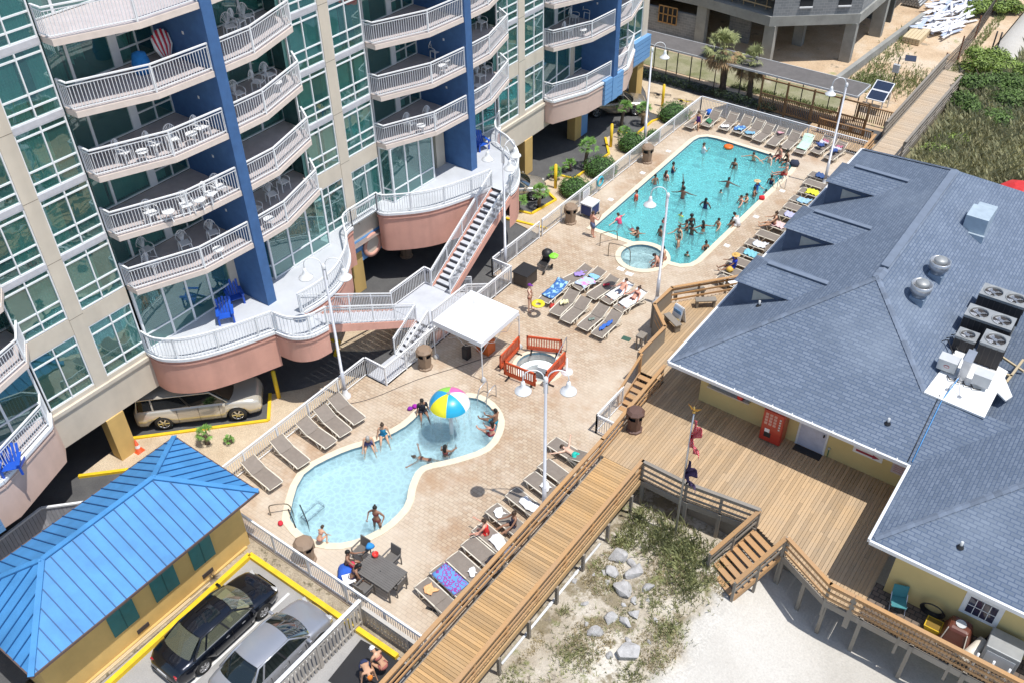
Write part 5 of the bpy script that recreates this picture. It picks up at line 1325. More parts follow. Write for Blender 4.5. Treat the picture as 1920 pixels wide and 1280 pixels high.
# dark storage box, speaker, orange box, stroller
t = thing('storage_box', (-24.15, 33.45, 0), 'dark brown deck storage box at the fence beside the triple lamp', 'box')
BX = mat('dark_brown_box', (.055, .045, .04), .6)
MB().box(-24.55, 32.95, 0, -23.65, 33.95, .75).build('body', BX, t, bevel=.02); MB().box(-24.6, 32.9, .76, -23.6, 34.0, .84).build('lid', BLACK, t, bevel=.02)
t = thing('speaker', (-22.75, 26.6, 0), 'black loudspeaker standing on the pavers under the tent', 'speaker')
MB().box(-22.95, 26.45, 0, -22.6, 26.8, .72).build('cabinet', BLACK, t, bevel=.03); MB().box(-22.9, 26.435, .06, -22.65, 26.45, .66).build('grille', MD, t)
t = thing('orange_cabinet', (-22.2, 27.5, 0), 'orange cooler cabinet under the canopy tent', 'cabinet')
MB().box(-22.7, 27.3, 0, -21.95, 27.9, .75).build('body', mat('orange_cabinet_paint', (.60, .14, .03), .5), t, bevel=.02); MB().box(-22.45, 27.285, .2, -22.2, 27.3, .6).build('slot', BLACK, t)
t = thing('baby_stroller', (-23.9, 35.0, 0), 'black baby stroller with lime green toy by the fence', 'stroller')
MB().add([(-24.2, 34.8, .45), (-23.7, 34.8, .45), (-23.7, 35.2, .5), (-24.2, 35.2, .5), (-24.2, 35.35, .95), (-23.7, 35.35, .95)], [(0, 1, 2, 3), (3, 2, 5, 4)]).build('seat', BLACK, t)
MB().lathe([(.32, 0), (.3, .15), (.15, .28), (0, .3)], (-23.95, 35.35, .85), 12).build('hood', BLACK, t)
for dx in (-.28, .28):
    MB().tube([(-23.95 + dx, 34.6, .1), (-23.95 + dx, 35.2, .6), (-23.95 + dx, 35.6, 1.05)], .015, 6).build('frame', ALU, t)
    for y in (34.6, 35.4): w__ = MB().lathe([(.02, -.02), (.12, -.02), (.12, .02), (.02, .02)], n=12); w__.v = [Matrix.Translation((-23.95 + dx, y, .12)) @ Matrix.Rotation(pi / 2, 4, 'Y') @ v for v in w__.v]; w__.build('wheel', BLACK, t)
tag(MB().lathe([(0, .0), (.2, .08), (.28, .2), (.12, .3), (0, .3)], (-23.5, 35.3, .75), 7, False).build('lime_toy', mat('lime', (.25, .75, .05), .5), loc=(-23.5, 35.3, .8)), 'lime green inflatable on the stroller', 'toy')
# beach ball umbrella fountain
t = thing('umbrella_fountain', (-20.15, 22.2, -.7), 'striped beach ball coloured umbrella fountain standing in the small pool', 'umbrella')
ns = 6; cx, cy, cz = -20.15, 22.2, 1.75
for k in range(ns):
    m = MB(); m.smooth = True; V = []; nn = 5; mm = 8
    for i in range(mm + 1):
        th = (i / mm) * radians(82)
        for j in range(nn + 1):
            ph = 2 * pi * (k + j / nn) / ns; V.append((cx + .92 * sin(th) * cos(ph), cy + .92 * sin(th) * sin(ph), cz + .72 * cos(th) - .1))
    m.add(V, [(i * (nn + 1) + j, i * (nn + 1) + j + 1, (i + 1) * (nn + 1) + j + 1, (i + 1) * (nn + 1) + j) for i in range(mm) for j in range(nn)])
    col = {0: (.82, .82, .84), 1: (.78, .14, .42), 2: (.28, .68, .08), 3: (.02, .33, .62), 4: (.80, .76, .03), 5: (.02, .38, .62)}[k]
    m.build('panel', mat('ball_%d' % k, col, .35, coat=.4, var=.03), t)
MB().cyl((cx, cy, cz + .6), .09, .05, 12).build('cap', mat('grey_cap', (.3, .3, .3), .5), t); MB().cyl((cx, cy, -.75), .09, cz + 1.2, 12).build('pole', WHITE, t)
# falling water curtain
m = MB()
for k in range(60):
    a = random.uniform(0, 2 * pi); r = random.uniform(.85, 1.0); m.tube([(cx + r * cos(a), cy + r * sin(a), cz - .02), (cx + r * 1.02 * cos(a), cy + r * 1.02 * sin(a), -.1)], .004, 4, False)
m.build('water_curtain', glass('thin_water', (.95, .97, 1), (1, 1, 1), .3, .6, .1, 0), t)
# table and chairs
DG = mat('grey_slat_furniture', (.14, .13, .12), .55, var=.1); 
tb = G(711, 1068, .74)
t = thing('patio_table', (tb.x, tb.y, 0), 'rectangular dark grey slatted patio table with umbrella hole', 'table')
T0 = [z8(170, 560, .74), z8(350, 665, .74), z8(265, 760, .74), z8(90, 640, .74)]
c = sum(T0, Vector()) / 4; ux = (T0[1] - T0[0]); L = 1.75; rz = atan2((T0[2] - T0[3] + T0[1] - T0[0]).y, (T0[2] - T0[3] + T0[1] - T0[0]).x)
t.location = (c.x, c.y, 0); t.rotation_euler = (0, 0, 0)
def obj_local(t, m, rz):
    o = Vector(t.location); R = Matrix.Translation(o) @ Matrix.Rotation(rz, 4, 'Z'); m.v = [R @ v for v in m.v]; return m
m = MB()
for i in range(12): m.box(-.88, -.55 + i * .0935, .72, .88, -.55 + i * .0935 + .087, .75)
obj_local(t, m, rz).build('tabletop', DG, t)
obj_local(t, MB().lathe([(0, 0), (.03, 0)], (0, 0, .753), 12), rz).build('umbrella_hole', BLACK, t)
for sx in (-1, 1):
    for sy in (-1, 1): obj_local(t, MB().box(sx * .84 - .03, sy * .5 - .03, 0, sx * .84 + .03, sy * .5 + .03, .72), rz).build('leg', DG, t)
m = MB().box(-.84, -.52, .64, .84, -.48, .72).box(-.84, .48, .64, .84, .52, .72); obj_local(t, m, rz).build('apron', DG, t)
def patio_chair():
    t = thing('patio_chair', (0, 0, 0), 'x', 'chair')
    MB().box(-.25, -.24, .40, .25, .24, .44).build('seat', DG, t)
    MB().obox((0, -.28, .66), (.5, .04, .5), 0, .18).build('backrest', DG, t)
    for x in (-.26, .26):
        for y in (-.24, .24): MB().box(x - .02, y - .02, 0, x + .02, y + .02, .62 if y > 0 else .42).build('leg', DG, t)
        MB().box(x - .03, -.26, .61, x + .03, .26, .635).build('armrest', DG, t)
    return t
pc = patio_chair()
for (px, py, a, lab) in ((735, 1050, rz + pi, 'dark patio chair on the pool side of the slatted table'), (744, 1097, rz + pi / 2, 'dark patio chair at the right end of the slatted table'), (684, 1106, rz, 'dark patio chair on the fence side of the slatted table'), (678, 1035, rz + pi, 'second small dark seat behind the red bucket')):
    p = G(px, py, .3); place(pc, (p.x, p.y, 0), a, lab, 'patio chairs at the slatted table')
p = z8(192, 572, .75); tag(MB().lathe([(0, .0), (.10, .0), (.13, .17), (.11, .17), (.09, .04), (0, .04)], (p.x, p.y, .755), 14).build('red_bucket', MATS['red_plastic'], loc=p), 'red plastic bucket on the corner of the slatted table', 'bucket')
def bag(px, py, z, sz, col, label, cat='bag', mt=None):
    p = G(px, py, z); m = MB(); m.lathe([(0, 0), (sz * .8, .02), (sz, sz * .5), (sz * .8, sz), (sz * .3, sz * 1.25), (0, sz * 1.3)], (p.x, p.y, z), 10)
    m.v = [Vector((v.x + .12 * sz * sin(v.z * 30 + v.y * 9), v.y + .12 * sz * sin(v.x * 20), v.z)) for v in m.v]
    o = m.build('bag' if cat == 'bag' else cat.replace(' ', '_'), mt or cloth(col), loc=p); return tag(o, label, cat)
bag(652, 1080, 0, .42, (.03, .12, .55), 'big royal blue bag leaning on the car park fence'); bag(694, 1026, .7, .17, (.03, .25, .6), 'blue backpack on the table end near the small pool')
tag(MB().add([tuple(G(x, y, .5)) for x, y in ((640, 1078), (662, 1072), (668, 1088), (646, 1098))], [(0, 1, 2, 3)]).build('white_towel', cloth(W_), loc=G(650, 1085, .5)), 'white folded towel on the royal blue bag', 'towel')
bag(661, 1060, .45, .14, (.6, .05, .1), 'small red bag on top of the blue bag'); bag(1330, 215, .3, .3, (.03, .15, .6), 'blue bag hanging at the far lounger row')
bag(1489, 311, 0, .32, (.03, .04, .07), 'dark navy bag on the coping of the large pool'); bag(1428, 374, 0, .2, (.6, .02, .03), 'red cooler bag on the right edge of the large pool')
bag(526, 982, 0, .12, (.6, .03, .05), 'small red toy near the hoop rail of the small pool', 'toy'); bag(769, 767, 0, .13, (.25, .02, .35), 'purple flippers on the edge of the small pool', 'flippers'); bag(778, 763, 0, .13, (.35, .02, .35), 'second purple flipper nearer the striped umbrella', 'flippers')
bag(1368, 508, .4, .2, (.75, .5, .1), 'yellow straw hat on the lounger by the person in blue', 'hat')
p = G(1366, 276, -.05); tag(MB().lathe([(0, 0), (.3, .02), (.34, .14), (.2, .2), (0, .18)], (p.x, p.y, -.13), 10).build('orange_float', mat('orange_float', (.75, .16, .02), .4), loc=p), 'orange inflatable in the far corner of the large pool', 'float')
# floor bits
fl = [(8, 490, 865), (8, 530, 878)]
for i, (r_, x, y) in enumerate(fl):
    p = z8(x, y, .0); tag(MB().obox((p.x, p.y, .015), (.26, .1, .03), .2).build('flip_flop', BLACK, loc=p), '%s black flip flop on the pavers near the front lounger' % ['left', 'right'][i], 'flip flop', 'black flip flops')
for i, (x, y) in enumerate(((1560, 222), (1607, 250), (660, 625), (470, 0))):
    p = z5(x, y, .0) if i < 2 else None
    if p: tag(MB().obox((p.x, p.y, .006), (.42, .3, .008), .1).build('depth_marker', WHITE, loc=p), '%s white warning tile by the hot tub' % ['left', 'right'][i], 'tile')
p = z5(1590, 610); tag(MB().obox((p.x, p.y, .006), (.45, .32, .008), .1).build('drain_cover', mat('green_cover', (.04, .10, .07), .6), loc=p), 'small dark green cover plate in the pavers', 'cover')
cab = [G(*q, .015) for q in ((600, 752), (645, 757), (700, 745), (780, 712), (850, 690), (905, 672), (945, 663))]
tag(MB().tube(smoothline(cab, 4), .014, 5).build('power_cable', BLACK, loc=cab[0]), 'long black cable crossing the pavers from the fence to the tub', 'cable')
# balcony furniture
def monobloc():
    t = thing('plastic_chair', (0, 0, 0), 'x', 'chair')
    MB().box(-.22, -.22, .40, .22, .22, .43).build('seat', WHITE, t)
    m = MB(); 
    for k in range(7):
        a = radians(-54 + 18 * k); m.beam((.05 * sin(a), -.22, .44), (.24 * sin(a), -.30, .50 + .38 * cos(a) ** .6), .03, .012)
    m.tube([(.25 * sin(radians(a)), -.30, .50 + .40 * cos(radians(a))) for a in range(-85, 86, 17)], .018, 5); m.build('backrest', WHITE, t)
    for x in (-.24, .24):
        for y in (-.22, .2): MB().beam((x, y, 0), (x * .9, y * .95, .42), .04, .04).build('leg', WHITE, t)
        MB().tube([(x, -.26, .60), (x * 1.05, .05, .64), (x, .22, .6), (x, .22, .42)], .02, 5).build('armrest', WHITE, t)
    return t
mono = monobloc()
def smalltab():
    t = thing('side_table', (0, 0, 0), 'x', 'table')
    MB().cyl((0, 0, .42), .24, .03, 14).build('tabletop', WHITE, t)
    for a in range(3): MB().beam((.05 * cos(a * 2.1), .05 * sin(a * 2.1), .42), (.2 * cos(a * 2.1), .2 * sin(a * 2.1), 0), .03, .03).build('leg', WHITE, t)
    return t
stb = smalltab()
GB = 'white plastic chairs on the balconies'
fln = ['lowest', 'second lowest', 'third', 'fourth', 'top']
def bal_stuff(px, py, k, facing, kind='c', where=''):
    z = FL[k]; p = G(px, py, z + .3)
    if kind == 'c': place(mono, (p.x, p.y, z), facing, 'white plastic chair, %s' % where, GB)
    else: place(stb, (p.x, p.y, z), 0, 'white table, %s' % where, 'small white tables on the balconies')
E1 = -pi / 2
sets = [
 (0, 'on the lowest balcony left of the nearest blue fin', [(276, 472, 'c'), (288, 500, 'c'), (347, 460, 'c'), (400, 440, 'c'), (410, 472, 't')]),
 (1, 'on the second lowest balcony left of the nearest blue fin', [(285, 404, 'c'), (317, 402, 't'), (350, 388, 'c'), (375, 380, 't'), (395, 368, 'c'), (412, 355, 'c')]),
 (2, 'on the third balcony left of the nearest blue fin', [(233, 290, 'c'), (268, 290, 't'), (290, 275, 'c'), (325, 265, 'c'), (360, 257, 't'), (378, 245, 'c')]),
 (3, 'on the fourth upper balcony right of the nearest blue fin', [(432, 55, 'c'), (447, 45, 'c'), (463, 36, 'c')]),
 (2, 'on the upper balcony right of the nearest blue fin', [(447, 180, 'c'), (485, 158, 'c'), (505, 145, 'c'), (520, 160, 't')]),
 (0, 'on the lower balcony right of the nearest blue fin', [(510, 368, 'c'), (531, 345, 'c'), (480, 395, 'c'), (505, 415, 't')]),
 (1, 'on the second balcony left of the middle blue fin', [(818, 100, 'c'), (835, 118, 't'), (830, 128, 't')]),
 (0, 'on the lowest balcony left of the middle blue fin', [(770, 235, 'c'), (807, 222, 'c'), (790, 240, 't')]),
 (1, 'on the high balcony right of the middle blue fin', [(903, 45, 'c')]), (0, 'on the middle balcony right of the middle blue fin', [(900, 145, 'c'), (913, 130, 'c'), (897, 165, 't')]),
 (0, 'on the balcony left of the far blue fin', [(1065, 60, 'c'), (1077, 35, 'c'), (1104, 26, 'c'), (1093, 60, 't')])]
for k, wh, L in sets:
    nc = 0; nt_ = 0
    for px, py, kd in L:
        if kd == 'c': bal_stuff(px, py, k, E1 + random.uniform(-.4, .4), 'c', '%s %s' % (['first', 'second', 'third', 'fourth', 'fifth'][nc], wh)); nc += 1
        else: bal_stuff(px, py, k, 0, 't', '%s %s' % (['first', 'second', 'third'][nt_], wh)); nt_ += 1
# blue adirondack chairs
def adir():
    t = thing('adirondack_chair', (0, 0, 0), 'x', 'chair'); AB = mat('blue_adirondack', (.015, .09, .50), .45, var=.08)
    m = MB()
    for k in range(6): m.obox((0, .32 - k * .095, .36 - k * .02), (.56, .08, .02))
    m.build('seat', AB, t)
    m = MB()
    for k in range(5):
        x = (k - 2) * .115; m.beam((x, -.18, .26), (x * 1.25, -.5, .98 - abs(k - 2) * .05), .10, .02, (0, 1, 0))
    m.build('backrest', AB, t)
    for x in (-.32, .32):
        MB().box(x - .07, -.3, .56, x + .07, .42, .58).build('armrest', AB, t); MB().box(x - .04, .3, 0, x + .04, .36, .56).build('leg', AB, t); MB().beam((x, .2, .3), (x, -.55, .02), .03, .12).build('leg', AB, t)
    return t
ad = adir()
for px, py, a, lab in ((423, 590, -2.2, 'front royal blue adirondack chair on the salmon terrace'), (440, 556, -2.0, 'rear royal blue adirondack chair on the salmon terrace beside the blue fin'), (878, 282, -1.4, 'left royal blue adirondack chair behind the middle blue fin'), (902, 270, -1.9, 'right royal blue adirondack chair behind the middle blue fin'), (22, 870, -2.2, 'royal blue adirondack chair on the balcony at the lower left edge')):
    p = G(px, py, TZ + .3); place(ad, (p.x, p.y, TZ), a, lab, 'royal blue adirondack chairs')
# striped float on the balcony
t = thing('striped_float', (-31.4, 19.9, FL[3]), 'red and white striped inflatable chair on a high balcony', 'inflatable')
for k in range(9):
    a = radians(-60 + 15 * k); m = MB(); m.tube([(-31.3, 19.9 + .12 * sin(a), FL[3] + .1), (-31.35, 19.9 + .38 * sin(a), FL[3] + .6), (-31.45, 19.9 + .42 * sin(a), FL[3] + .75 + .5 * cos(a))], [.05, .085, .04], 8)
    m.build('stripe', mat('float_red', (.55, .03, .06), .4) if k % 2 else WHITE, t)
for (px, py, c, lab) in ((265, 122, (.02, .2, .55), 'blue beach things on the second balcony from the top'), (150, 130, (.03, .03, .04), 'dark grill cover at the left end of a high balcony')):
    p = G(px, py, FL[3] + .3); o = MB().lathe([(0, 0), (.3, 0), (.35, .4), (.25, .75), (0, .85)], (p.x, p.y, FL[3]), 10).build('covered_item', cloth(c), loc=(p.x, p.y, FL[3])); tag(o, lab, 'covered item')
# landing furniture
def bench(c4, z, label):
    c = sum(c4, Vector()) / 4; d = c4[1] - c4[0]; rz = atan2(d.y, d.x); t = thing('wooden_bench', (c.x, c.y, DZ), label, 'bench', 'weathered benches on the landing'); L = d.length
    obj_local(t, MB().box(-L / 2, -.18, .42, L / 2, .18, .48), rz).build('seat', WOODG, t)
    for x in (-L / 2 + .1, L / 2 - .1): obj_local(t, MB().box(x - .05, -.15, 0, x + .05, .15, .42), rz).build('leg', WOODG, t)
def z3r(x, y, z): return G(1140 + x / 6.4, 480 + y / 6.4, z)
bench([z3r(1040, 500, 1.35), z3r(1290, 490, 1.35), z3r(1310, 540, 1.35), z3r(1060, 560, 1.35)], 1.35, 'grey wooden bench near the roof eave on the raised landing')
bench([z3r(690, 690, 1.35), z3r(840, 840, 1.35), z3r(860, 850, 1.35), z3r(720, 680, 1.35)], 1.35, 'grey wooden bench beside the sandwich board on the landing')
bench([z3r(790, 430, 1.35), z3r(1160, 385, 1.35), z3r(1160, 400, 1.35), z3r(800, 450, 1.35)], 1.35, 'long grey bench built against the landing rail')
p = z3r(840, 790, DZ); t = thing('sandwich_board', (p.x, p.y, DZ), 'white framed sandwich board with blue and yellow picture on the landing', 'sign', None, -.3)
o = Vector(t.location)
for s_, nm in ((-1, 'panel'), (1, 'panel')):
    m = MB().obox((0, s_ * .14, .5), (.6, .03, 1.0), 0, s_ * -.22 * -1); m.v = [v + o for v in m.v]; m.build(nm, WHITE, t)
for z, h_, c, nm in ((.64, .42, (.12, .30, .55), 'picture'), (.24, .28, (.7, .5, .1), 'notice')):
    m = MB().obox((0, -.165 - (z - .5) * -.22, z), (.5, .012, h_), 0, .22); m.v = [v + o for v in m.v]; m.build(nm, mat('board_' + nm, c, .5, var=.5, scale=8), t)
t = thing('wooden_stand', (-16.1, 32.2, 0), 'small dark wooden stand outside the landing wall', 'stand'); MB().box(-16.35, 32.0, .75, -15.95, 32.5, .85).build('top', WOODG, t)
for x in (-16.3, -16.0):
    for y in (32.05, 32.45): MB().box(x - .03, y - .03, 0, x + .03, y + .03, .75).build('leg', WOODG, t)
# flags
t = thing('flagpole', (-9.2, 22.9, -.5), 'slim flagpole with gold eagle between deck rail and dune', 'flagpole')
fx, fy = -9.2, 23.1
MB().tube([(fx, fy, -.6), (fx, fy, 3.0), (fx, fy, 6.6)], [.05, .045, .03], 10).build('pole', ALU, t)
GO = mat('gold_metal', (.6, .4, .12), .35, .8); m = MB().lathe([(0, 0), (.06, .03), (.06, .1), (0, .13)], (fx, fy, 6.6), 10); m.add([(fx, fy, 6.8), (fx - .28, fy, 6.95), (fx - .1, fy, 6.72)], [(0, 1, 2)]).add([(fx, fy, 6.8), (fx + .28, fy, 6.95), (fx + .1, fy, 6.72)], [(0, 2, 1)]).tube([(fx, fy, 6.7), (fx, fy - .05, 6.95)], [.05, .03], 6); m.build('eagle', GO, t)
def hang_flag(zt, zb, mt, wd, label, cat='flag'):
    wd *= 1.6
    V = []; n = 12; mcols = 5
    for i in range(n + 1):
        z = zt + (zb - zt) * i / n
        for j in range(mcols + 1):
            u = j / mcols; r_ = wd * u * (.5 + .5 * sin(i * .6 + 1)) ; V.append((fx + .06 + r_ * .55, fy + .12 * sin(j * 2.2 + i * .5), z - .5 * u * wd))
    m = MB(); m.add(V, [(i * (mcols + 1) + j, i * (mcols + 1) + j + 1, (i + 1) * (mcols + 1) + j + 1, (i + 1) * (mcols + 1) + j) for i in range(n) for j in range(mcols)], True)
    o = m.build('flag', mt, loc=(fx, fy, zt)); o.modifiers.new('s', 'SOLIDIFY').thickness = .006; tag(o, label, cat)
FM = pattern_cloth('red_white_stripes', (.55, .02, .04), (.8, .8, .8), 5, 'WAVE')
hang_flag(6.3, 4.9, FM, .5, 'limp red and white striped flag near the top of the pole')
hang_flag(4.2, 3.2, mat('black_purple_flag', (.05, .03, .09), .8), .6, 'limp black and purple flag lower on the pole')
# nook things
t = thing('folding_chair', (-.75, 23.9, DZ), 'teal folding chair in the service nook corner', 'chair', None, .35); TL = mat('teal_fabric', (.05, .22, .24), .7); o = Vector(t.location)
def tl(m): m.v = [v + o for v in m.v]; return m
tl(MB().box(-.26, -.25, .38, .26, .25, .42)).build('seat', TL, t); tl(MB().obox((0, .3, .68), (.52, .03, .5), 0, -.25)).build('backrest', TL, t)
for x in (-.27, .27): tl(MB().beam((x, -.25, 0), (x, .25, .6), .025, .025)).build('leg', ALU, t); tl(MB().beam((x, .25, 0), (x, -.2, .45), .025, .025)).build('leg', ALU, t)
m = MB()
for k in range(6):
    r = .42 - .02 * k; m.tube([(-.02 + r * cos(q * pi / 12) + .35, 24.15 + .02 * k - .1 * sin(q * pi / 12), DZ + .5 + r * sin(q * pi / 12)) for q in range(25)], .022, 6)
tag(m.build('coiled_hose', BLACK, loc=(.3, 24.2, DZ)), 'coil of black hose leaning on the cream wall', 'hose')
YB = mat('yellow_bin', (.65, .42, .02), .5); t = thing('yellow_tub', (.55, 23.75, DZ), 'yellow plastic tub in front of the coiled hose', 'tub')
m = MB().hexa([(.35, 23.6, DZ), (.75, 23.6, DZ), (.75, 23.95, DZ), (.35, 23.95, DZ), (.27, 23.52, DZ + .35), (.83, 23.52, DZ + .35), (.83, 24.03, DZ + .35), (.27, 24.03, DZ + .35)]); m.build('body', YB, t); MB().box(.31, 23.56, DZ + .345, .79, 23.99, DZ + .36).build('inside', mat('shaded_yellow', (.2, .12, .01), .7), t)  # flat plate at the rim, shade of the hollow painted as darker yellow
t = thing('brown_ice_chest', (1.3, 23.75, DZ), 'large rounded reddish brown covered chest below the small window', 'chest'); RB = mat('reddish_brown_plastic', (.12, .035, .02), .45, coat=.2, var=.15)
m = MB().hexa([(.75, 23.25, DZ), (1.85, 23.25, DZ), (1.85, 24.25, DZ), (.75, 24.25, DZ), (.95, 23.5, DZ + .95), (1.65, 23.5, DZ + .95), (1.65, 24.1, DZ + .95), (.95, 24.1, DZ + .95)]); m.build('cover', RB, t, bevel=.12)
for x in (.86, 1.72): MB().beam((x, 23.24, DZ + .03), (x + (.12 if x < 1 else -.12), 23.47, DZ + .93), .03, .02).build('strap', BONE, t)
MB().lathe([(0, 0), (.16, 0), (.18, .01)], (1.3, 23.8, DZ + .965), 12, False).build('emblem', LG, t)
t = thing('ice_machine', (2.75, 23.7, DZ), 'grey steel cabinet at the right end of the service nook', 'cabinet'); MB().box(2.2, 23.3, DZ, 3.3, 24.2, DZ + 1.15).build('body', MG, t, bevel=.03); MB().box(2.3, 23.285, DZ + .2, 3.2, 23.3, DZ + .95).build('door', LG, t)
t = thing('equipment_roller', (2.0, 23.4, DZ), 'beige cylindrical roller machine lying between chest and cabinet', 'machine'); MB().tube([(1.75, 23.0, DZ + .2), (2.15, 23.95, DZ + .5)], [.2, .2], 12).build('drum', BONE, t); MB().tube([(2.15, 23.95, DZ + .5), (2.3, 24.15, DZ + 1.1)], .05, 8).build('handle', BLACK, t); MB().box(1.5, 22.9, DZ + .02, 2.0, 23.1, DZ + .2).build('base', BLACK, t)
for i, x in enumerate((2.1, 2.6, 3.1)): tag(MB().cyl((x, 22.95, DZ), .04, 1.0, 8).build('white_post', WHITE, loc=(x, 22.95, DZ)), '%s short white pipe post in front of the steel cabinet' % ['left', 'middle', 'right'][i], 'post', 'short white posts in the nook')
p1, p2 = G(940, 1244, -.42), G(1125, 1018, -.42)
t = thing('white_pipe', (p1.x, p1.y, p1.z), 'long white plastic pipe lying on the sand beside the boardwalk', 'pipe'); MB().tube([p1, p2], .055, 10).build('pipe', WHITE, t)
for f_ in (.45, .72): q = p1 + (p2 - p1) * f_; MB().tube([q, q + (p2 - p1).normalized() * .18], .075, 10).build('coupling', WHITE, t)
# bollards, cone
for i, (x, y, lab) in enumerate(((-28.33, 19.26, 'beside the large silver utility vehicle'), (-28.6, 56.8, 'farthest back near the tan vehicle'), (-28.45, 49.45, 'between palms and round hedge'), (-28.45, 42.8, 'nearest the half hidden silver car'))):
    t = thing('bollard', (x, y, -.1), 'tall yellow bollard ' + lab, 'bollard', 'yellow bollards'); MB().cyl((x, y, -.1), .1, 1.65, 14).build('post', YELLOW, t); MB().lathe([(.1, 0), (.07, .06), (0, .09)], (x, y, 1.55), 14).build('cap', YELLOW, t)
p = G(261, 845, -.1); t = thing('traffic_cone', (p.x, p.y, -.1), 'orange traffic cone beside the ochre column', 'cone'); MB().lathe([(.2, .03), (.15, .05), (.03, .7), (0, .7)], (p.x, p.y, -.1), 16).build('cone', OR, t); MB().box(p.x - .2, p.y - .2, -.1, p.x + .2, p.y + .2, -.06).build('base', OR, t); MB().lathe([(.115, .25), (.088, .4)], (p.x, p.y, -.1), 16).build('stripe', WHITE, t)
# picket fences at the lower left
PG = wood('grey_picket', (.42, .38, .33), (.52, .50, .46), .25)
def picket(a, b, h, label):
    a, b = Vector(a), Vector(b); t = thing('picket_fence', a, label, 'fence', 'grey picket fences by the car park'); d = (b - a).normalized(); L = (b - a).length
    MB().beam(a + Vector((0, 0, h)), b + Vector((0, 0, h)), .14, .04).build('top_rail', WHITE if h > 1.3 else PG, t)
    for z in (.3, h - .25): MB().beam(a + Vector((0, 0, z)), b + Vector((0, 0, z)), .04, .08).build('rail', PG, t)
    m = MB(); n = int(L / .17)
    for i in range(n): p = a + d * (.17 * (i + .5)); m.beam(p - d * .055 + Vector((0, 0, h / 2)), p + d * .055 + Vector((0, 0, h / 2)), .02, h - .04)
    m.build('pickets', PG, t)
    for i in range(int(L / 2.2) + 1): p = a + d * min(L - .05, 2.2 * i); MB().box(p.x - .05, p.y - .05, p.z, p.x + .05, p.y + .05, p.z + h).build('post', PG, t)
picket((-16.55, 12.6, -.14), (-16.55, 3, -.14), 1.5, 'weathered picket fence with white top running beside the grey car')
picket((-16.5, 12.62, -.14), (-13.6, 12.62, -.14), 1.1, 'weathered picket fence under the white pool fence by the boardwalk')
g_ = MB().quad((-16.5, 3, -.125), (-13.5, 3, -.125), (-13.5, 11.9, -.125), (-16.5, 11.9, -.125)); struct('foot_court_ground', g_, LOT)
tag(MB().obox((-15.0, 11.2, -.115), (2.2, 1.9, .02), .1).build('rubber_mat', BLACK, loc=(-15, 11.2, -.12)), 'black rubber mat under the two people at the foot shower', 'mat')
tm = thing('timber_boards', (-22.68, 7.5, -.05), 'long pale boards lying along the hut wall', 'boards')
for k in range(3): MB().box(-22.78 + .07 * k, 4.2 + .5 * k, -.055, -22.73 + .07 * k, 8.6 + .9 * k, -.02 + .01 * k).build('board', wood('pale_board', (.58, .46, .28), (.6, .5, .36)), tm)
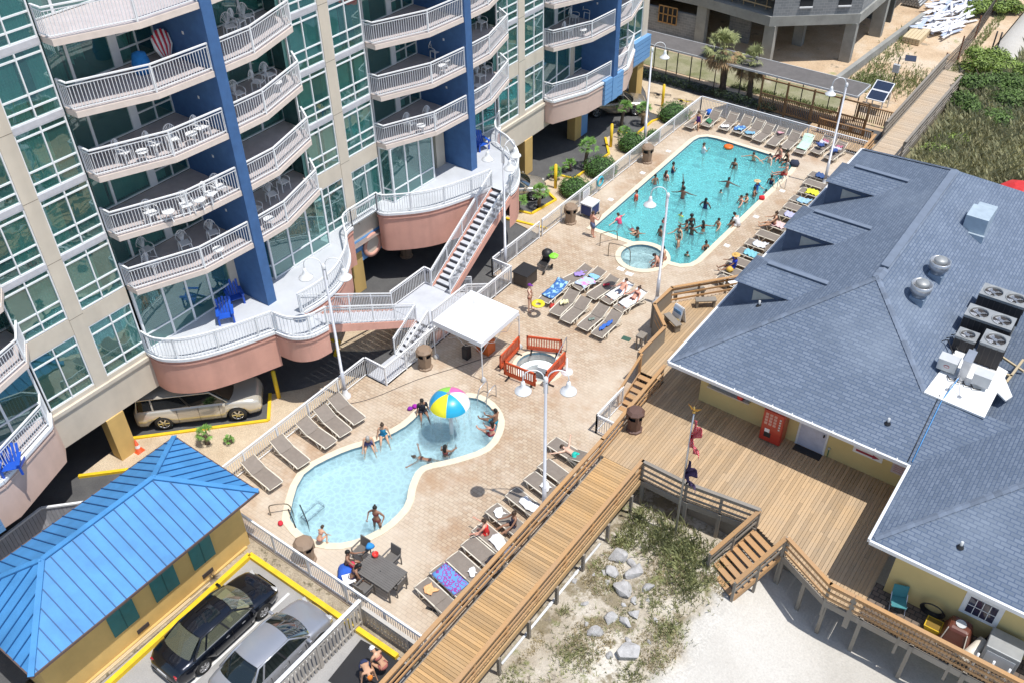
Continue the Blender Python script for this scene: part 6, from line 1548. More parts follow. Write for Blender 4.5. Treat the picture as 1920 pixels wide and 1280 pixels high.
# cars come next
# ================================================================== CARS
def car(name, label, loc, rz, L, Wd, H, col, kind='sedan', wb=None, glassm=None, metal=.55):
    """nose towards +x, origin on the ground at the middle"""
    t = thing(name, (0, 0, 0), label, 'car', None)
    PM = mat(name + '_paint', col, .22, metal, var=.02, coat=1.0)
    hw = Wd / 2; wb = wb or L * .58; xf, xr = wb / 2 + L * .01, -wb / 2 + L * .01; wr = .33 if kind != 'suv' else .41
    belt = H * .62; hood = H * (.56 if kind != 'suv' else .60)
    if kind == 'sedan':
        st = [(-.5, .62, .30, .40, .82), (-.49, .74, .24, .60, .92), (-.47, .88, .20, hood * .86, .96), (-.43, .95, .18, hood * 1.08, 1), (-.36, 1, .17, hood * 1.12, 1), (-.28, 1, .17, belt, 1), (-.1, 1, .17, belt, 1), (.08, 1, .17, belt * .98, 1), (.2, 1, .17, belt * .96, 1), (.27, 1, .17, hood * 1.06, 1), (.36, .98, .18, hood * .98, .98), (.43, .94, .2, hood * .86, .94), (.475, .82, .22, hood * .70, .86), (.495, .66, .26, hood * .52, .74), (.5, .5, .34, hood * .42, .6)]
        gh = dict(bx0=-.34, tx0=-.20, tx1=.09, bx1=.25)
    else:
        st = [(-.5, .80, .40, .62, .9), (-.495, .92, .30, belt * .97, .97), (-.47, .98, .26, belt, 1), (-.3, 1, .25, belt, 1), (0, 1, .25, belt, 1), (.15, 1, .25, belt, 1), (.24, 1, .25, belt * .97, 1), (.3, 1, .26, hood * 1.0, .99), (.4, .97, .27, hood * .97, .97), (.46, .92, .30, hood * .90, .93), (.485, .86, .32, hood * .78, .88), (.5, .74, .40, hood * .6, .8)]
        gh = dict(bx0=-.49, tx0=-.45, tx1=.12, bx1=.26)
    # densify
    S2 = []
    for a, b in zip(st, st[1:]):
        for k in range(3): S2.append(tuple(a[i] + (b[i] - a[i]) * k / 3 for i in range(5)))
    S2.append(st[-1])
    m = MB(); m.smooth = True; V = []; np_ = 13
    for (x, wf, zb, zt, wf2) in S2:
        w_ = hw * wf; cs = [(0, zb), (w_ * .75, zb), (w_ * .93, zb + .03), (w_ * .985, zb + .14), (w_, zb + (zt - zb) * .45), (w_ * .99, zb + (zt - zb) * .7), (w_ * .955, zb + (zt - zb) * .88), (w_ * .90, zt), (w_ * .75, zt + .025), (w_ * .5, zt + .045), (w_ * .25, zt + .055), (0, zt + .06)]
        # wheel arch cut: raise lower points near wheels
        X = x * L
        full = cs + [(-y, z) for y, z in cs[::-1][1:-1]]
        out = []
        for (y, z) in full:
            for xc in (xf, xr):
                d = abs(X - xc)
                if d < wr + .06 and abs(y) > w_ * .72:
                    za = (wr + math.sqrt(max(0, (wr + .06) ** 2 - d * d)))
                    if z < za: z = min(za, zt - .08)
            out.append((X, y, z))
        V += out; nn = len(out)
    F = []
    for i in range(len(S2) - 1):
        for k in range(nn): F.append((i * nn + k, (i + 1) * nn + k, (i + 1) * nn + (k + 1) % nn, i * nn + (k + 1) % nn))
    m.add(V, F); m.add(V[:nn], [list(range(nn))]); m.add(V[-nn:], [list(range(nn))[::-1]])
    body = m.build('body', PM, t)
    # greenhouse
    b0, t0, t1, b1 = [gh[k] * L for k in ('bx0', 'tx0', 'tx1', 'bx1')]
    zB = belt + .02; zT = H - .03; wB = hw * .90; wT = hw * (.66 if kind == 'sedan' else .78)
    GM = CARGLASS if glassm is None else glassm
    def sidept(u, s_, top):  # u 0..1 along
        return None
    rows = [((b0, zB + .03, wB * .80), 'b'), ]
    n = 10; roof = []; V = []
    def g_pt(x, top, s_):
        return None
    # roof shell
    m = MB(); m.smooth = True; V = []; nx = 12; ny = 8
    for i in range(nx + 1):
        u = i / nx; x = t0 + (t1 - t0) * u; zz = zT - .05 * (2 * u - 1) ** 2 - .0
        for j in range(ny + 1):
            v = 2 * j / ny - 1; V.append((x + .06 * (1 - v * v) * (1 if u > .9 else 0) - .05 * (1 - v * v) * (1 if u < .1 else 0), wT * v * (1 - .06 * (2 * u - 1) ** 2), zz + .04 * (1 - v * v) - (.02 if abs(v) > .9 else 0)))
    m.add(V, [(i * (ny + 1) + j, (i + 1) * (ny + 1) + j, (i + 1) * (ny + 1) + j + 1, i * (ny + 1) + j + 1) for i in range(nx) for j in range(ny)])
    rf_ = m.build('roof', PM, t)
    zr = zT - .07
    def curve_glass(name, xb, zb_, wb_, xt, zt_, wt_, bulge):
        m = MB(); m.smooth = True; V = []; n1, n2 = 4, 8
        for i in range(n1 + 1):
            u = i / n1
            for j in range(n2 + 1):
                v = 2 * j / n2 - 1; V.append((xb + (xt - xb) * u + bulge * (1 - v * v) * (1 - u * .6), (wb_ + (wt_ - wb_) * u) * v, zb_ + (zt_ - zb_) * u + .03 * sin(u * pi) * 1 + (.04 * (1 - v * v) * u)))
        m.add(V, [(i * (n2 + 1) + j, (i + 1) * (n2 + 1) + j, (i + 1) * (n2 + 1) + j + 1, i * (n2 + 1) + j + 1) for i in range(n1) for j in range(n2)])
        return m.build(name, GM, t)
    curve_glass('windscreen', b1, zB, wB * .88, t1 + .02, zT - .05, wT * .93, .16)
    curve_glass('rear_window', b0, zB + .03, wB * .84, t0 - .02, zT - .05, wT * .93, -.13)
    for s_ in (-1, 1):
        A_ = [(b1 - .08, s_ * wB, zB - .01), (t1, s_ * wT, zr), (t0, s_ * wT, zr), (b0 + .1, s_ * wB, zB - .01)]
        m = MB()
        mid = [(A_[0][0] * (1 - k) + A_[3][0] * k, s_ * wB * 1.0, zB) for k in (0, .45, .9, 1)]
        def P_(k, top):
            a = A_[1] if top else A_[0]; b = A_[2] if top else A_[3]
            return tuple(a[i] + (b[i] - a[i]) * k for i in range(3))
        for k0, k1 in ((0.02, .40), (.43, .80), (.83, .98)):
            q = [P_(k0, 0), P_(k1, 0), P_(k1, 1), P_(k0, 1)]
            m = MB().quad(*(q if s_ > 0 else q[::-1])); m.build('side_window', GM, t)
        for k in (.415, .815): MB().beam(P_(k, 0), P_(k, 1), .02, .07, (1, 0, 0)).build('pillar', BLACK if k < .5 else PM, t)
        MB().tube([P_(0, 0), P_(0, 1), P_(.5, 1), P_(1, 1), P_(1, 0)], [.035, .04, .035, .045, .05], 6).build('roof_rail', PM, t)
        MB().beam(P_(0, 0), P_(1, 0), .02, .025).build('window_trim', ALU, t)
        # mirror
        MB().obox((b1 - .22, s_ * (hw + .06), belt + .03), (.12, .22, .14)).build('wing_mirror', PM, t, bevel=.03)
        for xd in (-.03 * L, .12 * L if kind != 'suv' else .13 * L):
            MB().box(xd - .1, s_ * hw * .995, belt - .16, xd + .05, s_ * (hw + .012), belt - .13).build('door_handle', ALU if metal else PM, t)
        for xd in (-.16 * L, .01 * L, .175 * L): MB().box(xd - .006, s_ * (hw - .03), .3, xd + .006, s_ * (hw + .003), belt - .06).build('door_seam', BLACK, t)
        MB().obox((L * .462, s_ * hw * .66, hood * .72), (.16, .3, .13), s_ * -.35).build('headlight', mat('headlight', (.6, .6, .58), .15, .3, coat=1), t, bevel=.04)
        MB().obox((-L * .466, s_ * hw * .63, hood * (.80 if kind == 'sedan' else 1.0)), (.1, .30, .15 if kind == 'sedan' else .4), s_ * .3).build('tail_light', mat('tail_light', (.35, .01, .02), .2, coat=1), t, bevel=.03)
    # interior
    MB().box(b0 + .35, -wB * .85, belt - .4, b1 - .3, wB * .85, belt - .15).build('cabin_floor', mat('beige_interior', (.36, .33, .25), .9), t)
    for x in (-.16 * L, .06 * L):
        for y in (-.38, .38): MB().obox((x, y, belt - .0), (.16, .5, .62), 0, 0, -.2).build('car_seat', MATS['beige_interior'], t, bevel=.05)
    MB().obox((b1 - .35, 0, belt - .04), (.45, wB * 1.6, .12)).build('dashboard', MATS['beige_interior'], t)
    MB().obox((b0 + .3, 0, belt - .02), (.5, wB * 1.55, .05)).build('parcel_shelf', MATS['beige_interior'], t)
    # wheels
    for xc in (xf, xr):
        for s_ in (-1, 1):
            c = Matrix.Translation((xc, s_ * (hw - .10), wr)) @ Matrix.Rotation(-s_ * pi / 2, 4, 'X')
            m = MB().lathe([(wr * .62, -.1), (wr * .98, -.1), (wr, -.06), (wr, .07), (wr * .96, .1), (wr * .66, .105)], n=28); m.v = [c @ v for v in m.v]; wh = m.build('tyre', mat('tyre_rubber', (.02, .02, .02), .8), t)
            m = MB().lathe([(wr * .67, .07), (wr * .67, .10), (wr * .6, .10), (wr * .58, .03)], n=28)
            for k in range(6): a = k * pi / 3; m.beam((wr * .08 * cos(a), wr * .08 * sin(a), .085), (wr * .62 * cos(a), wr * .62 * sin(a), .085), .07, .03)
            m.lathe([(0, .1), (wr * .16, .1), (wr * .2, .07)], n=14); m.v = [c @ v for v in m.v]; m.build('rim', mat('alloy', (.55, .55, .56), .25, .8), wh)
            m = MB().lathe([(0, .0), (wr * .66, .0)], n=24); m.v = [c @ v for v in m.v]; m.build('brake_shadow', BLACK, wh)
            m = MB().box(xc - wr, s_ * (hw - .55), .2, xc + wr, s_ * (hw - .22), wr * 2 + .02); m.build('wheel_well', BLACK, t)
    MB().obox((L * .488, 0, hood * .42), (.06, Wd * .55, .16)).build('grille', BLACK, t); MB().obox((-L * .497, 0, hood * .62), (.03, .5, .16)).build('number_plate', mat('plate', (.5, .5, .5), .5), t)
    t.location = loc; t.rotation_euler = (0, 0, rz)
    return t
DKG = glass('tinted_glass', (.03, .035, .035), (.9, .95, 1), .08, .45, .01, 0, (.015, .018, .02, .5))
car('black_sedan', 'dark navy black sedan with sunroof parked next to the ochre hut', (-20.68, 9.2, -.14), radians(90), 4.9, 1.82, 1.46, (.008, .011, .02), 'sedan', 2.8, glass('greenish_glass', (.72, .76, .6), (.9, .95, 1), .05, .35, .01, 0, (.35, .36, .25, .25)))
o = [c for c in bpy.data.objects if c.name == 'black_sedan'][0]
s_ = MB().box(-.42, -.4, 1.452, .12, .4, 1.462); s_.build('sunroof', mat('sunroof_glass', (.005, .006, .008), .05, coat=1), None); so_ = bpy.data.objects['sunroof']; so_.parent = o
car('grey_hatchback', 'silver grey car partly hidden by the picket fence', (-18.1, 9.55, -.14), radians(90), 4.8, 1.86, 1.55, (.42, .43, .46), 'sedan', 2.8)
dsu = Vector((.7, .715, 0)); nsu = Vector((-.715, .7, 0))
c = (Vector((-31.03, 14.82, 0)) + Vector((-28.66, 17.23, 0))) / 2 + nsu * .92 - dsu * .1
car('silver_suv', 'large champagne silver utility vehicle nosed out under the salmon terrace', (c.x, c.y, -.12), atan2(dsu.y, dsu.x), 5.6, 2.0, 1.88, (.62, .58, .50), 'suv', 3.3, DKG, .3)
d3 = Vector((.76, .65, 0)).normalized(); n3 = Vector((-d3.y, d3.x, 0)); c = (Vector((-31.64, 52.6, 0)) + Vector((-29.48, 54.45, 0))) / 2 + n3 * .85
car('tan_suv', 'tan crossover parked behind the small palms near the far end of the hotel', (c.x, c.y, -.12), atan2(d3.y, d3.x), 4.6, 1.85, 1.66, (.42, .36, .28), 'suv', 2.8, DKG)
c = Vector((-29.3, 40.2, 0)) - d3 * 1.4 + n3 * .85
car('silver_car', 'silver car half hidden under the middle terrace', (c.x + .5, c.y + .6, -.12), atan2(d3.y, d3.x), 4.7, 1.82, 1.5, (.48, .44, .38), 'sedan', 2.75)
# ================================================================== PLANTS
LEAF = mat('hedge_leaf', (.07, .16, .03), .6, var=.35, scale=3, island=.45)
LEAF2 = mat('juniper_leaf', (.085, .145, .03), .7, var=.35, scale=1.2, island=.5)
LEAF3 = mat('bright_leaf', (.19, .27, .05), .6, var=.3, scale=1, island=.4)
PALM = mat('palm_leaf', (.27, .29, .12), .6, var=.3, island=.4); DEADP = mat('dry_palm_leaf', (.30, .20, .10), .8, var=.3, island=.4)
PALM2 = mat('young_palm_leaf', (.15, .30, .06), .6, var=.3, island=.4); BARK = mat('bark', (.12, .09, .065), .9, var=.3, scale=6, bump=.5)
GRASSM = mat('dune_grass', (.32, .33, .15), .8, var=.35, scale=.8, island=.45)
def leafcloud(m, c, r, n, s, shell=.55, clump=None, up=.3):
    for i in range(n):
        d = Vector((random.gauss(0, 1), random.gauss(0, 1), random.gauss(0, 1))).normalized(); k = shell + (1 - shell) * random.random() ** .6
        bump_ = 1 + .10 * sin(d.x * 7 + c[0]) * sin(d.y * 6 + c[1] * 3) + .06 * sin(d.z * 11)
        p = Vector(c) + Vector((d.x * r[0], d.y * r[1], d.z * r[2])) * k * bump_
        if p.z < -.1 and c[2] < 3: continue
        a = Vector((random.gauss(0, 1), random.gauss(0, 1), random.gauss(0, .6))).normalized() * s * random.uniform(.6, 1.3); b = a.cross(d + Vector((0, 0, up))).normalized() * s * .45
        m.add([p - a, p + b, p + a, p - b], [(0, 1, 2, 3)], False)
for i, (x, y, r, h) in enumerate(((-27.1, 42.95, 1.05, .85), (-27.1, 46.05, 1.15, .9), (-27.15, 50.0, 1.0, 1.0), (-26.95, 55.4, 1.15, 1.0), (-26.6, 52.0, .5, .55))):
    t = thing('round_hedge', (x, y, -.1), ['clipped round green hedge nearest the towel cart', 'clipped round hedge between two small palms and the pool fence', 'clipped round hedge right beside the tall lamp', 'clipped dark hedge near the far fence corner', 'small low hedge behind the lamp base'][i], 'hedge', 'clipped round hedges')
    m = MB(); m.nouv = 1; leafcloud(m, (x, y, h * .45), (r, r * .95, h * .72), 2600 if r > .8 else 1000, .055, .8); m.build('foliage', LEAF, t)
    m = MB().lathe([(0, .0), (r * .8, .05), (r * .85, h * .5), (r * .5, h * .95), (0, h)], (x, y, -.08), 14); m.build('dark_core', mat('hedge_core', (.02, .045, .012), .9), t)  # solid dark body inside the leaf shell
def palm(x, y, h, R, nf, label, dead=.3, group='small palms beside the hotel', z0=-.1, tr=.11, lw=.5, name='palm_tree', leaf=None):
    t = thing(name, (x, y, z0), label, 'palm', group)
    lean = Vector((random.uniform(-.12, .12), random.uniform(-.12, .12), 0)) * h
    pts = [Vector((x, y, z0)) + lean * (k / 6) ** 2 + Vector((0, 0, h * k / 6)) for k in range(7)]
    MB().tube(pts, [tr * 1.35] + [tr * (1.1 if k % 2 else .95) for k in range(5)] + [tr * .8], 10).build('trunk', BARK, t)
    c = pts[-1]; g_, d_ = MB(), MB(); g_.nouv = d_.nouv = 1
    for i in range(nf):
        a = random.uniform(0, 2 * pi); isd = random.random() < dead; el = random.uniform(-.9, -.1) if isd else random.uniform(-.15, 1.35)
        d = Vector((cos(a) * cos(el), sin(a) * cos(el), sin(el))); L = R * random.uniform(.55, .75); e = c + d * L * .7 - Vector((0, 0, .05))
        m = d_ if isd else g_; m.beam(c, e, .018, .012)
        sd = d.cross(Vector((0, 0, 1))); sd = sd.normalized() if sd.length > .1 else Vector((1, 0, 0)); u = sd.cross(d)
        for k in range(13):
            f = (k / 12 - .5) * 2.3; q = (d * cos(f) + sd * sin(f)).normalized(); tip = e + q * R * lw * random.uniform(.8, 1.1) * (1 - .12 * abs(f)) + Vector((0, 0, -R * .18 * random.random() - .1 * R * abs(f))); md = e + q * R * lw * .55
            w_ = q.cross(u).normalized() * .022 * R
            m.add([e, md + w_, tip, md - w_], [(0, 1, 2, 3)], False)
    g_.build('fronds', leaf or PALM, t)
    if d_.f: d_.build('dry_fronds', DEADP, t)
for x, y, h, R, lab in ((-28.7, 15.3, .75, .72, 'small palm in front of the large silver utility vehicle'), (-29.45, 52.5, 1.5, 1.0, 'taller small palm by the tan crossover'), (-28.35, 53.5, 1.3, .95, 'second small palm right of the tan crossover'), (-28.35, 46.1, 1.7, 1.05, 'leaning small palm between bollard and hedge'), (-29.0, 45.3, .5, .8, 'low palm tuft near the leaning palm'), (-29.2, 43.8, .5, .8, 'lowest palm tuft near the garage shade'), (-28.8, 39.3, .95, .85, 'small palm in front of the half hidden silver car'), (-28.0, 40.35, 1.2, .95, 'small palm right of the half hidden silver car'), (-27.9, 15.9, .3, .42, 'tiny palm tuft beside the front palm'), (-28.6, 51.5, .3, .8, 'spiky agave like tuft below the tan crossover')):
    palm(x, y, h * .9, R * .78, 24, lab, .05, leaf=PALM2)
palm(-26.2, 61.6, 3.2, 1.9, 60, 'big shaggy cabbage palm behind the far fence', .55, 'cabbage palms', tr=.24); palm(-24.1, 61.7, 2.6, 1.6, 42, 'smaller cabbage palm right beside the big one', .4, 'cabbage palms', tr=.2)
def ell_(m, c, r):
    m.lathe([(0, -1), (.6, -.8), (1, 0), (.8, .6), (.4, .9), (0, 1)], (0, 0, 0), 9, False); k = 54
    for i in range(len(m.v) - k, len(m.v)): v = m.v[i]; m.v[i] = Vector((c[0] + v.x * r[0] * random.uniform(.8, 1.1), c[1] + v.y * r[1] * random.uniform(.8, 1.1), c[2] + v.z * r[2]))
def bush(x, y, z, rx, ry, rz_, n, label, mt=LEAF2, s=.09, sub=7):
    t = thing('dune_shrub', (x, y, z), label, 'shrub', 'evergreen shrubs on the dunes'); m = MB(); m.nouv = 1; co = MB(); co.nouv = 1
    cl = [(random.uniform(-.6, .6), random.uniform(-.6, .6), random.uniform(.1, .8)) for _ in range(sub)] + [(0, 0, .5)]
    for cx_, cy_, cz_ in cl:
        q = random.uniform(.35, .6); leafcloud(m, (x + cx_ * rx, y + cy_ * ry, z + cz_ * rz_), (rx * q, ry * q, rz_ * q * .9), int(n * 1.5) // len(cl), s * 1.25, .6)
        ell_(co, (x + cx_ * rx, y + cy_ * ry, z + cz_ * rz_), (rx * q * .72, ry * q * .72, rz_ * q * .62))
    m.build('foliage', mt, t); co.build('dark_core_blobs', mat('shrub_core', (.035, .06, .015), .95, var=.3, scale=8), t); b_ = MB()  # dark solid blobs added inside the clumps to stop see-through
    for k in range(7):
        a = random.uniform(0, 6.3); b_.tube([(x, y, z - .2), (x + .3 * rx * cos(a), y + .3 * ry * sin(a), z + rz_ * .4), (x + .7 * rx * cos(a), y + .7 * ry * sin(a), z + rz_ * .8)], [.07, .05, .02], 5)
    b_.build('stem', BARK, t)
def zz(px, py): p = G(px, py, .5); return p.x, p.y
for i, (px, py, rx, ry, rz_, n, mt, lab) in enumerate([(1860, 125, 2.2, 1.8, 1.3, 5000, LEAF3, 'light green shrub at the top of the dune thicket'), (1850, 170, 2.6, 2.2, 1.6, 7000, LEAF2, 'large dark green shrub in the middle of the dune thicket'), (1900, 200, 2.2, 2.0, 1.6, 6000, LEAF2, 'dark green shrub at the right picture edge'), (1815, 215, 1.6, 1.6, 1.3, 5000, LEAF2, 'dark shrub overhanging the beach boardwalk'), (1880, 232, 1.8, 1.6, 1.2, 4500, LEAF2, 'lowest dark shrub of the dune thicket'), (1905, 150, 2.0, 2.0, 1.5, 4500, LEAF3, 'lighter shrub behind the thicket at right'),
     (1750, 285, 1.0, .9, .6, 1600, LEAF3, 'small bright green shrub near the roof corner'), (1785, 265, .9, .9, .7, 1600, LEAF3, 'bright shrub between roof corner and thicket'), (1885, 10, 1.6, 1.6, .8, 2500, LEAF3, 'green shrub at the top right picture corner'), (1840, 15, 1.2, 1.8, .6, 2000, LEAF3, 'low green shrub by the sand path')]):
    x, y = zz(px, py); bush(x, y, .2, rx, ry, rz_, n, lab, mt)
# grasses
def grass(name, label, n, fn, hgt, mt, w_=.012):
    m = MB(); m.nouv = 1; k = 0; V = []; F = []
    while k < n:
        p = fn()
        if p is None: continue
        x, y, z, s = p
        for _ in range(3):
            a = random.uniform(0, 2 * pi); h = hgt * s * random.uniform(.5, 1.1); l = h * random.uniform(.2, .8); dx, dy = cos(a), sin(a); q = Vector((x + random.uniform(-.05, .05), y + random.uniform(-.05, .05), z))
            V += [q + Vector((-dy, dx, 0)) * w_, q - Vector((-dy, dx, 0)) * w_, q + Vector((dx * l * .5, dy * l * .5, h * .75)) - Vector((-dy, dx, 0)) * w_ * .7, q + Vector((dx * l, dy * l, h))]; o = len(V) - 4; F += [(o, o + 1, o + 2), (o, o + 2, o + 3)]
        k += 1
    m.add(V, F, False); o = m.build(name, mt); return tag(o, label, 'grass', kind='stuff')
cl1 = [(-10.8, 21.8, 1.0, 1.0), (-9.4, 22.6, 1.3, 1.3), (-8.2, 22.4, 1.4, 1.2), (-7.6, 21.2, 1.0, .9), (-7.3, 19.2, .9, .7), (-8.4, 19.9, .8, .6), (-10.9, 23.0, .9, 1.1), (-11.0, 20.0, .4, .7), (-10.2, 19.6, .7, .5), (-7.4, 16.8, .8, .6), (-9.5, 16.2, 1.1, .6), (-10.9, 14.0, .6, .6), (-9.3, 13.6, 1.3, .7), (-8.0, 14.5, .8, .5), (-10.9, 17.6, .35, .6), (-9.0, 18.4, .8, .4), (-7.0, 18.0, .5, .5), (-8.6, 12.5, 1.2, .6)]
def f1():
    c = random.choices(cl1, [q[2] ** 2 for q in cl1])[0]; x, y = c[0] + random.gauss(0, c[2] * .45), c[1] + random.gauss(0, c[2] * .45)
    if x < -11.2 or y > 23.9 or x > -6.2: return None
    return x, y, sand_z(x, y) - .01, c[3] * random.uniform(.6, 1)
grass('dune_grass', 'patchy green and straw coloured grass on the dune beside the boardwalk', 3600, f1, .42, GRASSM)
def f1b():
    x, y = random.uniform(-11.2, -6.3), random.uniform(9, 23.5)
    v = sin(x * 2.3 + y) + sin(y * 1.7 - x * 1.1)
    if v < .3: return None
    return x, y, sand_z(x, y) - .01, random.uniform(.4, 1)
grass('dry_grass', 'short dry straw scattered over the dune sand', 6000, f1b, .16, mat('straw', (.40, .33, .18), .9, var=.3, scale=1, island=.4), .009)
def f2():
    x, y = random.uniform(-11.2, 2), random.uniform(52.5, 86)
    if x < -9.5 and y > 72: return None
    v = sin(x * .9 + y * .5) + sin(y * .8 - x * .6) + random.uniform(-1, 1)
    if v < -1.6: return None
    return x, y, sand_z(x, y) - .02, random.uniform(.6, 1.2)
grass('dune_meadow', 'tall sun bleached grass covering the dunes behind the building', 24000, f2, .8, mat('meadow_grass', (.42, .40, .22), .85, var=.35, scale=.35, island=.45), .018)
def f3():
    x, y = random.choice([(random.gauss(-15.2, 1.2), random.gauss(71, 1.5)), (random.gauss(-18.3, .5), random.uniform(68, 82)), (random.uniform(-13.6, -12.9), random.uniform(73, 95)), (random.gauss(-17.5, .8), random.gauss(69.5, 1)), (random.uniform(-26, -18), random.uniform(62.6, 63.4))])
    return x, y, -.14, random.uniform(.5, 1)
grass('weeds', 'green weeds in patches on the building site sand', 3000, f3, .35, mat('weed', (.22, .26, .10), .8, var=.3, island=.4), .02)
# rocks
ROCK = mat('pale_rock', (.42, .41, .40), .9, var=.25, scale=5, bump=.6, bscale=9)
def rock(px, py, s, i, lab):
    s *= 1.02
    p = G(px, py, -.5); z = sand_z(p.x, p.y); bm = bmesh.new(); bmesh.ops.create_icosphere(bm, subdivisions=3, radius=1); rs = random.Random(i)
    pl = [Vector((rs.gauss(0, 1), rs.gauss(0, 1), rs.gauss(.2, 1))).normalized() for _ in range(13)]
    for v in bm.verts:
        for q in pl:
            d = v.co.dot(q)
            if d > .5: v.co -= q * (d - .5)
    R = Matrix.Rotation(rs.uniform(0, 3), 3, 'Z')
    for v in bm.verts: v.co = R @ Vector((v.co.x * s * 1.7, v.co.y * s * 1.2, v.co.z * s * .95))
    me = bpy.data.meshes.new('rock'); bm.to_mesh(me); bm.free(); me.materials.append(ROCK); o = bpy.data.objects.new('rock', me); o.location = (p.x, p.y, z + s * .25); C.objects.link(o)
    tag(o, lab, 'rock', 'pale rocks on the dune')
rk = [(1160, 1050, .34, 'top rock of the upper pile'), (1183, 1060, .22, 'rock right of the top rock'), (1150, 1078, .28, 'rock left in the upper pile'), (1133, 1076, .16, 'small rock at the left of the upper pile'), (1192, 1078, .34, 'flat slab right in the upper pile'), (1166, 1112, .38, 'long wedge rock below the upper pile'), (1187, 1130, .16, 'small rock under the wedge rock'), (1212, 1108, .22, 'rock alone to the right of the wedge rock'), (1142, 1162, .26, 'rock of the middle group, left'), (1170, 1168, .22, 'rock of the middle group, centre'), (1188, 1156, .20, 'rock of the middle group, right'), (1115, 1190, .3, 'pale flat rock left below the middle group'), (1175, 1225, .46, 'largest squarish rock near the bottom edge'), (1142, 1232, .18, 'small rock left of the largest rock'), (1178, 1205, .15, 'small rock above the largest rock'), (1078, 1092, .1, 'tiny pale stone near the white pipe')]
rr_ = random.Random(4)
seen = set(); big_ = rk[:13]
for k in range(60):
    x_, y_ = rr_.uniform(1085, 1250), rr_.uniform(1060, 1250); nb_ = min(big_, key=lambda q: (q[0] - x_) ** 2 + (q[1] - y_) ** 2); dx_, dy_ = x_ - nb_[0], y_ - nb_[1]
    key_ = nb_[3]
    if key_ in seen or hypot(dx_, dy_) < 16 or len(seen) >= 9: continue
    seen.add(key_); rk.append((x_, y_, rr_.uniform(.07, .13), ('tiny stone %s the %s' % (('right of' if dx_ > 0 else 'left of') if abs(dx_) > abs(dy_) else ('below' if dy_ > 0 else 'above'), nb_[3])).replace('rock alone to the right of', 'lone rock beside')))
for i, (px, py, s, lab) in enumerate(rk): rock(px, py, s, i, lab if lab.startswith('tiny stone') else lab + ' on the dune')
p = G(398, 1080, 0); m = MB(); m.nouv = 1
for k in range(120): a = random.uniform(0, 6.3); e = random.uniform(.1, 1.3); L = random.uniform(.2, .42); b = Vector((cos(a) * cos(e), sin(a) * cos(e), sin(e))) * L; m.tube([(p.x, p.y, -.08), tuple(Vector((p.x, p.y, -.08)) + b)], [.008, .003], 4)
tag(m.build('dry_shrub', mat('dry_twig', (.22, .16, .11), .9), loc=(p.x, p.y, -.08)), 'dead twiggy shrub against the ochre hut wall', 'shrub')
# ================================================================== BUILDING SITE AND COVERED WALK
cw = thing('covered_walkway', (-24, 61.3, 0), 'long covered walkway with dark felt roof beyond the palms', 'walkway')
RFM = mat('grey_roof_felt', (.13, .12, .115), .9, var=.15)
MB().hexa([(-40, 60.55, 2.45), (-16.15, 60.55, 2.45), (-16.0, 62.5, 2.55), (-40, 62.5, 2.55), (-40, 60.55, 2.56), (-16.15, 60.55, 2.56), (-16.0, 62.5, 2.68), (-40, 62.5, 2.68)]).build('roof', RFM, cw)
m = MB().beam((-40, 60.5, 2.52), (-16.1, 60.5, 2.52), .06, .14).beam((-40, 62.55, 2.62), (-16.0, 62.55, 2.62), .06, .14).beam((-16.1, 60.5, 2.52), (-15.95, 62.55, 2.62), .06, .14); m.build('edge_board', LG, cw)
for i in range(12):
    x = -38.5 + i * 2.0
    if i < 8: MB().box(x - .03, 60.6, -.13, x + .03, 60.66, 2.45).build('post', BLACK, cw)
    MB().box(x - .03, 62.4, -.13, x + .03, 62.46, 2.5).build('post', BLACK, cw)
wf = thing('brown_wooden_fence', (-19, 60.25, 0), 'brown wooden fence with vertical slats and tall posts behind the far pool fence', 'fence')
WB = wood('brown_stained_wood', (.24, .13, .055), (.28, .20, .12), .25)
for i in range(5):
    x = -22.7 + i * 1.9; MB().box(x - .06, 60.2, -.13, x + .06, 60.32, 2.45).build('post', WB, wf)
    if i < 4:
        m = MB()
        for k in range(14): m.box(x + .1 + k * .128, 60.24, .1, x + .16 + k * .128, 60.28, 1.15)
        m.build('slats', WB, wf)
for z in (.12, 1.2, 2.3): MB().box(-22.7, 60.22, z - .05, -15.1, 60.3, z + .05).build('rail', WB, wf)
wf2 = thing('brown_wooden_fence', (-17, 59, 0), 'lower brown slat fence by the boardwalk ramp at the far corner', 'fence')
for (a, b) in (((-17.8, 59.0), (-14.2, 59.0)), ((-16.4, 62.6), (-13.8, 62.6)), ((-14.2, 59.0), (-13.75, 57.6))):
    A1, B1 = Vector((*a, 0)), Vector((*b, 0)); m = MB(); n = int((B1 - A1).length / .14)
    for i in range(n): p = A1 + (B1 - A1) * (i + .5) / n; m.box(p.x - .03, p.y - .02, .0, p.x + .03, p.y + .02, 1.1)
    m.build('slats', WB, wf2); MB().beam(A1 + Vector((0, 0, 1.12)), B1 + Vector((0, 0, 1.12)), .14, .05).build('cap_rail', WB, wf2)
    for p in (A1, B1): MB().box(p.x - .05, p.y - .05, 0, p.x + .05, p.y + .05, 1.2).build('post', WB, wf2)
g_ = MB(); boards(g_, [(-18.6, 57.8), (-13.6, 57.8), (-13.6, 60.1), (-18.6, 60.1)], .12, along='y'); tag(g_.build('ramp_platform', WOODD, loc=(-16, 59, .1)), 'low plank platform between brown fence and far pool fence', 'platform')
gh_ = MB().quad((-40, 62.7, -.12), (-18.2, 62.7, -.12), (-18.2, 66, -.12), (-40, 66, -.12)); struct('grass_strip', gh_, ground('lawn', [(.3, (.16, .17, .07)), (.6, (.30, .28, .18)), (.8, (.45, .40, .32))], .7, 14, .3))
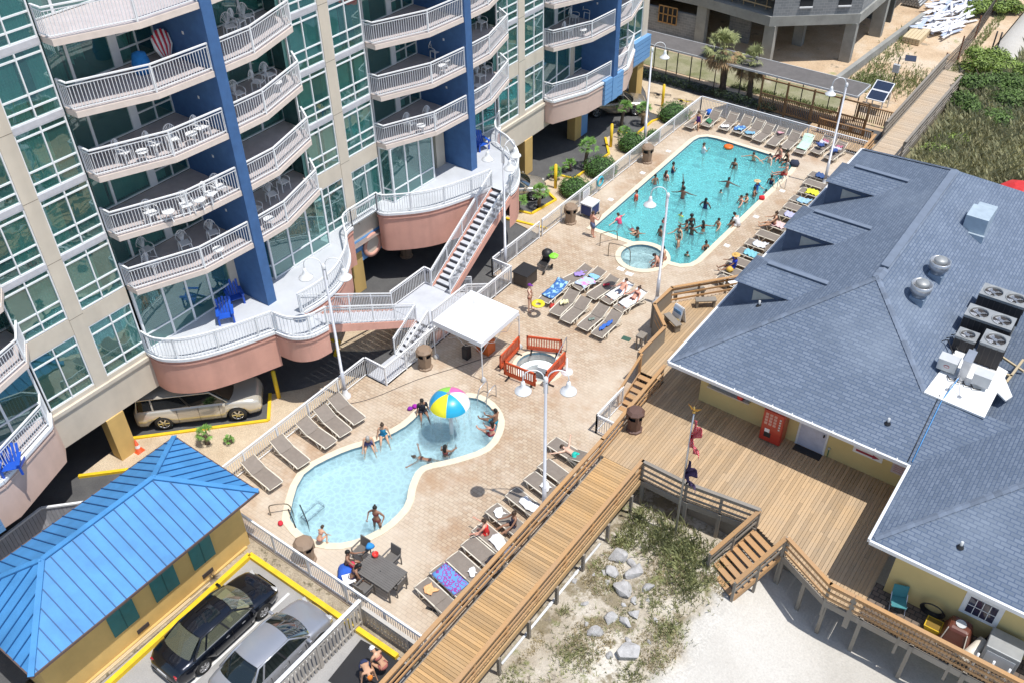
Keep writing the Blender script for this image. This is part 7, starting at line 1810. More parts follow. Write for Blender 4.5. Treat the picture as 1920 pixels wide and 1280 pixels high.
hd = thing('dark_hedge', (-27, 60.4, 0), 'low dark hedge line under the covered walkway', 'hedge'); m = MB(); m.nouv = 1
for k in range(20): leafcloud(m, (-38 + k * .85, 60.35, .3), (.55, .3, .4), 260, .07, .6)
m.build('foliage', mat('dark_hedge_leaf', (.02, .04, .015), .8, island=.4), hd)
# chain link fence beyond the alley
# concrete shell
sh = thing('concrete_building', (-28, 72, 0), 'unfinished grey block and concrete building raised on columns', 'building')
CMU = bricks('grey_blockwork', (.27, .28, .29), (.20, .21, .22), (.36, .36, .36), .42, .21, .012, 0, .95, .3)
SB = 2.95
pl = [(-42, 69.6), (-36, 68.7), (-32, 68.6), (-25.75, 67.7), (-20.35, 72.1), (-20.35, 90), (-42, 90)]
MB().prism(pl, SB, SB + .75).build('floor_beam', CONC, sh)
MB().prism([(-24.9, 69.0), (-20.5, 72.5), (-20.5, 90), (-24.9, 90)], SB + .76, 9).build('block_wall', CMU, sh)
MB().prism([(-25.75 + .1, 67.85), (-20.45, 72.15), (-24.8, 76)], SB + .752, 9).build('block_wall', CMU, sh)
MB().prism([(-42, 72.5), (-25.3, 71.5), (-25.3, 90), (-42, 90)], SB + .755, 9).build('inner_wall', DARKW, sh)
MB().prism([(-42, 69.6), (-36, 68.7), (-32, 68.6), (-25.75, 67.7), (-25.0, 71), (-42, 73)], 6.0, 6.4).build('upper_slab', CONC, sh)
d = (Vector((-20.45, 72.15, 0)) - Vector((-25.65, 67.85, 0))); Ld = d.length; d.normalize(); nn_ = Vector((d.y, -d.x, 0))
for u in (.36, .80):
    c = Vector((-25.65, 67.85, 0)) + d * Ld * u + nn_ * .02; a, b = c - d * .5, c + d * .5
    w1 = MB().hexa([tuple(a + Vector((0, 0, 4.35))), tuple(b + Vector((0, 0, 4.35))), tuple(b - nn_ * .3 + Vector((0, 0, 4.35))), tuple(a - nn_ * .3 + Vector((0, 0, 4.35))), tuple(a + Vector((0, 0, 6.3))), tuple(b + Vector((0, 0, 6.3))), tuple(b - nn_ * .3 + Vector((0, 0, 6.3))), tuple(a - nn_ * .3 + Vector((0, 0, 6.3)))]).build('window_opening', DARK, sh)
    MB().beam(a + nn_ * .04 + Vector((0, 0, 4.33)), b + nn_ * .04 + Vector((0, 0, 4.33)), .1, .1).build('sill', WHITE, w1)
    for z in (5.0, 5.65): MB().beam(a + nn_ * .02 + Vector((0, 0, z)), b + nn_ * .02 + Vector((0, 0, z)), .04, .06).build('brace', LG, w1)
for i, (x, y, s) in enumerate(((-25.75, 68.2, .42), (-20.85, 72.2, .42), (-20.7, 78.6, .5), (-31.9, 69.0, .42), (-25.2, 73.2, .4), (-31.5, 76, .4), (-25, 80, .4), (-38, 70, .42))):
    MB().box(x - s, y - .28, -.3, x + s, y + .28, SB + (.0 if i != 2 else 4)).build('column', CONC, sh)
MB().box(-41.5, 68.9, -.2, -32.4, 69.2, 2.0).build('low_block_wall', CMU, sh); MB().box(-40, 82, -.2, -20.6, 82.3, SB).build('rear_wall', DARKW, sh); MB().box(-42, 69, -.2, -41.7, 90, SB).build('rear_wall', DARKW, sh)
MB().box(-30.4, 71, -.2, -28.6, 71.3, 2.4).build('stair_wall', CMU, sh)
for i in range(6): x = -30.5 + i * .95; MB().box(x - .05, 69.0, SB + .75, x + .02, 69.08, SB + 1.9).build('timber_guard', wood('guard_timber', (.42, .30, .16), (.4, .33, .24)), sh)
for z in (SB + 1.25, SB + 1.85): MB().beam((-31.5, 69.0, z), (-26, 68.2, z), .04, .09).build('timber_guard', MATS['guard_timber'], sh)
wf3 = thing('timber_lattice', (-34.8, 67.8, .8), 'orange brown timber window frame grid leaning on the block wall', 'frame'); OT = mat('orange_timber', (.40, .22, .08), .7)
for k in range(5): MB().box(-35.7 + k * .42, 68.55, 1.0, -35.63 + k * .42, 68.62, 2.35).build('stile', OT, wf3)
for z in (1.0, 1.7, 2.35): MB().box(-35.7, 68.55, z - .04, -33.95, 68.62, z + .04).build('rail', OT, wf3)
MB().box(-35.65, 68.62, 1.0, -34.0, 68.66, 2.35).build('backing', DARK, wf3)
MBW = MB().beam((-19.75, 67.2, .12), (-18.55, 84, .12), .35, .8); tag(MBW.build('low_concrete_wall', CONC, loc=(-19, 76, -.1)), 'low pale concrete wall along the sandy site', 'wall')
st_ = MB(); st_ = thing('board_stack', (-17.7, 79.9, -.1), 'stack of long pale planks on the site sand', 'plank stack')
for k in range(3):
    for j in range(5): MB().box(-18.4 + j * .28, 78.3, -.1 + k * .16, -18.15 + j * .28, 81.3, .04 + k * .16).build('plank', MATS['pale_board'], st_)
random.seed(5)
t = thing('lumber_pile', (-16.8, 85, -.1), 'jumbled heap of white boards and trim scraps on the site', 'lumber pile'); WL = mat('white_scrap', (.75, .75, .78), .6, island=.15)
for k in range(150):
    p = Vector((random.uniform(-18.5, -15.3), random.uniform(81.0, 94), random.uniform(.0, .5))); a = random.gauss(1.3, .35); L = random.uniform(1.0, 3.4); dd = Vector((cos(a), sin(a), random.uniform(-.08, .08))) * L / 2
    MB().beam(p - dd, p + dd, random.uniform(.14, .34), .05).build('board', WL if random.random() < .85 else mat('blue_white_wrap', (.45, .52, .68), .6), t)
t = thing('pipe_stack', (-20.5, 87.5, -.1), 'bundle of dark pipes on the orange sand', 'pipes')
pp = G(1712, 8, .2)
for k in range(4):
    for j in range(7 - k): MB().tube([(pp.x - .9 + j * .24 + k * .12, pp.y, .1 + k * .2), (pp.x - .9 + j * .24 + k * .12, pp.y + 3, .1 + k * .2)], .11, 8).build('pipe', MG, t)
# solar panels and weather mast
t = thing('solar_array', (-16, 65, 0), 'pair of tilted dark solar panels on a white frame behind the brown fence', 'solar panels'); SP = mat('solar_cell', (.02, .03, .06), .2, coat=.5)
for y0, z0 in ((64.2, .9), (65.15, 1.25)):
    MB().hexa([(-16.5, y0, z0), (-15.2, y0, z0), (-15.2, y0 + .9, z0 + .35), (-16.5, y0 + .9, z0 + .35), (-16.5, y0, z0 + .05), (-15.2, y0, z0 + .05), (-15.2, y0 + .9, z0 + .4), (-16.5, y0 + .9, z0 + .4)]).build('frame', WHITE, t)
    q = MB().quad((-16.44, y0 + .05, z0 + .075), (-15.26, y0 + .05, z0 + .075), (-15.26, y0 + .85, z0 + .386), (-16.44, y0 + .85, z0 + .386)); q.build('panel', SP, t)
for x in (-16.4, -15.3):
    for y, z in ((64.3, .9), (65.9, 1.5)): MB().box(x - .04, y - .04, -.13, x + .04, y + .04, z).build('leg', WHITE, t)
p = G(1665, 185, 0); t = thing('weather_mast', (p.x, p.y, -.1), 'thin dark mast carrying a grey box and small solar panel', 'mast')
MB().tube([(p.x, p.y, -.1), (p.x + .1, p.y, 3.2)], .035, 8).build('pole', BLACK, t); MB().box(p.x - .2, p.y - .15, 2.0, p.x + .25, p.y + .1, 2.6).build('box', LG, t, bevel=.02); MB().obox((p.x + .75, p.y + .3, 3.1), (.75, .5, .04), .3, .5).build('solar_panel', SP, t); MB().tube([(p.x + .1, p.y, 3.0), (p.x + .7, p.y + .25, 3.05)], .02, 6).build('arm', BLACK, t)
for a in (0, 2.1, 4.2): MB().tube([(p.x, p.y, .8), (p.x + .6 * cos(a), p.y + .6 * sin(a), -.1)], .02, 6).build('stay', mat('rust', (.25, .1, .05), .8), t)
# site fence along the boardwalk
t = thing('site_fence', (-13.8, 84, -.1), 'dark mesh site fence with rusty posts along the sand path', 'fence'); FMh = mat('fence_mesh', (.10, .085, .075), .8)
pts = [Vector(q) for q in ((-13.7, 73, -.1), (-13.6, 77, -.1), (-13.7, 82, -.1), (-14.1, 89, -.1), (-14.3, 100, -.1))]
m = MB()
for a, b in zip(pts, pts[1:]):
    n = int((b - a).length / .25)
    for i in range(n):
        p = a + (b - a) * i / n; m.beam(p, p + Vector((0, 0, 1.5)), .02, .02, (0, 1, 0))
    for z in (.1, .5, .9, 1.3, 1.5): m.beam(a + Vector((0, 0, z)), b + Vector((0, 0, z)), .03, .03)
m.build('mesh', FMh, t)
for a in pts: MB().box(a.x - .05, a.y - .05, -.1, a.x + .05, a.y + .05, 1.9).build('post', MATS['rust'], t)
pp = G(1860, 92, .5); t = thing('marker_posts', (pp.x, pp.y, 0), 'pair of dark posts standing in the dune grass', 'posts'); 
for dx in (0, .35): MB().tube([(pp.x + dx, pp.y, .3), (pp.x + dx, pp.y, 1.9)], .06, 8).build('post', BLACK, t)
p = G(1897, 352, 2.3); t = thing('red_parasol', (p.x + .6, p.y + .5, 0), 'red parasol top behind the roof at the right edge', 'parasol'); MB().lathe([(1.5, -.25), (1.2, 0), (.6, .3), (0, .45)], (p.x + .6, p.y + .5, 2.1), 8, False).build('canopy', mat('red_canvas', (.60, .03, .03), .7), t); MB().cyl((p.x + .6, p.y + .5, 0), .03, 2.5, 8).build('pole', ALU, t)
# toys / bicycle by the far bollard
def bicycle(loc, rz, col, label):
    t = thing('bicycle', (0, 0, 0), label, 'bicycle', 'bicycles on the gravel'); CM = mat('bike_' + label.split()[0], col, .4)
    for x in (-.5, .5): m = MB().lathe([(.29, -.015), (.32, 0), (.29, .015)], n=20); m.v = [Matrix.Translation((x, 0, .32)) @ Matrix.Rotation(pi / 2, 4, 'X') @ v for v in m.v]; m.build('wheel', BLACK, t)
    for a, b in (((-.5, 0, .32), (-.1, 0, .75)), ((-.5, 0, .32), (0, 0, .32)), ((0, 0, .32), (-.12, 0, .8)), ((0, 0, .32), (.38, 0, .72)), ((-.12, 0, .72), (.36, 0, .76)), ((.5, 0, .32), (.34, 0, .95))): MB().tube([a, b], .02, 6).build('frame_tube', CM, t)
    MB().box(-.22, -.07, .82, .02, .07, .87).build('saddle', BLACK, t); MB().tube([(.25, -.25, .98), (.36, 0, .95), (.25, .25, .98)], .018, 6).build('handlebar', BLACK, t)
    t.location = loc; t.rotation_euler = (1.3, 0, rz); return t
p = G(1240, 176, -.05); bicycle((p.x, p.y, -.02), .3, (.05, .05, .05), 'dark bicycle lying by the farthest bollard')
p = G(1285, 188, -.05); bicycle((p.x, p.y, -.02), .2, (.7, .55, .02), 'yellow bicycle lying at the far fence corner')
# ================================================================== PEOPLE
SKIN = {'fair': (.72, .47, .35), 'tan': (.60, .35, .22), 'red': (.68, .35, .25), 'brown': (.30, .155, .095), 'dark': (.13, .07, .045)}
SKM = {k: mat('skin_' + k, v, .5, var=.06, scale=6) for k, v in SKIN.items()}
HAIR = {k: mat('hair_' + k, v, .6, var=.2, scale=20) for k, v in dict(black=(.01, .009, .008), brown=(.06, .035, .02), blond=(.35, .24, .12), grey=(.35, .34, .32)).items()}
def V3(*a): return Vector(a)
def skeleton(p):
    """joint positions; body frame faces +y, z up. p: torso lean (deg), hip height, per-limb angles"""
    J = {}; hip = V3(0, 0, p.get('hip', .93)); lean = radians(p.get('lean', 0)); up = V3(0, sin(lean), cos(lean)); J['pelvis'] = hip; J['up'] = up
    fw = V3(0, cos(lean), -sin(lean))
    J['belly'] = hip + up * .17; J['chest'] = hip + up * .36; J['neckb'] = hip + up * .50; hl = radians(p.get('head', 0)) + lean
    hu = V3(0, sin(hl), cos(hl)); J['neck'] = J['neckb'] + hu * .06; J['jaw'] = J['neck'] + hu * .08 + V3(0, cos(hl), -sin(hl)) * .02; J['crown'] = J['neck'] + hu * .19; J['hu'] = hu; J['hf'] = V3(0, cos(hl), -sin(hl))
    for s_, k in ((-1, 'l'), (1, 'r')):
        sh = hip + up * .475 + V3(s_ * .175, 0, 0); J['sh' + k] = sh
        a, b, e = p.get('arm' + k, (8, 0, 10))[:3]      # out from side, forward, elbow bend
        a, b, e = radians(a), radians(b), radians(e)
        d = V3(s_ * sin(a), 0, -cos(a)); d = Matrix.Rotation(b, 3, 'X') @ d; d = Matrix.Rotation(-lean, 3, 'X') @ d
        el = sh + d * .29; ax = V3(1, 0, 0); tw = p.get('arm' + k, (0, 0, 0, 0)); ei = radians(tw[3]) if len(tw) > 3 else 0
        d2 = Matrix.Rotation(e, 3, 'X') @ d
        if ei: d2 = (d2 + V3(-s_, 0, 0) * math.tan(ei) * 1).normalized()
        J['el' + k] = el; J['wr' + k] = el + d2 * .25; J['hd' + k] = el + d2 * .32; J['hdir' + k] = d2
        hp = hip + V3(s_ * .095, 0, -.02); J['hp' + k] = hp
        o_, f_, kn = [radians(q) for q in p.get('leg' + k, (3, 0, 2))]
        d = Matrix.Rotation(f_, 3, 'X') @ V3(s_ * sin(o_), 0, -cos(o_)); kne = hp + d * .43; d2 = Matrix.Rotation(-kn, 3, 'X') @ d; an = kne + d2 * .42
        ft = Matrix.Rotation(radians(p.get('foot', 80)), 3, 'X') @ d2
        J['kn' + k] = kne; J['an' + k] = an; J['toe' + k] = an + ft * .17; J['heel' + k] = an - ft * .05 + d2 * .03
    return J
def skin_mesh(J, fem=False):
    vs = []; es = []; rad = []; ix = {}
    def a(n, r, par=None):
        ix[n] = len(vs); vs.append(J[n]); rad.append(r)
        if par: es.append((ix[par], ix[n]))
    a('pelvis', (.135 if not fem else .145, .105)); a('belly', (.12 if not fem else .105, .095), 'pelvis'); a('chest', (.145 if not fem else .125, .105), 'belly'); a('neckb', (.075, .065), 'chest'); a('neck', (.05, .05), 'neckb'); a('jaw', (.072, .08), 'neck'); a('crown', (.078, .088), 'jaw')
    for k in 'lr':
        a('sh' + k, (.056, .056), 'neckb'); a('el' + k, (.040, .040), 'sh' + k); a('wr' + k, (.026, .026), 'el' + k); a('hd' + k, (.034, .022), 'wr' + k)
        a('hp' + k, (.09, .09), 'pelvis'); a('kn' + k, (.056, .056), 'hp' + k); a('an' + k, (.036, .036), 'kn' + k); a('toe' + k, (.036, .028), 'an' + k)
    me = bpy.data.meshes.new('b'); me.from_pydata([tuple(v) for v in vs], es, []); o = bpy.data.objects.new('b', me); C.objects.link(o)
    sk = o.modifiers.new('skin', 'SKIN'); sk.use_smooth_shade = True
    for i, r in enumerate(rad): me.skin_vertices[0].data[i].radius = r; me.skin_vertices[0].data[i].use_root = (i == 0)
    o.modifiers.new('ss', 'SUBSURF').levels = 1
    dg = bpy.context.evaluated_depsgraph_get(); dg.update(); ev = bpy.data.meshes.new_from_object(o.evaluated_get(dg)); bpy.data.objects.remove(o)
    m = MB(); m.smooth = True; m.add([v.co.copy() for v in ev.vertices], [list(p.vertices) for p in ev.polygons]); bpy.data.meshes.remove(ev)
    # fingers and thumb, nose and ears
    for s_, k in ((-1, 'l'), (1, 'r')):
        d = J['hdir' + k]; h = J['hd' + k]; sd = d.cross(V3(0, 0, 1)); sd = sd.normalized() if sd.length > .2 else V3(1, 0, 0)
        if abs(d.z) > .9: sd = V3(0, 1, 0)
        pn = sd.cross(d)
        for i, L in enumerate((.062, .075, .080, .072)):
            b = h + sd * (.021 * (1.5 - i)) + d * .01; m.tube([b, b + d * L * .55 + pn * .004, b + d * L + pn * .02], [.0095, .0085, .006], 5)
        b = h - d * .02 + sd * .028; m.tube([b, b + (d + sd).normalized() * .035, b + (d * 1.2 + sd * .6).normalized() * .065], [.011, .010, .007], 5)
    c = (J['jaw'] + J['crown']) / 2; hu, hf = J['hu'], J['hf']
    m.add([c + hf * .088 + hu * .02, c + hf * .088 - hu * .03 + V3(.018, 0, 0), c + hf * .088 - hu * .03 - V3(.018, 0, 0), c + hf * .118 - hu * .025], [(0, 3, 1), (0, 2, 3), (1, 3, 2)])
    for s_ in (-1, 1): m.tube([c + V3(s_ * .078, 0, 0) + hu * .02, c + V3(s_ * .092, 0, 0) - hf * .01, c + V3(s_ * .078, 0, 0) - hu * .03], [.012, .014, .009], 5)
    m.smooth = False
    return m
def ell(m, c, ax, r, n=12, k=8, cut=-1.0):
    """ellipsoid with axes ax (3 vectors) and radii r; keep only v >= cut along the 3rd axis"""
    V = []; F = []
    th0 = math.acos(max(-1, cut))
    for i in range(k + 1):
        th = th0 * i / k
        for j in range(n): ph = 2 * pi * j / n; V.append(Vector(c) + ax[0] * (r[0] * sin(th) * cos(ph)) + ax[1] * (r[1] * sin(th) * sin(ph)) + ax[2] * (r[2] * cos(th)))
    for i in range(k):
        for j in range(n): F.append((i * n + j, i * n + (j + 1) % n, (i + 1) * n + (j + 1) % n, (i + 1) * n + j))
    m.add(V, F, True)
def ringtube(m, pts, rad, wx=1.0, n=14):
    """tube with elliptical section wide in x"""
    V = []; pts = [Vector(p) for p in pts]
    for i, p in enumerate(pts):
        d = (pts[min(i + 1, len(pts) - 1)] - pts[max(0, i - 1)]).normalized(); x = V3(1, 0, 0); x = (x - d * x.dot(d)).normalized(); y = d.cross(x)
        rx, ry = rad[i] if isinstance(rad[i], tuple) else (rad[i], rad[i])
        for k in range(n): t = 2 * pi * k / n; V.append(p + x * rx * cos(t) + y * ry * sin(t))
    m.add(V, [(i * n + k, i * n + (k + 1) % n, (i + 1) * n + (k + 1) % n, (i + 1) * n + k) for i in range(len(pts) - 1) for k in range(n)], True)
POSES = {
 'stand': dict(arml=(10, 5, 12), armr=(10, 5, 12)), 'akimbo': dict(arml=(38, -12, 60, 35), armr=(38, -12, 60, 35), legl=(8, 6, 4), legr=(8, -4, 2)),
 'hand_face': dict(arml=(12, 0, 15), armr=(25, 40, 125, 10), legl=(4, 8, 6)), 'wade': dict(arml=(30, 20, 35), armr=(26, 30, 45), legl=(10, 12, 12), legr=(10, -6, 8)),
 'wade2': dict(arml=(20, 55, 30), armr=(14, 10, 20), legl=(8, 15, 10), legr=(6, -5, 5), lean=6), 'wade3': dict(arml=(15, 60, 60, 20), armr=(15, 55, 70, 20), legl=(6, 10, 10), legr=(6, -6, 5), head=12),
 'raise': dict(arml=(150, 0, 10), armr=(55, 20, 30), legl=(8, 5, 5)), 'walk': dict(arml=(12, 25, 20), armr=(12, -20, 15), legl=(3, 22, 12), legr=(3, -18, 10)),
 'splash': dict(arml=(62, 30, 30), armr=(70, 40, 25), lean=18, legl=(15, 10, 20), legr=(15, -10, 20)), 'akimbo_up': dict(arml=(45, -5, 100, 25), armr=(60, -5, 110, 40), legl=(6, 14, 10), legr=(5, -8, 3)),
 'sit': dict(hip=.10, lean=12, arml=(14, 15, 15), armr=(14, 15, 15), legl=(8, 84, 75), legr=(8, 84, 70)), 'sit_fwd': dict(hip=.10, lean=28, arml=(12, 45, 25), armr=(12, 45, 25), legl=(10, 86, 70), legr=(10, 86, 80), head=15),
 'sit_chair': dict(hip=.10, lean=8, arml=(20, 50, 40), armr=(20, 60, 40), legl=(6, 86, 85), legr=(6, 86, 85)), 'lounge': dict(hip=.1, lean=-52, arml=(25, 10, 30), armr=(25, 10, 30), legl=(5, 88, 5), legr=(5, 88, 12), head=30),
 'longsit': dict(hip=.1, lean=-5, arml=(15, 40, 20), armr=(15, 40, 30), legl=(6, 84, 10), legr=(6, 88, 25), head=10), 'bend': dict(lean=72, arml=(8, 70, 10), armr=(12, 65, 15), legl=(8, 5, 12), legr=(8, 0, 10), head=10, hip=.88),
 'crouch': dict(hip=.45, lean=38, arml=(10, 55, 20), armr=(10, 55, 20), legl=(12, 95, 130), legr=(14, 90, 125), foot=85), 'prone': dict(hip=.10, lean=88, arml=(120, 8, 10), armr=(125, 8, 10), legl=(8, -84, 3), legr=(7, -84, 5), foot=10),
 'swim': dict(hip=.0, lean=80, arml=(150, 5, 10), armr=(30, 10, 15), legl=(9, -78, 8), legr=(8, -86, 3), foot=10)}
CACHE = {}
def figure(pose, fem, wear, hair):
    k = (pose, fem, wear, hair)
    if k in CACHE: return CACHE[k]
    if (pose, fem) not in CACHE:
        J = skeleton(POSES[pose]); CACHE[(pose, fem)] = (J, skin_mesh(J, fem))
    J, body = CACHE[(pose, fem)]; up = J['up']; res = {'body': body}
    x = V3(1, 0, 0); fwd = up.cross(x) * -1
    wd = MB()
    def legs(f, r0, r1):
        for q in 'lr': ringtube(wd, [J['pelvis'] + (J['hp' + q] - J['pelvis']) * .55 + up * .02, J['hp' + q] + (J['kn' + q] - J['hp' + q]) * .2, J['hp' + q] + (J['kn' + q] - J['hp' + q]) * f], [r0, r0, r1])
    P_ = J['pelvis']; W_r = .148 if not fem else .150
    if wear == 'trunks': ringtube(wd, [P_ - up * .08, P_, P_ + up * .10], [(W_r, .125), (W_r + .012, .128), (W_r - .012, .118)]); legs(.62, .105, .092)
    elif wear in ('bikini', 'onepiece', 'shirt'):
        ringtube(wd, [P_ - up * .09, P_ - up * .02, P_ + up * .035], [(.12, .10), (W_r + .014, .122), (W_r + .006, .118)])
        if wear == 'bikini': ringtube(wd, [J['chest'] - up * .05, J['chest'] + up * .0, J['chest'] + up * .05], [(.137, .112), (.142, .128), (.135, .115)]); legs(.06, .104, .100)
        if wear == 'onepiece': ringtube(wd, [P_ + up * .0, J['belly'], J['chest'], J['chest'] + up * .07], [(W_r + .01, .122), (.122, .108), (.142, .125), (.125, .10)]); legs(.06, .104, .100)
        if wear == 'shirt':
            ringtube(wd, [P_ + up * .0, J['belly'], J['chest'], J['chest'] + up * .08, J['neckb'] + up * .0], [(W_r + .03, .14), (.155, .13), (.165, .135), (.16, .12), (.085, .07)]); legs(.5, .108, .1)
            for q in 'lr': ringtube(wd, [J['sh' + q] + (J['neckb'] - J['sh' + q]) * .3, J['sh' + q] + (J['el' + q] - J['sh' + q]) * .05, J['sh' + q] + (J['el' + q] - J['sh' + q]) * .55], [.07, .072, .062])
    res['wear'] = wd
    h = MB(); c = (J['jaw'] + J['crown']) / 2 + J['hu'] * .018 - J['hf'] * .012; ax = (x, J['hf'], J['hu'])
    ell(h, c, ax, (.090, .102, .112), cut=.05)
    ell(h, c - J['hf'] * .028 - J['hu'] * .015, ax, (.090, .085, .10), cut=-.6)
    if hair == 'long': ringtube(h, [c - J['hf'] * .05 + J['hu'] * .03, c - J['hf'] * .08 - J['hu'] * .08, c - J['hf'] * .10 - up * .22, c - J['hf'] * .10 - up * .34], [(.085, .06), (.085, .05), (.075, .035), (.03, .015)])
    if hair == 'bun': ell(h, c + J['hu'] * .11 - J['hf'] * .04, ax, (.045, .045, .04))
    if hair == 'curly': ell(h, c - J['hf'] * .01 + J['hu'] * .01, ax, (.125, .125, .12), cut=-.25)
    res['hair'] = h
    ht = MB()
    ell(ht, c + J['hu'] * .015, ax, (.100, .112, .115), cut=.1)
    if hair == 'cap': ringtube(ht, [c + J['hf'] * .09 + J['hu'] * .03, c + J['hf'] * .19 + J['hu'] * .02], [(.075, .012), (.05, .008)])
    if hair == 'sunhat': V = []; ell(ht, c + J['hu'] * .03, ax, (.24, .24, .03))
    res['hat'] = ht
    CACHE[k] = res
    return res
MESHC = {}
def person(loc, rz, pose, skin, wear, wcol, label, fem=False, hair='short', hcol='black', sc=1.0, hatcol=None, group=None, roll=None):
    f = figure(pose, fem, wear, hair)
    t = thing('person', (0, 0, 0), label, 'person', group)
    key = (pose, fem)
    def put(name, mb, mt, kk):
        if kk in MESHC:
            o = bpy.data.objects.new(name, MESHC[kk]); C.objects.link(o); o.parent = t
        else:
            mb.ms = []; mb.m = [0] * len(mb.f); mb.nouv = 1; o = mb.build(name, SKM['fair'], t); MESHC[kk] = o.data
        o.material_slots[0].link = 'OBJECT'; o.material_slots[0].material = mt
        return o
    b = put('body', f['body'], SKM[skin], ('b', pose, fem))
    w2 = put('shorts' if wear == 'trunks' else 'swimsuit' if wear != 'shirt' else 'shirt', f['wear'], cloth(wcol), ('w', pose, fem, wear))
    w2.modifiers.new('s', 'SOLIDIFY').thickness = .008
    if hair in ('cap', 'sunhat'): put('hat', f['hat'], cloth(hatcol or (.7, .7, .7)), ('h', pose, fem, hair))
    else: put('hair', f['hair'], HAIR[hcol], ('h', pose, fem, hair))
    t.location = loc; t.rotation_euler = (0, 0, rz); t.scale = (sc, sc, sc)
    if roll: t.rotation_euler = roll
    return t
rnd = random.Random(11)
BG = 'bathers in the large pool'
def inpool(px, py, pose, rz, skin, wear, col, label, fem=False, hair='short', hcol='black', sc=1.0, dep=1.12, **k):
    """px,py is the place where the body crosses the water surface"""
    p = G(px, py, -.14); return person((p.x, p.y, -dep if pose != 'swim' else -.22), rz, pose, skin, wear, col, label, fem, hair, hcol, sc, group=BG, **k)
def Z10(x, y): return 1080 + x / 3.5556, 160 + y / 3.5556
BLK = (.015, .015, .02); NVY = (.02, .03, .10)
pool_people = [
 ((848, 450), 'wade', 'tan', 'shirt', (.7, .72, .75), 'bather in a white shirt alone at the far left of the large pool', 0, 'short'),
 ((1052, 555), 'wade', 'brown', 'bikini', BLK, 'bather holding a child in the upper middle of the large pool', 1, 'bun'),
 ((1185, 500), 'splash', 'tan', 'trunks', BLK, 'bather leaning at the far edge of the large pool', 0, 'short'),
 ((1285, 515), 'wade', 'fair', 'trunks', (.6, .6, .6), 'pale bather at the far right edge of the large pool', 0, 'short'),
 ((645, 580), 'wade', 'brown', 'onepiece', NVY, 'upper bather of three along the left edge of the large pool', 1, 'bun'),
 ((598, 635), 'wade', 'red', 'bikini', (.2, .03, .05), 'middle bather of three along the left edge of the large pool', 1, 'long'),
 ((525, 660), 'wade', 'brown', 'trunks', NVY, 'lowest bather of three along the left edge of the large pool', 0, 'short'),
 ((710, 700), 'raise', 'dark', 'trunks', BLK, 'bather in black with one arm raised high in the large pool', 0, 'short'),
 ((708, 755), 'splash', 'dark', 'trunks', BLK, 'bather with arms spread just below the one with the raised arm', 0, 'short'),
 ((400, 765), 'wade', 'red', 'shirt', (.55, .08, .05), 'bather in a red orange shirt by the left edge of the large pool', 0, 'short'),
 ((295, 920), 'splash', 'fair', 'shirt', (.75, .08, .18), 'child in a pink red shirt near the lower left of the large pool', 0, 'short'),
 ((1005, 680), 'splash', 'dark', 'trunks', BLK, 'dark haired bather in the centre of the large pool', 0, 'short'),
 ((965, 715), 'wade', 'tan', 'trunks', (.2, .4, .5), 'small child in the centre of the large pool', 0, 'short', .68),
 ((1200, 695), 'wade', 'tan', 'shirt', (.02, .14, .55), 'bather in a straw hat and royal blue shirt near the right edge', 0, 'sunhat'),
 ((1300, 655), 'wade', 'brown', 'onepiece', NVY, 'bather beside the ladder rails of the large pool', 1, 'bun'),
 ((1185, 740), 'wade', 'brown', 'bikini', BLK, 'bather just below the one in the royal blue shirt', 1, 'bun'),
 ((1265, 715), 'wade', 'tan', 'shirt', (.3, .05, .2), 'child in maroon at the right edge of the large pool', 0, 'short', .7),
 ((860, 820), 'akimbo', 'dark', 'onepiece', NVY, 'tall bather in navy in the middle of the large pool', 1, 'long'),
 ((700, 870), 'wade', 'tan', 'shirt', (.55, .7, .05), 'small child with lime float in the middle of the large pool', 0, 'short', .7),
 ((585, 915), 'wade', 'red', 'shirt', (.45, .05, .06), 'child in dark red behind the lamp pole in the large pool', 0, 'short', .75),
 ((765, 930), 'wade', 'dark', 'bikini', BLK, 'upper bather in the crowded group of the large pool', 1, 'curly'),
 ((735, 965), 'wade', 'brown', 'bikini', BLK, 'left bather in the crowded group of the large pool', 1, 'bun'),
 ((770, 995), 'wade', 'dark', 'trunks', NVY, 'lower bather in the crowded group of the large pool', 0, 'short'),
 ((848, 975), 'splash', 'brown', 'bikini', BLK, 'right bather in the crowded group with black top', 1, 'long'),
 ((685, 1000), 'wade', 'tan', 'bikini', (.05, .1, .12), 'bather at left of the crowded group with dark bun', 1, 'bun'),
 ((950, 945), 'wade', 'tan', 'bikini', (.6, .15, .05), 'bather in an orange bikini at the right of the crowded group', 1, 'short'),
 ((1045, 940), 'wade', 'brown', 'bikini', (.3, .03, .05), 'bather holding a float at the right edge of the large pool', 1, 'short'),
 ((560, 1000), 'wade', 'brown', 'trunks', NVY, 'bather in the lower left part of the large pool by the pole', 0, 'short'),
 ((680, 1075), 'wade', 'tan', 'trunks', (.1, .12, .2), 'bald looking bather in the lower part of the large pool', 0, 'short'),
 ((740, 1140), 'wade', 'tan', 'shirt', (.08, .18, .15), 'child nearest the camera in the large pool', 0, 'short', .75),
 ((862, 1100), 'wade', 'brown', 'bikini', (.04, .04, .04), 'bather near the lower right corner of the large pool', 1, 'bun'),
 ((1100, 790), 'wade', 'red', 'trunks', (.4, .3, .25), 'left one of a couple hugging at the right side of the large pool', 0, 'short'),
 ((1135, 780), 'wade', 'tan', 'bikini', (.35, .2, .1), 'right one of a couple hugging at the right side of the large pool', 1, 'short'),
 ((375, 960), 'swim', 'tan', 'trunks', (.3, .05, .08), 'person floating flat near the left edge of the large pool', 0, 'short'),
 ((410, 1010), 'wade', 'brown', 'trunks', BLK, 'dark bather sitting low beside the hot tub wall', 0, 'short')]
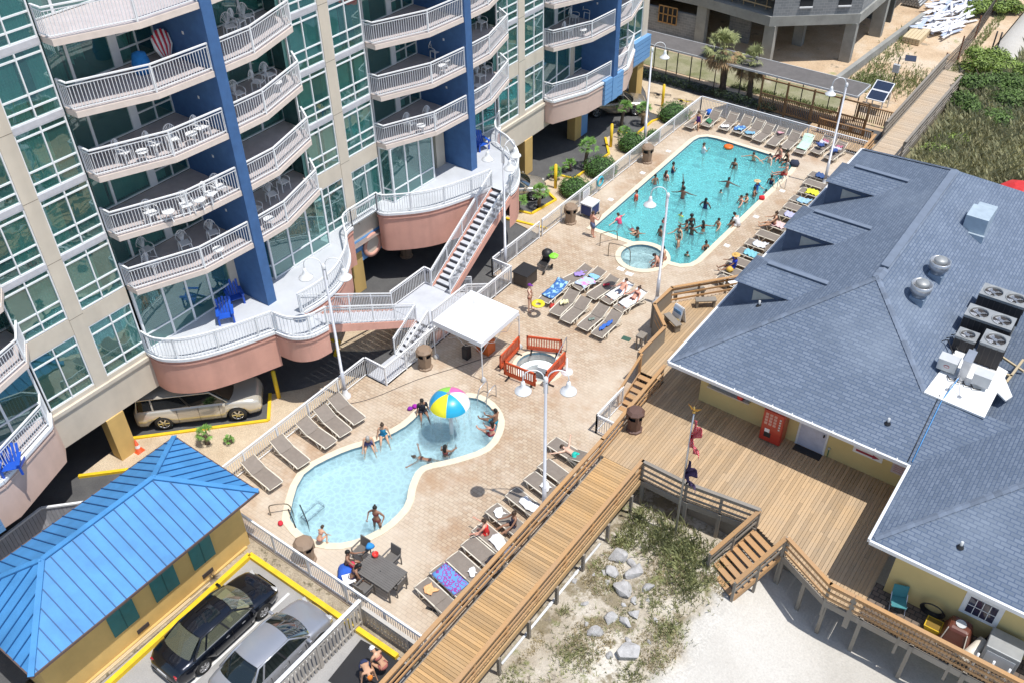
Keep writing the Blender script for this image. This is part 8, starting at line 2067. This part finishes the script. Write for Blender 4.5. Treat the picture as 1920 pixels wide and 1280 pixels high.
for q in pool_people:
    pp_ = Z10(*q[0]); hc = 'brown' if q[2] in ('fair', 'tan', 'red') and rnd.random() < .5 else 'black'
    inpool(pp_[0], pp_[1], rnd.choice(['wade', 'wade2', 'wade3', 'stand', 'hand_face']) if q[1] == 'wade' else q[1], rnd.uniform(0, 6.28), q[2], q[3], q[4], q[5], bool(q[6]), q[7], hc, q[8] if len(q) > 8 else rnd.uniform(.92, 1.0), hatcol=(.6, .45, .25))
# on the deck around the large pool
def ondeck(pxy, z, pose, rz, skin, wear, col, label, fem=False, hair='short', hcol='black', sc=1.0, **k):
    p = G(pxy[0], pxy[1], z); return person((p.x, p.y, z), rz, pose, skin, wear, col, label, fem, hair, hcol, sc, **k)
ondeck((1110, 444), 0, 'hand_face', -.4, 'red', 'trunks', (.12, .16, .28), 'man in grey blue shorts standing at the corner of the large pool', hcol='brown')
ondeck((993, 583), 0, 'hand_face', -1.2, 'fair', 'bikini', (.3, .12, .08), 'woman in a purple cap and small bikini holding a yellow ring', True, 'cap', hatcol=(.16, .03, .25))
p = G(1009, 570, .75); tag(MB().lathe([(.14, -.02), (.22, .06), (.33, .05), (.36, 0), (.22, -.06), (.14, -.02)], (p.x, p.y, p.z), 20).build('yellow_ring', mat('yellow_ring', (.75, .62, .03), .4), loc=p), 'yellow swim ring held by the woman in the purple cap', 'swim ring')
ondeck(Z10(1082, 940), 0.03, 'sit_fwd', 1.4, 'tan', 'shirt', (.75, .76, .78), 'man in a white shirt sitting on the right edge of the large pool')
ondeck(Z10(1360, 480), 0.03, 'sit', 2.6, 'red', 'trunks', (.4, .1, .08), 'left one of two people sitting at the far right corner of the large pool', hcol='brown')
ondeck(Z10(1410, 510), 0.03, 'sit', 2.4, 'brown', 'bikini', BLK, 'right one of two people sitting at the far right corner of the large pool', True, 'bun')
ondeck(Z10(1395, 600), 0.0, 'longsit', 1.8, 'red', 'trunks', (.5, .05, .04), 'sunburnt man sitting by the dark bag at the edge of the large pool', hcol='grey')
ondeck(Z10(560, 1200), 0.03, 'sit_fwd', 2.2, 'red', 'trunks', (.15, .1, .1), 'man with bare back sitting on the hot tub rim')
ondeck(Z10(590, 1160), 0.03, 'sit', 2.4, 'tan', 'bikini', (.3, .1, .1), 'woman sitting on the hot tub rim behind the lamp pole', True, 'bun')
ondeck(Z10(815, 250), .36, 'sit_chair', 3.3, 'tan', 'onepiece', (.10, .03, .22), 'woman in purple sitting on the lounger at the far fence corner', True, 'long', 'brown')
ondeck(Z10(1320, 930), .36, 'longsit', 2.0, 'tan', 'bikini', (.15, .05, .05), 'woman in a bikini sitting up on a lounger by the grey roof', True, 'bun', 'brown')
ondeck(Z10(1050, 1215), .36, 'longsit', 2.2, 'brown', 'shirt', (.015, .05, .50), 'person in a royal blue outfit and straw hat on a lounger by the roof', True, 'sunhat', hatcol=(.65, .4, .12))
# small pool people
SG = 'people at the small pool'
ondeck((691, 830), .03, 'sit_fwd', -2.3, 'tan', 'trunks', (.12, .12, .25), 'bald man sitting on the rim of the small pool with feet in the water', hcol='grey', group=SG)
ondeck((719, 815), .03, 'sit', -2.3, 'tan', 'onepiece', (.02, .25, .45), 'woman in a turquoise swimsuit sitting beside the bald man', True, 'bun', 'brown', group=SG)
ondeck((792, 770), .03, 'sit', -2.2, 'brown', 'shirt', (.02, .02, .03), 'person in black sitting on the rim under the striped umbrella', True, 'long', group=SG)
ondeck((929, 792), -.02, 'longsit', 1.5, 'brown', 'trunks', (.02, .30, .45), 'man in turquoise trunks leaning back at the right rim of the small pool', group=SG)
ondeck((922, 815), -.05, 'longsit', 1.3, 'red', 'bikini', (.4, .05, .08), 'woman in red lying on the right rim of the small pool', True, 'long', group=SG)
p = G(805, 864, -.2); person((p.x, p.y, -.28), 1.9, 'prone', 'brown', 'bikini', (.05, .03, .03), 'person floating face down toward the lower rim of the small pool', True, 'bun', 'brown', group=SG)
p = G(836, 852, -.1); person((p.x, p.y, -.35), .4, 'longsit', 'brown', 'bikini', (.2, .05, .05), 'person sitting in the shallow water by the lower rim', True, 'long', group=SG)
p = G(708, 985, -.1); person((p.x, p.y, -.6), pi + .3, 'akimbo', 'brown', 'bikini', (.16, .04, .04), 'woman in a brown bikini standing in the small pool with hands on hips', True, 'bun', group=SG)
ondeck((601, 1020), .0, 'crouch', .2, 'tan', 'bikini', (.5, .25, .2), 'child squatting on the lower rim of the small pool', True, 'short', 'brown', .75, group=SG)
p = G(864, 772, -.1); person((p.x - .35, p.y - .2, -.75), 1.0, 'wade', 'tan', 'shirt', (.02, .06, .35), 'child in blue standing under the striped umbrella', sc=.62, group=SG)
# loungers by the boardwalk
def onlounger(i, LO, off, pose, drz, skin, wear, col, label, z=.30, **k):
    loc, rz = LO[i]; R = Vector((cos(rz), sin(rz), 0)); p = loc + R * off; return person((p.x, p.y, z), rz + drz, pose, skin, wear, col, label, **k)
onlounger(0, LOC2, .35, 'prone', -pi / 2 + pi, 'fair', 'trunks', (.02, .50, .42), 'man in turquoise shorts lying face down beside the boardwalk', hcol='brown')
onlounger(4, LOC2, .35, 'longsit', pi / 2 + 1.2, 'brown', 'onepiece', (.03, .03, .06), 'woman in dark swimwear sitting on a lounger by the boardwalk', fem=True, hair='bun', hcol='brown')
onlounger(5, LOC2, -.45, 'sit_chair', pi / 2 + .6, 'red', 'onepiece', (.65, .02, .02), 'woman in a bright red swimsuit sitting on the end of a lounger', fem=True, hair='bun', hcol='brown')
onlounger(3, LOC3, .15, 'lounge', pi / 2, 'red', 'trunks', (.06, .08, .14), 'upper of two sunbathers lying on white towels', hcol='brown')
onlounger(4, LOC3, .15, 'lounge', pi / 2, 'red', 'bikini', (.12, .04, .04), 'lower of two sunbathers lying on white towels', fem=True, hair='bun', hcol='brown')
# table people
p = G(652, 1058, .36); person((p.x, p.y, .36), -1.0, 'sit_chair', 'brown', 'trunks', (.08, .05, .04), 'bare chested man sitting at the end of the slatted table')
p = G(657, 1080, .36); person((p.x + .1, p.y - .05, .36), -.7, 'sit_fwd', 'brown', 'bikini', (.03, .02, .05), 'woman with long dark hair sitting in front of the bare chested man', fem=True, hair='long')
# foot shower pair
ondeck((688, 1268), -.12, 'bend', -.5 - pi / 2, 'tan', 'trunks', (.03, .04, .10), 'man in an orange cap bending down on the black rubber mat', hair='cap', hatcol=(.75, .22, .03))
ondeck((722, 1262), -.12, 'crouch', 1.5, 'tan', 'bikini', (.35, .12, .10), 'woman in a white cap crouching opposite the man in the orange cap', fem=True, hair='cap', hatcol=(.8, .8, .8), sc=1.08)

# life ring and notice on the long fence, coping tiles
t = thing('life_ring', (-25.85, 43.9, 0), 'turquoise life ring hanging on the fence between two hedges', 'life ring'); m = MB(); m.tube([(-25.84, 43.9 + .3 * cos(q * pi / 8), .75 + .3 * sin(q * pi / 8)) for q in range(17)], .06, 8); m.build('ring', mat('turquoise_plastic', (.05, .40, .50), .5), t)
t = thing('fence_notice', (-25.88, 41.9, .3), 'white printed pool rules notice on the fence above the towel cart', 'notice'); MB().box(-25.89, 41.95, .35, -25.87, 42.75, .95).build('board', WHITE, t)
for k in range(4): MB().box(-25.868, 42.05, .45 + k * .11, -25.866, 42.65, .48 + k * .11).build('line', mat('grey_print', (.25, .28, .35), .6), t)
for i, (x, y, w_) in enumerate(((-24.45, 43.5, 'first'), (-24.5, 47.5, 'second'), (-24.55, 51.0, 'third'), (-17.05, 43.0, 'fourth'), (-17.0, 46.8, 'fifth'), (-16.95, 50.5, 'sixth'))):
    tag(MB().box(x - .16 - (.35 if x < -20 else -.35), y - .14, .0, x + .16 - (.35 if x < -20 else -.35), y + .14, .008).build('depth_tile', WHITE, loc=(x, y, 0)), '%s white depth tile %s of the large pool, counted from the hot tub end' % (w_ if x < -20 else {'fourth': 'first', 'fifth': 'second', 'sixth': 'third'}[w_], 'left' if x < -20 else 'right'), 'tile', 'white depth tiles')
